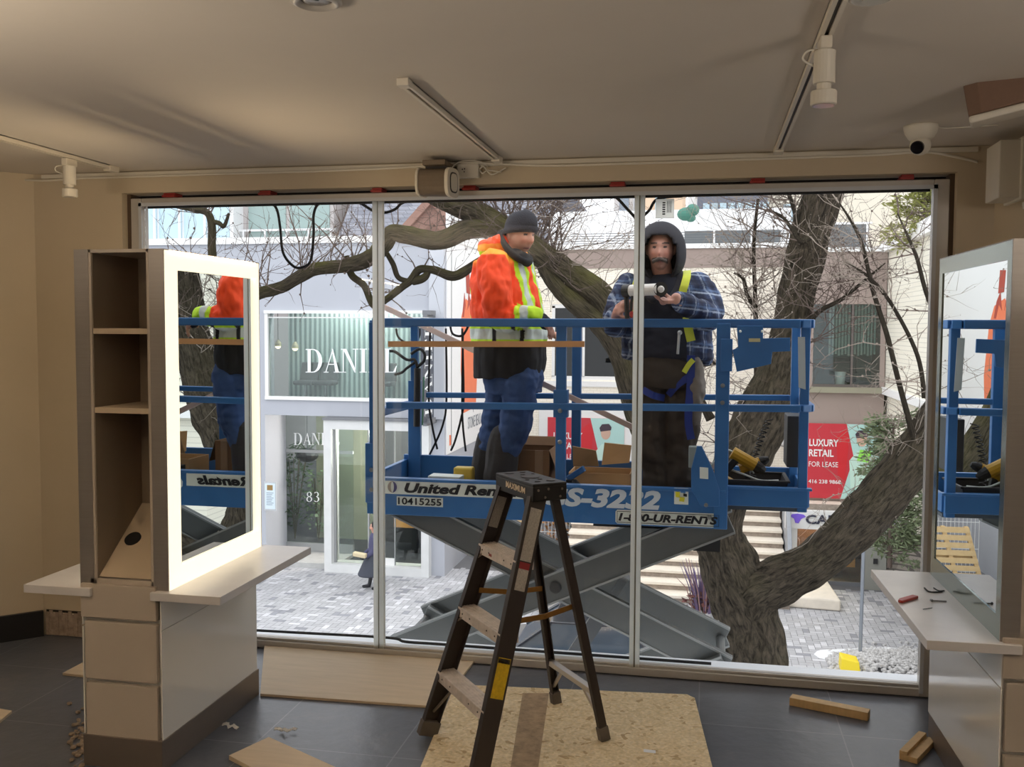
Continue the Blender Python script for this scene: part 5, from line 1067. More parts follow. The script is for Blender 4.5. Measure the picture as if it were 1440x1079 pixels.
b2 = thing('cardboard_box', 'lower tan cardboard box with raised open flaps behind the right white mullion', 'box', (-.62, 5.9, DK), 'cardboard boxes on the platform')
q = lambda a, b, y: tuple(at(a, b, Y=y))
cbox(b2, -.795, -.425, 5.72, 5.98, .885, m_card, [[q(806, 656, 5.72), q(842, 656, 5.72), q(838, 634, 5.66), q(805, 628, 5.66)], [q(846, 654, 5.98), q(885, 651, 5.98), q(888, 627, 6.02), q(850, 623, 6.02)]])
# caulking gun hung on the far post at the left
cg = thing('hanging_caulking_gun', 'black caulking gun hung upright by the left corner of the lift', 'caulking gun', tuple(at(587, 598, Y=6.12)), 'caulking guns')
y = 6.12
MB().tube([at(586, 600, Y=y), at(587, 518, Y=y)], .022, 12).build('barrel', m_black, cg, smooth=False)
MB().tube(spline([q(587, 518, y), q(583, 506, y), q(572, 506, y), q(556, 495, y), q(548, 494, y)], 4), .010, 8).tube(spline([q(583, 510, y), q(572, 518, y), q(565, 524, y), q(555, 527, y)], 4), .009, 8).tube(spline([q(587, 516, y), q(596, 508, y), q(597, 498, y), q(590, 491, y), q(578, 498, y)], 4), .010, 8).build('handle', m_black, cg, smooth=True)
MB().tube([at(594, 598, Y=y), at(596, 530, Y=y)], .006, 8).build('side_tube', mat('green_tube', C(92, 140, 118), .5), cg)
one('trim_strip', 'long pinkish white trim strip lying diagonally across the platform rails', 'strip', MB().beam(at(528, 426, Y=6.10), at(1045, 676, Y=6.10), .02, .035), mat('strip_pink', C(216, 196, 190), .35, metal=.3))
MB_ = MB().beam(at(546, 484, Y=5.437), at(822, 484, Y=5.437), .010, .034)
one('reflection_strip', 'thin tan strip standing in for a glass reflection across the lift below the top rail', 'reflection', MB_, mat('reflection_tan', C(202, 150, 100), .6, var=.1))  # opaque strip added in place of a tan reflection in the glass
# tool tray and drills on the extension
tt = thing('tool_tray', 'black plastic tool tray standing in the blue extension basket', 'tray', (.27, 5.7, .758))
MB().prism([(.06, 5.56, .757), (.44, 5.56, .757), (.47, 5.54, .90), (.03, 5.54, .90)], (0, .01, 0)).prism([(.06, 5.86, .757), (.44, 5.86, .757), (.47, 5.88, .90), (.03, 5.88, .90)], (0, .01, 0)).prism([(.06, 5.56, .757), (.06, 5.86, .757), (.03, 5.88, .90), (.03, 5.54, .90)], (.01, 0, 0)).prism([(.44, 5.56, .757), (.44, 5.86, .757), (.47, 5.88, .90), (.47, 5.54, .90)], (-.01, 0, 0)).box(.06, .44, 5.56, 5.86, .757, .765).build('tray_shell', mat('tray_black', C(36, 35, 36), .5), tt)
MB().box(.02, .48, 5.53, 5.545, .893, .905).box(.02, .48, 5.875, 5.89, .893, .905).box(.02, .035, 5.53, 5.89, .893, .905).box(.465, .48, 5.53, 5.89, .893, .905).build('tray_lip', mat('tray_black', C(36, 35, 36), .5), tt, bevel=.003)
m_yt = mat('tool_yellow', C(196, 150, 30), .45); m_bt = mat('tool_black', C(34, 32, 30), .5)
def drill(c, ang, label, sc_=1.0):
    t = thing('cordless_drill', label, 'drill', tuple(c), 'cordless drills in the tray'); Rz = Matrix.Rotation(ang, 3, 'Y')
    f = lambda x, y, z: c+Rz @ V((x*sc_, y*sc_, z*sc_))
    MB().tube([f(-.07, 0, .10), f(.06, 0, .10)], .032*sc_, 12).build('body', m_yt, t, smooth=False)
    MB().tube([f(.06, 0, .10), f(.09, 0, .10), f(.115, 0, .10)], [.030*sc_, .026*sc_, .014*sc_], 12).build('chuck', m_bt, t)
    MB().beam(f(-.035, 0, .09), f(-.055, 0, -.02), .036*sc_, .042*sc_, (0, 1, 0)).build('handle', m_bt, t, bevel=.006)
    MB().obox(f(-.045, 0, -.045), Rz @ V((.055*sc_, 0, 0)), V((0, .035*sc_, 0)), Rz @ V((0, 0, .027*sc_))).build('battery', m_yt, t, bevel=.005)
drill(V((.18, 5.68, .90)), .5, 'larger yellow and black cordless drill lying in the black tray', 1.15); drill(V((.31, 5.72, .875)), -.4, 'smaller yellow and black cordless drill at the right of the tray', .95)
one('cord_tangle', 'tangle of white cords in the tray beside the drills', 'cord', MB().tube(spline([q(1000, 655, 5.75), q(1012, 645, 5.75), q(1028, 660, 5.7), q(1048, 668, 5.65), q(1070, 676, 5.62), q(1095, 676, 5.62)], 6), .006, 6).tube(spline([q(1004, 640, 5.8), q(1020, 632, 5.8), q(1040, 642, 5.75), q(1060, 666, 5.7)], 6), .005, 6), m_dec, smooth=True)
# small blue clamp, strap and papers on the deck edge
cl = thing('suction_clamp', 'small blue and black suction clamp on the deck below the middle post', 'clamp', tuple(at(803, 676, Y=5.62)))
q_ = at(805, 672, Y=5.6); MB().lathe([(.06, 0), (.05, .03), (.03, .05), (.02, .06)], 16, (q_.x, 5.62, .80)).build('cup', m_bt, cl); MB().beam((q_.x-.03, 5.62, .86), (q_.x+.07, 5.6, .93), .03, .035).build('lever', m_blue, cl, bevel=.004); MB().box(q_.x-.05, q_.x-.0, 5.58, 5.66, .80, .86).build('body', m_bt, cl)
MB().box(q_.x-.08, q_.x+.08, 5.54, 5.70, DK, .80).build('block', m_bt, cl, bevel=.004)
one('yellow_tape', 'yellow tape measure box on the deck beside the orange worker', 'tape', MB().box(-1.50, -1.38, 5.66, 5.74, DK, .90), mat('tape_yellow', C(206, 178, 70), .5), bevel=.012)
one('folded_papers', 'folded white papers lying at the near edge of the deck', 'papers', MB().prism([(-1.62, 5.52, .70), (-1.42, 5.52, .70), (-1.42, 5.62, .70), (-1.62, 5.64, .70)], (0, 0, .165)), m_dec, bevel=.004)
one('window_tag', 'white printed tag stuck to the outside of the glass above the hooded worker', 'tag', MB().box(at(922, 300, Y=4.845).x, at(948, 300, Y=4.845).x, 4.838, 4.842, at(935, 307, Y=4.84).z, at(935, 280, Y=4.84).z), m_mul)
tg = bpy.data.objects['window_tag']
a_, b_ = at(932, 302, Y=4.837), at(932, 283, Y=4.837)
mb = MB()
for k in range(6): mb.box(a_.x-.002, a_.x+.012, 4.8365, 4.838, a_.z+k*(b_.z-a_.z)/6, a_.z+(k+.6)*(b_.z-a_.z)/6)
for k in range(5): mb.box(a_.x+.02+k*.005, a_.x+.022+k*.005, 4.8365, 4.838, a_.z+.01, b_.z)
mb.build('print', m_decb, tg)
# ============================================================ trees
def barkmat(name, c0, c1, moss, ms):
    m = bpy.data.materials.new(name); m.use_nodes = True; n = m.node_tree; b = n.nodes['Principled BSDF']; L = n.links.new; b.inputs['Roughness'].default_value = .95; b.inputs['Specular IOR Level'].default_value = .2
    t = n.nodes.new('ShaderNodeTexCoord'); mp = n.nodes.new('ShaderNodeMapping'); L(t.outputs['UV'], mp.inputs[0]); mp.inputs['Scale'].default_value = (48, 9, 1)
    nz = n.nodes.new('ShaderNodeTexNoise'); nz.inputs['Scale'].default_value = 1.0; nz.inputs['Detail'].default_value = 8; nz.inputs['Roughness'].default_value = .7; nz.inputs['Distortion'].default_value = .6; L(mp.outputs[0], nz.inputs[0])
    cr_ = n.nodes.new('ShaderNodeValToRGB'); cr_.color_ramp.elements[0].position = .36; cr_.color_ramp.elements[0].color = c0; cr_.color_ramp.elements[1].position = .62; cr_.color_ramp.elements[1].color = c1; L(nz.outputs[0], cr_.inputs[0])
    n2 = n.nodes.new('ShaderNodeTexNoise'); n2.inputs['Scale'].default_value = 2.6; n2.inputs['Detail'].default_value = 5; L(t.outputs['Object'], n2.inputs[0])
    mr = n.nodes.new('ShaderNodeMapRange'); mr.inputs[1].default_value = .36; mr.inputs[2].default_value = .62; mr.inputs[4].default_value = ms; L(n2.outputs[0], mr.inputs[0])
    mx = n.nodes.new('ShaderNodeMix'); mx.data_type = 'RGBA'; L(mr.outputs[0], mx.inputs[0]); L(cr_.outputs[0], mx.inputs[6]); ge = n.nodes.new('ShaderNodeNewGeometry'); sz = n.nodes.new('ShaderNodeSeparateXYZ'); L(ge.outputs['Normal'], sz.inputs[0]); mz = n.nodes.new('ShaderNodeMapRange'); mz.inputs[1].default_value = -.2; mz.inputs[2].default_value = .8; mz.inputs[3].default_value = .15; L(sz.outputs[2], mz.inputs[0]); mm = n.nodes.new('ShaderNodeMath'); mm.operation = 'MULTIPLY'; L(mr.outputs[0], mm.inputs[0]); L(mz.outputs[0], mm.inputs[1]); L(mm.outputs[0], mx.inputs[0]); mx.inputs[7].default_value = moss; L(mx.outputs[2], b.inputs['Base Color'])
    bp = n.nodes.new('ShaderNodeBump'); bp.inputs['Strength'].default_value = 1.0; bp.inputs['Distance'].default_value = .05; L(nz.outputs[0], bp.inputs['Height']); L(bp.outputs[0], b.inputs['Normal']); return m
m_bark = barkmat('tree_bark', C(32, 28, 23), C(98, 88, 75), C(84, 82, 50), .35)
m_mossy = barkmat('mossy_bark', C(36, 32, 25), C(104, 94, 78), C(122, 120, 58), .6)
m_twig = mat('twig_bark', C(98, 84, 76), .9)
m_twig2 = mat('twig_pale', C(150, 138, 126), .9)
def limb(mb, pix, n=20, sub=7, rough=.10, Yd=8.4, seed=0):
    """pix: (px, py, radius in px, Y)"""
    pts = []; rad = []
    for q in pix: Y = q[3] if len(q) > 3 else Yd; p = at(q[0], q[1], Y=Y); pts.append((p.x, p.y, p.z, q[2]*Y/1351.))
    sp_ = spline(pts, sub); P_ = [V(s[:3]) for s in sp_]; r_ = [s[3] for s in sp_]
    base = len(mb.v); mb.tube(P_, r_, n, True, True)
    for i in range(len(P_)):
        for k in range(n):
            v = mb.v[base+i*n+k]; d = v-P_[i]
            f = noise.noise(V((v.x*5, v.y*5, v.z*1.6))+V((seed, 0, 0)))*.5+noise.noise(V((cos(k*2*pi/n)*5+seed, sin(k*2*pi/n)*5, i*.22)))*1.0
            mb.v[base+i*n+k] = P_[i]+d*(1+rough*f)
    return P_, r_
TREE = thing('honey_locust_tree', 'big bare mossy tree with forked trunk behind the blue lift', 'tree', tuple(at(1062, 1300, Y=8.5)))
bp0 = at(1062, 945, Y=8.5); TREE.location = (bp0.x, 8.5, G); ORIG[TREE.name] = V((bp0.x, 8.5, G))
gpx = 539.5+F_PX*1.0   # the foot is far below the window
mb = MB(); limbs = []
foot = V((bp0.x, 8.5, G))
mbs = [mb, MB()]
def L_(pix, **k): r = limb(mbs[1 if 2 <= len(limbs) <= 9 else 0], pix, **k); limbs.append(r); return r
L_([(1066, 1520, 60, 8.5), (1064, 1250, 50, 8.5), (1062, 1020, 47, 8.5), (1060, 945, 45, 8.5), (1056, 890, 43, 8.5), (1042, 840, 42, 8.48), (1024, 795, 38, 8.45), (1012, 755, 33, 8.42), (1016, 715, 31, 8.4), (1034, 670, 34, 8.4), (1052, 630, 37, 8.4), (1074, 580, 36, 8.4), (1098, 520, 29, 8.4), (1113, 460, 25, 8.4), (1124, 400, 24, 8.4), (1140, 330, 25, 8.4), (1158, 270, 25, 8.4), (1172, 200, 24, 8.4), (1190, 100, 22, 8.4)], n=40, rough=.16, sub=9)
L_([(1042, 880, 30, 8.46), (1060, 835, 36, 8.44), (1098, 815, 32, 8.4), (1145, 790, 29, 8.35), (1195, 748, 30, 8.3), (1240, 700, 31, 8.3), (1285, 645, 31, 8.3), (1330, 580, 27, 8.3), (1390, 500, 25, 8.3), (1450, 420, 22, 8.2), (1520, 320, 18, 8.1)], n=36, rough=.16, seed=3, sub=9)
L_([(1018, 735, 26, 8.4), (975, 690, 24, 8.3), (930, 640, 23, 8.2), (897, 575, 20, 8.1), (880, 505, 19, 8.0), (866, 455, 20, 7.95), (838, 412, 20, 7.9), (795, 384, 20, 7.9), (758, 356, 19, 7.9), (715, 326, 18, 7.9), (675, 302, 17, 7.9), (635, 285, 16, 7.9), (590, 262, 15, 7.9), (540, 235, 13, 7.9)], n=30, rough=.16, seed=5, sub=8)
L_([(890, 560, 12, 7.98), (868, 495, 14, 7.9), (842, 455, 14, 7.86), (805, 425, 13, 7.84), (780, 398, 12, 7.84), (764, 372, 10, 7.86)], n=22, rough=.2, seed=6)
L_([(700, 322, 11, 7.85), (660, 323, 13, 7.8), (618, 338, 14, 7.75), (580, 332, 13, 7.7), (552, 328, 13, 7.7), (537, 346, 14, 7.7), (522, 362, 12, 7.7), (485, 374, 10.5, 7.7), (440, 380, 10, 7.7), (400, 402, 9, 7.7), (365, 413, 8.5, 7.7), (320, 432, 7, 7.7), (270, 455, 6, 7.7), (215, 470, 5, 7.7)], n=24, rough=.2, seed=7, sub=8)
L_([(700, 352, 6, 7.9), (668, 372, 6.5, 7.85), (640, 388, 7, 7.8), (610, 380, 6, 7.8), (590, 379, 6, 7.8), (578, 394, 6, 7.8), (560, 408, 5.5, 7.8), (545, 420, 5, 7.8), (526, 430, 5, 7.8), (512, 402, 5, 7.8), (494, 386, 5, 7.8), (487, 360, 4, 7.8)], n=14, rough=.2, seed=8)
L_([(575, 396, 4, 7.8), (560, 390, 4, 7.8), (552, 370, 4, 7.8), (541, 352, 3.5, 7.8)], n=10, seed=9)
L_([(603, 381, 4, 7.8), (596, 391, 6, 7.8), (580, 396, 6, 7.8)], n=10, seed=9)
L_([(330, 430, 6, 7.6), (304, 395, 6, 7.6), (298, 350, 6.5, 7.6), (298, 318, 6, 7.6), (291, 299, 5.5, 7.6), (270, 294, 4.5, 7.6), (250, 290, 4, 7.6), (228, 283, 3, 7.6)], n=12, seed=10)
L_([(298, 312, 4, 7.6), (308, 314, 3.5, 7.6), (315, 318, 3, 7.6), (322, 300, 2, 7.6)], n=8, seed=11)
L_([(1150, 320, 6, 8.3), (1128, 340, 3.5, 8.2), (1112, 320, 2.5, 8.2), (1100, 305, 2, 8.2), (1080, 295, 1.5, 8.2)], n=8, seed=12)
L_([(1122, 330, 4, 8.3), (1118, 300, 3, 8.3), (1108, 270, 2.5, 8.3)], n=8, seed=12)
L_([(1292, 640, 5.5, 8.25), (1278, 590, 4.2, 8.1), (1262, 530, 3.6, 8.0), (1247, 470, 3.4, 8.0), (1228, 410, 3, 8.0), (1214, 350, 2.6, 8.0), (1202, 320, 2.2, 8.0), (1180, 285, 1, 8.0)], n=10, seed=13)
L_([(1325, 470, 3.2, 8.0), (1302, 410, 2.8, 8.0), (1290, 365, 2.5, 8.0), (1280, 340, 2, 8.0), (1262, 300, .8, 8.0)], n=8, seed=14)
L_([(1300, 560, 3.4, 8.0), (1290, 500, 2.8, 8.0), (1255, 430, 2.4, 8.0), (1222, 390, 2, 8.0), (1190, 370, .8, 8.0)], n=8, seed=15)
L_([(1130, 470, 5, 8.3), (1150, 440, 3.5, 8.2), (1185, 420, 2.8, 8.1), (1215, 395, 2, 8.1), (1245, 370, .8, 8.1)], n=8, seed=16)
L_([(1000, 590, 7, 8.5), (985, 560, 5, 8.5), (975, 520, 4, 8.5), (1020, 505, 3, 8.5), (1060, 470, 2.5, 8.5)], n=8, seed=17)
L_([(1064, 640, 4, 8.7), (1064, 520, 3.5, 8.7), (1062, 420, 3, 8.7), (1060, 345, 2.5, 8.7), (1066, 280, 2, 8.7)], n=8, seed=18)
L_([(1063, 440, 2.5, 8.65), (1050, 412, 2.5, 8.6), (1045, 392, 2.5, 8.6), (1032, 384, 1.2, 8.6)], n=8, seed=19)
mbs[0].build('trunk', m_bark, TREE, smooth=True); mbs[1].build('limb', m_mossy, TREE, smooth=True)['label'] = 'mossy limb reaching left behind the workers'
# ---- twigs
tw = MB(); tw2 = MB()
TR = random.Random(21)
def twig(p, d, ln, r, lvl, mb):
    n = max(3, int(ln/.09)); pts = [p.copy()]; rr = [r]; q = p.copy(); d = d.normalized()
    for i in range(n):
        d = (d+V((TR.gauss(0, .22), TR.gauss(0, .15), TR.gauss(0.03, .20)))).normalized(); q = q+d*(ln/n); pts.append(q.copy()); rr.append(r*(1-.75*(i+1)/n))
        if TR.random() < .35: mb.ell(q+V((TR.gauss(0, .004), 0, .004)), r*1.5, 5, 3)      # spur knobs
        if lvl > 0 and TR.random() < (.75 if lvl > 1 else .55):
            sd = (d*TR.uniform(.3, .9)+V((TR.gauss(0, .8), TR.gauss(0, .35), TR.gauss(.15, .7)))); twig(q, sd, ln*TR.uniform(.3, .6), max(rr[-1]*.8, .0022), lvl-1, mb)
    mb.tube(pts, rr, 4, False)
def shoots(li, t0, t1, n, up, ln, lvl=2, mb=None, r=.0065, spread=.5):
    P_, R_ = limbs[li]
    for i in range(n):
        t = TR.uniform(t0, t1); k = int(t*(len(P_)-1)); p = P_[k]; d = V((up[0]+TR.gauss(0, spread), TR.gauss(0, .25), up[1]+TR.gauss(0, spread*.6)))
        twig(p, d, ln*TR.uniform(.5, 1.2), r*TR.uniform(.7, 1.3), lvl, mb or tw)
shoots(4, .45, .98, 30, (-.1, 1), .75); shoots(4, .05, .45, 8, (0, 1), .45, 1); shoots(4, .35, .8, 6, (-.5, -.6), .35, 1)
shoots(2, .55, .8, 40, (.15, 1), .95, 2, tw, .008); shoots(2, .45, .7, 16, (.9, .5), .8, 2, tw2); shoots(2, .3, .6, 8, (-.6, -.3), .5, 1)
shoots(0, .62, .95, 26, (-.9, .45), 1.0, 2, tw2); shoots(0, .6, .9, 14, (.9, .35), .9, 2); shoots(0, .45, .6, 8, (-.9, .2), .8, 2)
shoots(10, .2, 1, 9, (-.7, .3), .5, 2); shoots(11, .2, 1, 6, (-.5, .6), .5, 2)
for li in (12, 13, 14, 15): shoots(li, .1, 1, 12, (-.4, .5), .55, 2, tw if li % 2 else tw2)
shoots(15, .1, 1, 16, (.3, .1), .45, 2); shoots(14, .1, .9, 9, (-.9, -.1), .5, 2, tw2)
for li in (16, 17, 18): shoots(li, .1, 1, 12, (.0, .5), .6, 2, tw2)
shoots(17, .2, 1, 14, (.8, .5), .6, 2, tw); shoots(17, .2, .95, 14, (-.8, .5), .6, 2, tw2)
shoots(1, .3, .75, 12, (-.3, .9), .6, 2, tw2); shoots(1, .35, .7, 7, (-.9, .2), .7, 2, tw2)
shoots(8, .1, 1, 9, (-.5, .5), .5, 2); shoots(8, .1, .7, 6, (.7, .4), .4, 2); shoots(5, .2, 1, 10, (-.4, .4), .3, 1); shoots(5, .5, 1, 5, (-.9, .0), .35, 1)
tw.build('twigs', m_twig, TREE); tw2.build('pale_twigs', m_twig2, TREE)
# ---- evergreens
def conifer(name, label, px, py, wpx, hpx, Y, n, col, seed, trunk=True):
    r = random.Random(seed); c = at(px, py, Y=Y); k = Y/1351.; mb = MB(); st = MB(); t = thing(name, label, 'evergreen', (c.x, Y, c.z-hpx*k), 'evergreens')
    for b in range(max(14, n//45)):
        z = r.uniform(-1, 1); wz = (1-.35*(z+1)/2); ang = r.uniform(0, 2*pi); l = wpx*k*wz*r.uniform(.5, 1); o = V((c.x, Y, c.z+z*hpx*k)); dr = V((cos(ang), .7*sin(ang), r.uniform(-.15, .35))); st.tube([o, o+dr*l*.5, o+dr*l], [.012, .009, .003], 4)
        for i in range(45):
            q = o+dr*l*r.uniform(.25, 1.05)+V((r.gauss(0, .05), r.gauss(0, .05), r.gauss(0, .05))); d = (dr+V((r.gauss(0, .7), r.gauss(0, .7), r.gauss(0.1, .5)))).normalized(); s = d.cross(V((r.uniform(-1, 1), r.uniform(-1, 1), r.uniform(-1, 1)))).normalized(); ll = r.uniform(.05, .12)*max(1, Y/13)
            mb.add([q, q+d*ll*.5+s*ll*.14, q+d*ll, q+d*ll*.5-s*ll*.14], [(0, 1, 2, 3)])
    st.tube([V((c.x, Y, c.z-hpx*k*1.1)), V((c.x, Y, c.z+hpx*k))], [.05, .02], 8)
    mb.build('foliage', col, t); st.build('branches', m_twig, t); return t
ev = mat('needle_olive', C(132, 134, 70), .8, var=.3, vscale=6); ev2 = mat('needle_sage', C(112, 124, 92), .8, var=.3, vscale=5)
conifer('pine_tree', 'olive green pine at the top right corner of the window', 1300, 303, 62, 42, 22.0, 3200, ev, 4)
conifer('cedar_shrub', 'sage green cedar behind the right tree limb', 1254, 690, 62, 95, 21.0, 5200, ev2, 9)
# ============================================================ people
def fuse(mb, voxel, it=3):
    """weld overlapping closed shapes into one continuous surface"""
    me = bpy.data.meshes.new('t'); me.from_pydata([tuple(p) for p in mb.v], [], mb.f); o = bpy.data.objects.new('t', me); sc.collection.objects.link(o)
    r = o.modifiers.new('r', 'REMESH'); r.mode = 'VOXEL'; r.voxel_size = voxel; r.adaptivity = 0
    s = o.modifiers.new('s', 'SMOOTH'); s.factor = .5; s.iterations = it
    bpy.context.view_layer.update(); res = bpy.data.meshes.new_from_object(o.evaluated_get(bpy.context.evaluated_depsgraph_get()))
    bpy.data.objects.remove(o); bpy.data.meshes.remove(me); return res
def skin_obj(name, mb, voxel, m, parent, colfn=None, it=3, fold=None):
    me = fuse(mb, voxel, it)
    if fold:
        amp, fr, st = fold; ns = [v.normal.copy() for v in me.vertices]
        for v, n_ in zip(me.vertices, ns):
            q = V((v.co.x*fr*st[0], v.co.y*fr*st[1], v.co.z*fr*st[2])); a = noise.noise(q)+.5*noise.noise(q*2.1); v.co += n_*amp*(a-.25*abs(a))
    o0 = wloc(parent); me.transform(Matrix.Translation(-o0)); return link(name, me, m, parent, True, colfn=colfn)
def ring_loft(mb, rings, f, s, n=28, pw=2.4):
    """rings: (centre, half depth along f, half width along s)"""
    base = len(mb.v); vs = []
    for c, a, b in rings:
        for k in range(n):
            t = 2*pi*k/n; ct, st = cos(t), sin(t); vs.append(V(c)+f*(a*abs(ct)**(2/pw)*(1 if ct >= 0 else -1))+s*(b*abs(st)**(2/pw)*(1 if st >= 0 else -1)))
    fs = [(i*n+k, i*n+(k+1) % n, (i+1)*n+(k+1) % n, (i+1)*n+k) for i in range(len(rings)-1) for k in range(n)]
    fs += [tuple(range(n))[::-1], tuple((len(rings)-1)*n+k for k in range(n))]; return mb.add(vs, fs)
def capsule(mb, pts, r, sub=4, n=14):
    if len(pts) > 2: sp_ = spline([tuple(p)+(q,) for p, q in zip(pts, r)], sub); pts = [V(q[:3]) for q in sp_]; r = [q[3] for q in sp_]
    mb.tube(pts, r, n); mb.ell(pts[0], r[0], n, 8); mb.ell(pts[-1], r[-1], n, 8); return mb
def frame(fwd):
    f = V(fwd).normalized(); r_ = f.cross(V((0, 0, 1))).normalized(); u = r_.cross(f); return Matrix((r_, f, u)).transposed()   # columns: right, forward, up
def head(mb, c, M, n=44, m=34):
    """a head with brow, eye hollows, nose, lips, chin; c centre, M axes (right, forward, up)"""
    vs = []
    g = lambda x, y, sx, sy: exp(-(x/sx)**2-(y/sy)**2)
    for i in range(m+1):
        ph = pi*i/m
        for k in range(n):
            t = 2*pi*k/n; d = V((sin(ph)*cos(t), sin(ph)*sin(t), cos(ph)))
            jaw = 1-.26*max(0, -d.z-.1)**1.2
            p = V((d.x*.076*jaw, d.y*(.098 if d.y < 0 else .092)*(1-.10*max(0, -d.z)), d.z*.122))
            if d.y > 0:
                x, z = p.x, p.z; e = 0
                e += .030*g(x, z+.020, .013, .020)+.014*g(x, z-.006, .010, .026)          # nose tip, bridge
                e += .008*g(x, z-.040, .05, .011)                                           # brow
                e -= .013*(g(x-.031, z-.020, .017, .013)+g(x+.031, z-.020, .017, .013))     # eye hollows
                e += .007*(g(x-.031, z-.018, .009, .006)+g(x+.031, z-.018, .009, .006))     # eyeballs
                e += .006*(g(x-.042, z+.018, .02, .02)+g(x+.042, z+.018, .02, .02))         # cheekbones
                e += .008*g(x, z+.058, .024, .007)+.007*g(x, z+.069, .020, .006)-.004*g(x, z+.0635, .022, .003)
                e += .012*g(x, z+.100, .025, .014)-.005*g(x, z+.082, .03, .007)
                p += V((0, e*min(1, d.y*2.2), 0))
            vs.append(V(c)+M @ p)
    fs = [(i*n+k, (i+1)*n+k, (i+1)*n+(k+1) % n, i*n+(k+1) % n) for i in range(m) for k in range(n)]
    mb.add(vs, fs)
    for s in (-1, 1):
        mb.ell(V(c)+M @ V((s*.078, -.012, -.005)), (.012, .012, .012), 8, 6); mb.ell(V(c)+M @ V((s*.082, -.014, .010)), (.010, .013, .024), 10, 8); mb.ell(V(c)+M @ V((s*.080, -.008, -.016)), (.008, .010, .014), 8, 6)
def face_colour(p, c, M, skin, lips, hair, mous, stub):
    q = M.transposed() @ (p-V(c)); x, z = q.x, q.z
    col = V(skin)
    if q.y > .03:
        def mixc(a, k): return col.lerp(V(a), max(0, min(1, k)))
        g = lambda a, b, sx, sy: exp(-(a/sx)**2-(b/sy)**2)
        col = mixc((skin[0]*1.1, skin[1]*.72, skin[2]*.68), .55*(g(abs(x)-.04, z+.02, .02, .02)+g(x, z+.022, .014, .014)))
        col = mixc(stub, .5*max(0, min(1, (-z-.045)/.02)) if abs(x) < .07 else 0)
        col = mixc(lips, 1.2*g(x, z+.063, .024, .008))
        if abs(z+.0635) < .0022 and abs(x) < .024: col = V((.10, .04, .04))
        e = min((x-.031)**2+((z-.019)*1.8)**2, (x+.031)**2+((z-.019)*1.8)**2)
        if e < .012**2: col = V((.035, .028, .025))
        if abs(abs(x)-.033) < .020 and abs(z-.040-.004*(1-abs(abs(x)-.033)/.02)) < .0045: col = V(hair)
        if mous and abs(x) < .046 and -.058-.45*abs(x) < z < -.036-.2*abs(x): col = V(mous)
    return (*col, 1)
def hand(mb, wrist, palm_dir, palm_n, curl, sgn, sc_=1.0, thumb=.7):
    """palm plus five fingers: palm_dir along the fingers, palm_n out of the palm, curl in radians per joint"""
    d, n_ = V(palm_dir).normalized(), V(palm_n).normalized(); s = d.cross(n_).normalized()*sgn; w_ = V(wrist)
    K = .001*sc_
    pc = w_+d*48*K
    mb.obox(pc, d*44*K, s*36*K, n_*11*K); mb.ell(w_+d*8*K, 26*K, 10, 8); mb.ell(pc+d*36*K, (34*K, 34*K, 14*K) if False else 24*K, 10, 8)
    for i, (off, ln, r) in enumerate(((-30, 66, 8.6), (-10, 76, 9), (10, 72, 8.8), (29, 56, 7.6))):
        p = w_+d*86*K+s*off*K; dd = d.copy(); pts = [p-d*20*K, p]; rr = [r*K*1.05, r*K*1.05]
        for j, fr in enumerate((.46, .32, .22)):
            a = curl*(.85+.1*i+.25*j); dd = (dd*cos(a)+n_*sin(a)).normalized(); nn = n_; p = p+dd*ln*fr*K; pts.append(p); rr.append(r*K*(1-.07*(j+1)))
            n_loc = (n_*cos(a)-d*sin(a)); 
        mb.tube(pts, rr, 10); [mb.ell(q, r2*1.02, 10, 6) for q, r2 in zip(pts[1:], rr[1:])]
    b = w_+d*26*K-s*30*K; t1 = b+(d*.55-s*.75+n_*thumb*.5).normalized()*40*K; t2 = t1+(d*.75-s*.25+n_*thumb).normalized()*30*K
    mb.tube([w_+d*16*K-s*14*K, b, t1, t2], [14*K, 13*K, 10.5*K, 9*K], 10); [mb.ell(q, r2*K, 10, 6) for q, r2 in ((b, 13), (t1, 10.7), (t2, 9.2))]
m_skin = mat('skin', (1, 1, 1, 1), .55, attr='Col'); m_cloth = mat('cloth', (1, 1, 1, 1), .85, attr='Col', bump=.15, bscale=220)
def lin(r, g, b): return C(r, g, b)[:3]
PX = lambda px, py, Y: at(px, py, Y=Y)
# ---------------- worker in the orange coat
Y1 = 5.82
W1 = thing('person', 'person in an orange hi-vis coat and black beanie standing in the lift facing right', 'person', (PX(715, 672, Y1).x, Y1, DK))
f1 = V((.965, -.26, 0)); s1_ = V((.26, .965, 0))
hc1 = V((PX(732, 332, 5.79).x, 5.79, PX(732, 332, 5.79).z)); M1 = frame((.80, -.60, -.22))
skin1 = lin(206, 150, 126)
bd = MB(); head(bd, hc1, M1)
capsule(bd, [hc1+V((-.03, .01, -.06)), PX(716, 366, Y1)], [.055, .06])
ring_loft(bd, [(PX(x, y, Y1), a, b) for x, y, a, b in ((712, 362, .09, .15), (711, 400, .12, .18), (715, 450, .13, .17), (717, 500, .13, .16), (722, 535, .12, .16))], f1, s1_)
sh1, el1, wr1 = PX(693, 378, 5.60), PX(703, 446, 5.56), PX(757, 448, 5.58)
sh1f, el1f, wr1f = PX(728, 372, 6.02), PX(742, 440, 6.04), PX(766, 462, 5.97)
capsule(bd, [sh1, el1, wr1], [.05, .045, .032]); capsule(bd, [sh1f, el1f, wr1f], [.05, .045, .032])
hand(bd, wr1+V((.0, 0, 0)), (.80, -.1, -.6), (-.55, .2, -.75), .55, -1, .98); hand(bd, wr1f, (.8, -.1, -.5), (-.5, -.1, -.8), .5, 1, .98)
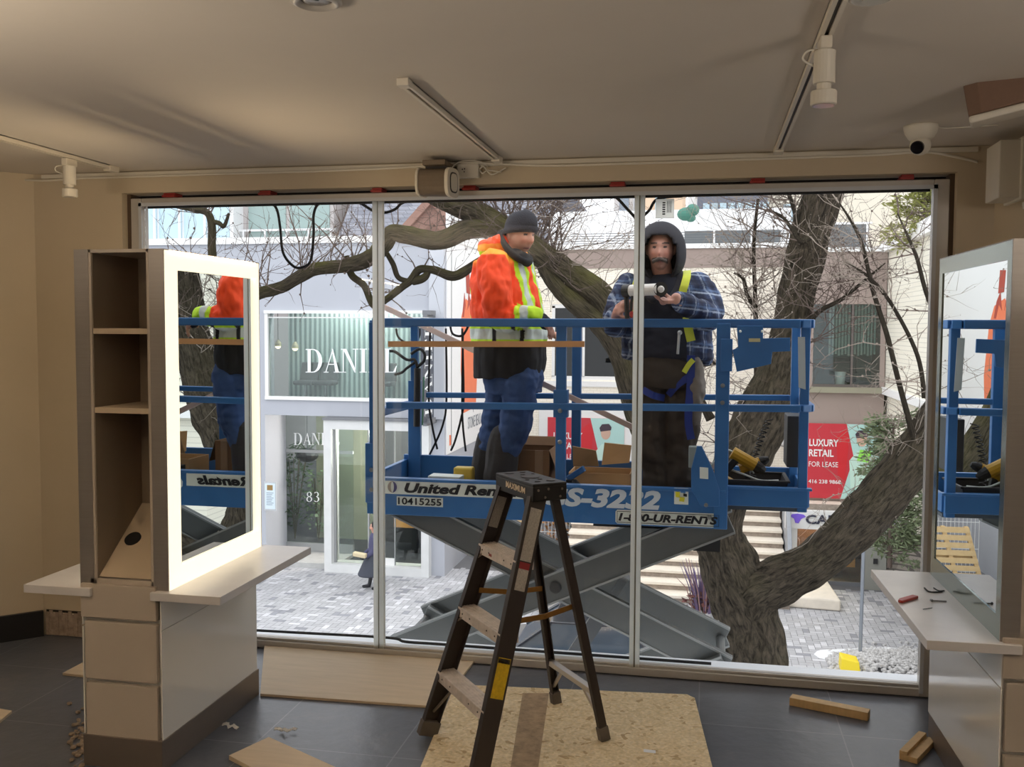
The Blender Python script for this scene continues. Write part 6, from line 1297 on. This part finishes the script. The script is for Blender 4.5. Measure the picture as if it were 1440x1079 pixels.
ln = [PX(731, 530, 5.72), PX(725, 600, 5.71), PX(706, 640, 5.72), V((PX(703, 672, 5.72).x, 5.72, DK+.07))]; lf = [PX(712, 535, 5.93), PX(697, 600, 5.93), PX(686, 640, 5.93), V((PX(683, 672, 5.93).x, 5.93, DK+.07))]
for l in (ln, lf): capsule(bd, l, [.085, .06, .05, .04]); capsule(bd, [l[3]+V((0, 0, -.03)), l[3]+V((.15, -.04, -.04))], [.035, .03])
skin_obj('body', bd, .006, m_skin, W1, lambda p: face_colour(p, hc1, M1, skin1, lin(176, 100, 92), lin(92, 70, 56), None, lin(176, 128, 108)), it=2)
# coat: orange upper, black lower
OR, LM, SV, YO, BK = lin(255, 78, 22), lin(196, 236, 40), lin(206, 214, 206), lin(255, 168, 40), lin(30, 28, 28)
ct = MB()
ring_loft(ct, [(PX(x, y, Y1), a*.00437, b) for x, y, a, b in ((718, 357, 20, .085), (713, 362, 32, .15), (708, 370, 38, .205), (710, 400, 44, .225), (713, 430, 48, .235), (716, 458, 50, .24), (717, 484, 50.5, .24), (717, 486, 47, .22))], f1, s1_)
capsule(ct, [sh1+V((0, .04, .03)), sh1, PX(698, 412, 5.55), el1, PX(728, 446, 5.54), PX(749, 445, 5.57)], [.09, .098, .098, .088, .070, .062]); capsule(ct, [sh1f, el1f, PX(752, 452, 6.0)], [.095, .085, .06])
ct.ell(PX(693, 347, Y1+.02), (.085, .14, .055), 18, 12); ct.ell(PX(704, 342, Y1-.03), (.07, .10, .05), 18, 12); ct.ell(PX(686, 353, Y1), (.06, .12, .05), 18, 12)
cz = PX(716, 430, Y1); zb = lambda y: PX(716, y, Y1).z
def coat_col(p):
    q = p-cz; s = q.dot(s1_); f = q.dot(f1)
    # forearm band
    a, b = el1, PX(749, 445, 5.57); d = b-a; t = (p-a).dot(d)/d.length_squared; dist = (p-a-d*t).length
    if dist < .095 and t > .50 and s < -.1 and f > -.06: return (*(SV if .66 < t < .90 else LM), 1)
    if zb(480) < p.z < zb(458) and min(abs(f-.02), abs(f-.17)) < .012 and s < 0: return (*BK, 1)
    arm = s < -.205 and p.z > zb(453)
    if not arm or p.z > zb(362):
        if zb(488) < p.z < zb(456): return (*(SV if zb(477) < p.z < zb(463) else LM), 1)
        if abs(abs(s)-.09) < .056 and abs(f) > .06 and p.z < zb(355): return (*(SV if abs(abs(s)-.09) < .027 else LM), 1)
        if p.z > zb(378) and p.z < zb(345): k = min(1, (p.z-zb(378))/.06); return (*V(OR).lerp(V(YO), k), 1)
    return (*OR, 1)
skin_obj('coat', ct, .0062, mat('coat_cloth', (1, 1, 1, 1), .75, attr='Col', bump=.1, bscale=160), W1, coat_col, it=3, fold=(.018, 8, (2.2, 1.6, 1.2)))
lw = MB(); ring_loft(lw, [(PX(x, y, Y1), a*.00437, b) for x, y, a, b in ((717, 480, 48, .225), (718, 505, 49, .23), (717, 522, 47, .225), (714, 531, 44, .215))], f1, s1_)
skin_obj('coat_skirt', lw, .007, mat('black_cloth', C(30, 29, 30), .9), W1, it=2, fold=(.012, 8, (1.5, 1.5, .6)))
cf = MB(); capsule(cf, [PX(746, 446, 5.57), PX(760, 450, 5.58), PX(768, 455, 5.58)], [.050, .043, .040]); skin_obj('cuff', cf, .006, mat('navy_knit', C(34, 36, 46), .95), W1, it=1, fold=(.006, 40, (1, 1, 1)))
cl_ = MB(); capsule(cl_, [PX(704, 332, 5.74), PX(711, 346, 5.68), PX(724, 360, 5.66), PX(738, 368, 5.68), PX(746, 366, 5.76), PX(742, 362, 5.88)], [.016, .021, .023, .020, .016, .014]); cl_.ell(PX(733, 366, 5.77), (.075, .085, .05), 16, 10); cl_.ell(PX(724, 362, 5.76), (.07, .08, .055), 16, 10); capsule(cl_, [PX(708, 334, 5.83), PX(712, 350, 5.82)], [.05, .05]); skin_obj('collar', cl_, .007, mat('black_cloth', C(30, 29, 30), .9), W1, it=2)
jn = MB(); ring_loft(jn, [(PX(x, y, Y1), a, b) for x, y, a, b in ((722, 505, .17, .19), (723, 528, .175, .2), (722, 552, .16, .19))], f1, s1_)
for l in (ln, lf): capsule(jn, [l[0]+V((0, 0, -.0)), l[1], l[2], l[3]+V((0, 0, .06))], [.122, .098, .084, .078])
skin_obj('jeans', jn, .0065, mat('denim', C(48, 74, 118), .85, var=.28, vscale=9, bump=.1, bscale=200), W1, it=3, fold=(.016, 8, (1, 1, 1.8)))
for l, w0 in ((ln, .112), (lf, .105)):
    g_ = MB(); capsule(g_, [l[2]+V((.012, 0, .10)), l[2], l[3]+V((0, 0, .06))], [w0*.80, w0*.92, w0*.92]); skin_obj('gaiter', g_, .007, mat('gaiter_cloth', C(52, 50, 50), .9, var=.12), W1, it=2, fold=(.008, 10, (1, 1, .6)))
    bt = MB(); capsule(bt, [l[3]+V((-.03, 0, -.01)), l[3]+V((.06, -.02, -.018)), l[3]+V((.17, -.05, -.028))], [.058, .052, .042]); skin_obj('boot', bt, .008, m_bt, W1, it=1)
bn_ = MB(); n = 28; prof = [(.0, .142), (.035, .139), (.065, .126), (.086, .104), (.097, .075), (.101, .052), (.101, .032), (.107, .030), (.109, .010), (.106, -.006), (.098, -.008), (.094, .02), (.0, .02)]
vs = []; 
for r, z in prof:
    for k in range(n): t = 2*pi*k/n; vs.append(hc1+M1 @ V((r*.92*cos(t), r*1.08*sin(t)-.008-.10*max(0, .04-z)*(1 if sin(t) > 0 else 0), z+.012+(.028*sin(t)+.004 if z < .045 else .012*sin(t)))))
bn_.add(vs, [(i*n+k, i*n+(k+1) % n, (i+1)*n+(k+1) % n, (i+1)*n+k) for i in range(len(prof)-1) for k in range(n)])
bn_.build('beanie', mat('beanie_knit', C(48, 48, 54), .95, bump=.4, bscale=150, var=.1, vscale=50), W1, smooth=True)
# ---------------- hooded worker in the plaid shirt
Y2 = 5.85
W2 = thing('person', 'person in a dark hood and blue plaid shirt facing the window with a caulking gun', 'person', (PX(938, 672, Y2).x, Y2, DK))
f2 = V((-.05, -1, 0)).normalized(); s2 = V((1, -.05, 0)).normalized()
hc2 = V((PX(929, 352, 5.74).x, 5.74, PX(929, 352, 5.74).z)); M2 = frame((-.02, -1, -.10)); skin2 = lin(196, 146, 128)
bd = MB(); head(bd, hc2, M2); capsule(bd, [hc2+V((0, .02, -.07)), PX(934, 398, Y2)], [.06, .062])
ring_loft(bd, [(PX(x, y, Y2), a, b) for x, y, a, b in ((934, 392, .08, .14), (936, 420, .11, .19), (937, 460, .12, .18), (938, 500, .12, .17), (938, 530, .11, .16))], f2, s2)
shl, ell_, wrl = PX(984, 406, 5.84), PX(994, 446, 5.66), PX(951, 420, 5.42)
shr, elr, wrr = PX(880, 406, 5.84), PX(866, 456, 5.74), PX(869, 440, 5.52)
capsule(bd, [shl, ell_, wrl], [.05, .045, .032]); capsule(bd, [shr, elr, wrr], [.05, .045, .032])
hand(bd, wrl+V((.01, .01, -.01)), (-.92, -.30, -.05), (.0, -.25, 1), .50, -1, 1.0, thumb=.9)
hand(bd, wrr+V((-.008, .0, .01)), (.55, -.70, .35), (.75, .55, -.1), .75, 1, .95)
l1 = [PX(916, 540, 5.84), PX(914, 600, 5.80), PX(921, 650, 5.82), V((PX(925, 672, 5.82).x, 5.82, DK+.07))]; l2 = [PX(960, 540, 5.84), PX(960, 600, 5.80), PX(956, 650, 5.82), V((PX(956, 672, 5.82).x, 5.82, DK+.07))]
for l in (l1, l2): capsule(bd, l, [.085, .06, .05, .04]); capsule(bd, [l[3]+V((0, 0, -.03)), l[3]+V((0, -.14, -.04))], [.035, .03])
# moustache as a soft ridge of the face
for k in range(7): x = -.036+k*.012; bd.ell(hc2+M2 @ V((x, .102-.9*x*x*8, -.046-.36*abs(x))), (.011, .010, .011), 8, 6)
skin_obj('body', bd, .0055, m_skin, W2, lambda p: face_colour(p, hc2, M2, skin2, lin(150, 92, 84), lin(70, 60, 56), lin(88, 78, 72), lin(140, 108, 98)), it=2)
def plaid(p):
    q = p-PX(937, 440, Y2); s = q.dot(s2); f = q.dot(f2)
    if abs(s) < .135-.25*max(0, q.z-.05) and f > .05 and p.y > 5.58: return (*lin(26, 30, 44), 1)
    b = V(lin(44, 58, 92)); a1, a2 = (p.x+p.y*.6)*9.5, (p.z+p.x*.12)*9.5
    for a in (a1, a2):
        fr = a % 1
        if fr < .34: b = b.lerp(V(lin(22, 28, 50)), .6)
        if abs(fr-.62) < .045: b = b.lerp(V(lin(186, 200, 220)), .55)
        elif abs(fr-.8) < .06: b = b.lerp(V(lin(98, 122, 160)), .5)
    return (*b, 1)
sh = MB(); ring_loft(sh, [(PX(x, y, Y2), a, b*.00437) for x, y, a, b in ((934, 386, .10, 28), (934, 394, .13, 50), (936, 410, .155, 60), (937, 440, .17, 62), (938, 475, .17, 62), (939, 503, .165, 62), (939, 506, .15, 56))], f2, s2)
capsule(sh, [shl+V((-.02, 0, .01)), PX(993, 424, 5.78), ell_, PX(975, 433, 5.55), PX(957, 424, 5.455)], [.088, .092, .088, .072, .055]); capsule(sh, [shr+V((.02, 0, .01)), PX(872, 432, 5.8), elr, PX(867, 446, 5.62)], [.088, .088, .08, .062])
capsule(sh, [PX(985, 470, 5.86), PX(992, 500, 5.87)], [.06, .055])
skin_obj('plaid_shirt', sh, .006, m_cloth, W2, plaid, it=3, fold=(.016, 9, (1, 1, 1.4)))
# hood: open shell round the face
n, m_ = 40, 26; vs = []; keep = {}
hm = MB(); H0 = hc2+V((0, .028, .0)); fs = []
for i in range(m_+1):
    ph = pi*i/m_
    for k in range(n):
        t = 2*pi*k/n; d = V((sin(ph)*cos(t), sin(ph)*sin(t), cos(ph))); pr_ = V((d.x*(.148+.02*max(0, -d.z)), d.y*.145, d.z*(.172 if d.z > 0 else .19)))
        if d.y > .45: pr_.y = .145*.45+(d.y-.45)*.20
        vs.append(H0+M2 @ pr_)
        keep[(i, k)] = not (d.y > .30 and (d.x/.70)**2+((d.z+.20)/.76)**2 < .92)
for i in range(m_):
    for k in range(n):
        if all(keep[q] for q in ((i, k), (i+1, k), (i+1, (k+1) % n), (i, (k+1) % n))): fs.append((i*n+k, (i+1)*n+k, (i+1)*n+(k+1) % n, i*n+(k+1) % n))
hm.add(vs, fs); ho = hm.build('hood', mat('hood_cloth', C(44, 44, 50), .95, bump=.2, bscale=120), W2, smooth=True); sd = ho.modifiers.new('s', 'SOLIDIFY'); sd.thickness = .016; sd.offset = -1; bv = ho.modifiers.new('u', 'SUBSURF'); bv.levels = bv.render_levels = 1
nk = MB(); capsule(nk, [PX(912, 388, 5.80), PX(906, 402, 5.72), PX(918, 420, 5.66)], [.04, .035, .03]); capsule(nk, [PX(952, 386, 5.80), PX(957, 402, 5.72), PX(944, 424, 5.66)], [.04, .035, .03]); skin_obj('hood_collar', nk, .006, mat('hood_cloth', C(44, 44, 50), .95), W2, it=2)
tr_ = MB(); ring_loft(tr_, [(PX(x, y, Y2), a, b) for x, y, a, b in ((938, 492, .155, .215), (938, 520, .16, .21), (938, 545, .15, .20))], f2, s2)
for l in (l1, l2): capsule(tr_, [l[0], l[1], l[2], l[3]+V((0, 0, .02))], [.114, .104, .094, .092])
skin_obj('trousers', tr_, .0065, mat('trouser_cloth', C(64, 56, 48), .9, var=.14, vscale=7), W2, it=3, fold=(.018, 7, (1, 1, 1.5)))
for l in (l1, l2): bt = MB(); capsule(bt, [l[3]+V((0, .03, -.01)), l[3]+V((0, -.06, -.018)), l[3]+V((0, -.16, -.028))], [.058, .052, .042]); skin_obj('boot', bt, .008, m_bt, W2, it=1)
def strap(name, pix, wd, m, th=.006):
    mb = MB(); pts = spline([tuple(PX(*q)) for q in pix], 5); pts = [V(q) for q in pts]
    vs = []; fs = []
    for i, p in enumerate(pts):
        d = (pts[min(i+1, len(pts)-1)]-pts[max(0, i-1)]).normalized(); s = d.cross(V((0, -1, .2))).normalized()*wd/2; vs += [p+s, p-s]
        if i: fs.append((2*i-2, 2*i-1, 2*i+1, 2*i))
    mb.add(vs, fs); o = mb.build(name, m, W2); md = o.modifiers.new('s', 'SOLIDIFY'); md.thickness = th; md.offset = 0; return o
m_lime = mat('strap_lime', C(206, 214, 70), .7); m_hb = mat('strap_blue', C(28, 52, 130), .7)
strap('harness_strap', [(966, 381, 5.84), (966, 388, 5.70), (963, 400, 5.655), (960, 412, 5.65), (960, 432, 5.65)], .045, m_lime); strap('harness_strap', [(899, 384, 5.84), (897, 392, 5.70), (893, 410, 5.66), (893, 440, 5.65)], .045, m_lime); strap('harness_strap', [(966, 446, 5.655), (968, 462, 5.65), (972, 480, 5.65)], .05, m_lime)
strap('harness_strap', [(972, 500, 5.66), (971, 540, 5.68), (968, 590, 5.67), (972, 618, 5.67)], .045, m_hb); strap('harness_strap', [(972, 528, 5.68), (952, 542, 5.70), (940, 556, 5.74)], .04, m_hb); strap('harness_strap', [(904, 548, 5.72), (918, 556, 5.70), (934, 560, 5.74)], .04, m_hb)
strap('harness_strap', [(975, 506, 5.655), (968, 514, 5.655), (962, 524, 5.66)], .03, m_lime)
pch = MB(); capsule(pch, [PX(976, 510, 5.74), PX(979, 545, 5.72), PX(977, 590, 5.72)], [.05, .055, .035]); skin_obj('work_glove', pch, .007, mat('glove_grey', C(120, 112, 102), .9, var=.15), W2, it=2, fold=(.012, 14, (1, 1, 1)))
MB().tube([PX(955, 470, 5.64), PX(953, 498, 5.65)], .008, 8).ell(PX(956, 468, 5.64), .014, 10, 8).build('clip', mat('clip_steel', C(200, 202, 200), .3, metal=.6), W2)
# caulking gun in his hands
gA, gB = PX(884, 409, 5.44), PX(926, 407, 5.36); gd_ = (gB-gA).normalized()
cgn = thing('held_caulking_gun', 'white sausage caulking gun held in both hands by the hooded worker', 'caulking gun', tuple(gA.lerp(gB, .5)), 'caulking guns')
MB().tube([gA, gB], .033, 18).build('barrel', mat('gun_white', C(226, 222, 216), .35), cgn)
MB().tube([gA-gd_*.03, gA+gd_*.012], .036, 18).build('end_cap', m_bt, cgn)
fr_ = V((.30, -.95, .0)).normalized(); MB().lathe([(.020, -.006), (.038, -.006), (.040, .008), (.022, .010)], 20, gB+gd_*.012, fr_).build('front_ring', m_bt, cgn); MB().lathe([(.022, .0), (.018, .016), (.012, .022), (0, .023)], 16, gB+gd_*.012, fr_).build('nozzle_disc', mat('gun_white', C(226, 222, 216), .35), cgn)
MB().tube([gA-gd_*.015, PX(882, 448, 5.44)], .014, 10).tube([gA+gd_*.03, PX(888, 425, 5.42), PX(887, 446, 5.42)], .008, 8).build('handle', m_bt, cgn); MB().ell(PX(888, 442, 5.42), (.012, .012, .022), 10, 6).build('trigger', mat('red_tool', C(176, 52, 44), .4), cgn)
# ---------------- pedestrian half hidden by the left mullion
Yp = 22.0; pz = G
P3 = thing('person', 'person in dark clothes walking on the pavers, half hidden by the left white mullion', 'person', (at(527, 828, Y=Yp).x, Yp, G))
cx = at(527, 800, Y=Yp).x; bd = MB(); hc3 = V((cx-.02, Yp, G+1.52)); M3 = frame((-.75, -.6, 0)); head(bd, hc3, M3, 20, 16); f3 = V((-.9, -.4, 0)).normalized(); s3 = V((.4, -.9, 0)).normalized()
capsule(bd, [hc3+V((0, 0, -.08)), V((cx, Yp, G+1.32))], [.05, .055]); ring_loft(bd, [(V((cx, Yp, G+z)), a, b) for z, a, b in ((1.34, .06, .14), (1.2, .1, .17), (1.0, .1, .15), (.8, .1, .15))], f3, s3)
for sg, dx in ((-1, -.13), (1, .10)):
    capsule(bd, [V((cx, Yp, G+.84))+s3*sg*.08, V((cx+dx*.5, Yp, G+.45))+s3*sg*.08, V((cx+dx, Yp, G+.08))+s3*sg*.08], [.08, .06, .045], n=10); capsule(bd, [V((cx+dx, Yp, G+.05))+s3*sg*.08, V((cx+dx-.14, Yp-.05, G+.04))+s3*sg*.08], [.04, .035], n=10)
    a0 = V((cx, Yp, G+1.28))+s3*sg*.19; capsule(bd, [a0, a0+V((-.04, 0, -.28)), a0+V((-.22, -.06, -.46))], [.05, .042, .032], n=10); hand(bd, a0+V((-.22, -.06, -.46)), (-.7, -.2, -.4), (0, 0, 1), .5, sg)
skin_obj('body', bd, .012, m_skin, P3, lambda p: face_colour(p, hc3, M3, lin(206, 156, 136), lin(170, 96, 90), lin(60, 44, 36), None, lin(190, 140, 122)) if p.z > G+.9 else (.02, .02, .025, 1), it=1)
j = MB(); ring_loft(j, [(V((cx, Yp, G+z)), a, b) for z, a, b in ((1.38, .08, .12), (1.3, .12, .2), (1.1, .15, .21), (.86, .15, .19))], f3, s3)
for sg in (-1, 1): a0 = V((cx, Yp, G+1.28))+s3*sg*.19; capsule(j, [a0, a0+V((-.04, 0, -.28)), a0+V((-.19, -.05, -.43))], [.075, .065, .055], n=10)
skin_obj('jacket', j, .014, mat('jacket_violet', C(74, 74, 104), .85, var=.2, vscale=9), P3, it=2)
sk = MB(); ring_loft(sk, [(V((cx-dx, Yp, G+z)), a, b) for z, a, b, dx in ((.92, .15, .18, 0), (.7, .22, .22, .05), (.36, .32, .30, .1), (.33, .3, .28, .1))], f3, s3); skin_obj('long_skirt', sk, .016, mat('skirt_grey', C(66, 70, 80), .85), P3, it=2)
hr = MB(); hr.ell(hc3+V((.02, .01, .03)), (.10, .10, .115), 16, 10); hr.ell(hc3+V((.05, .02, -.08)), (.07, .08, .1), 12, 8); skin_obj('hair', hr, .014, mat('hair_dark', C(40, 34, 34), .7), P3, it=2)
bg_ = MB(); bg_.obox(V((cx-.26, Yp-.32, G+.90)), V((.16, 0, -.02)), V((0, .08, 0)), V((0, 0, .05))); one('shoulder_bag', 'small cream bag carried by the person walking on the pavers', 'bag', bg_, mat('bag_cream', C(206, 190, 156), .7), bevel=.02)
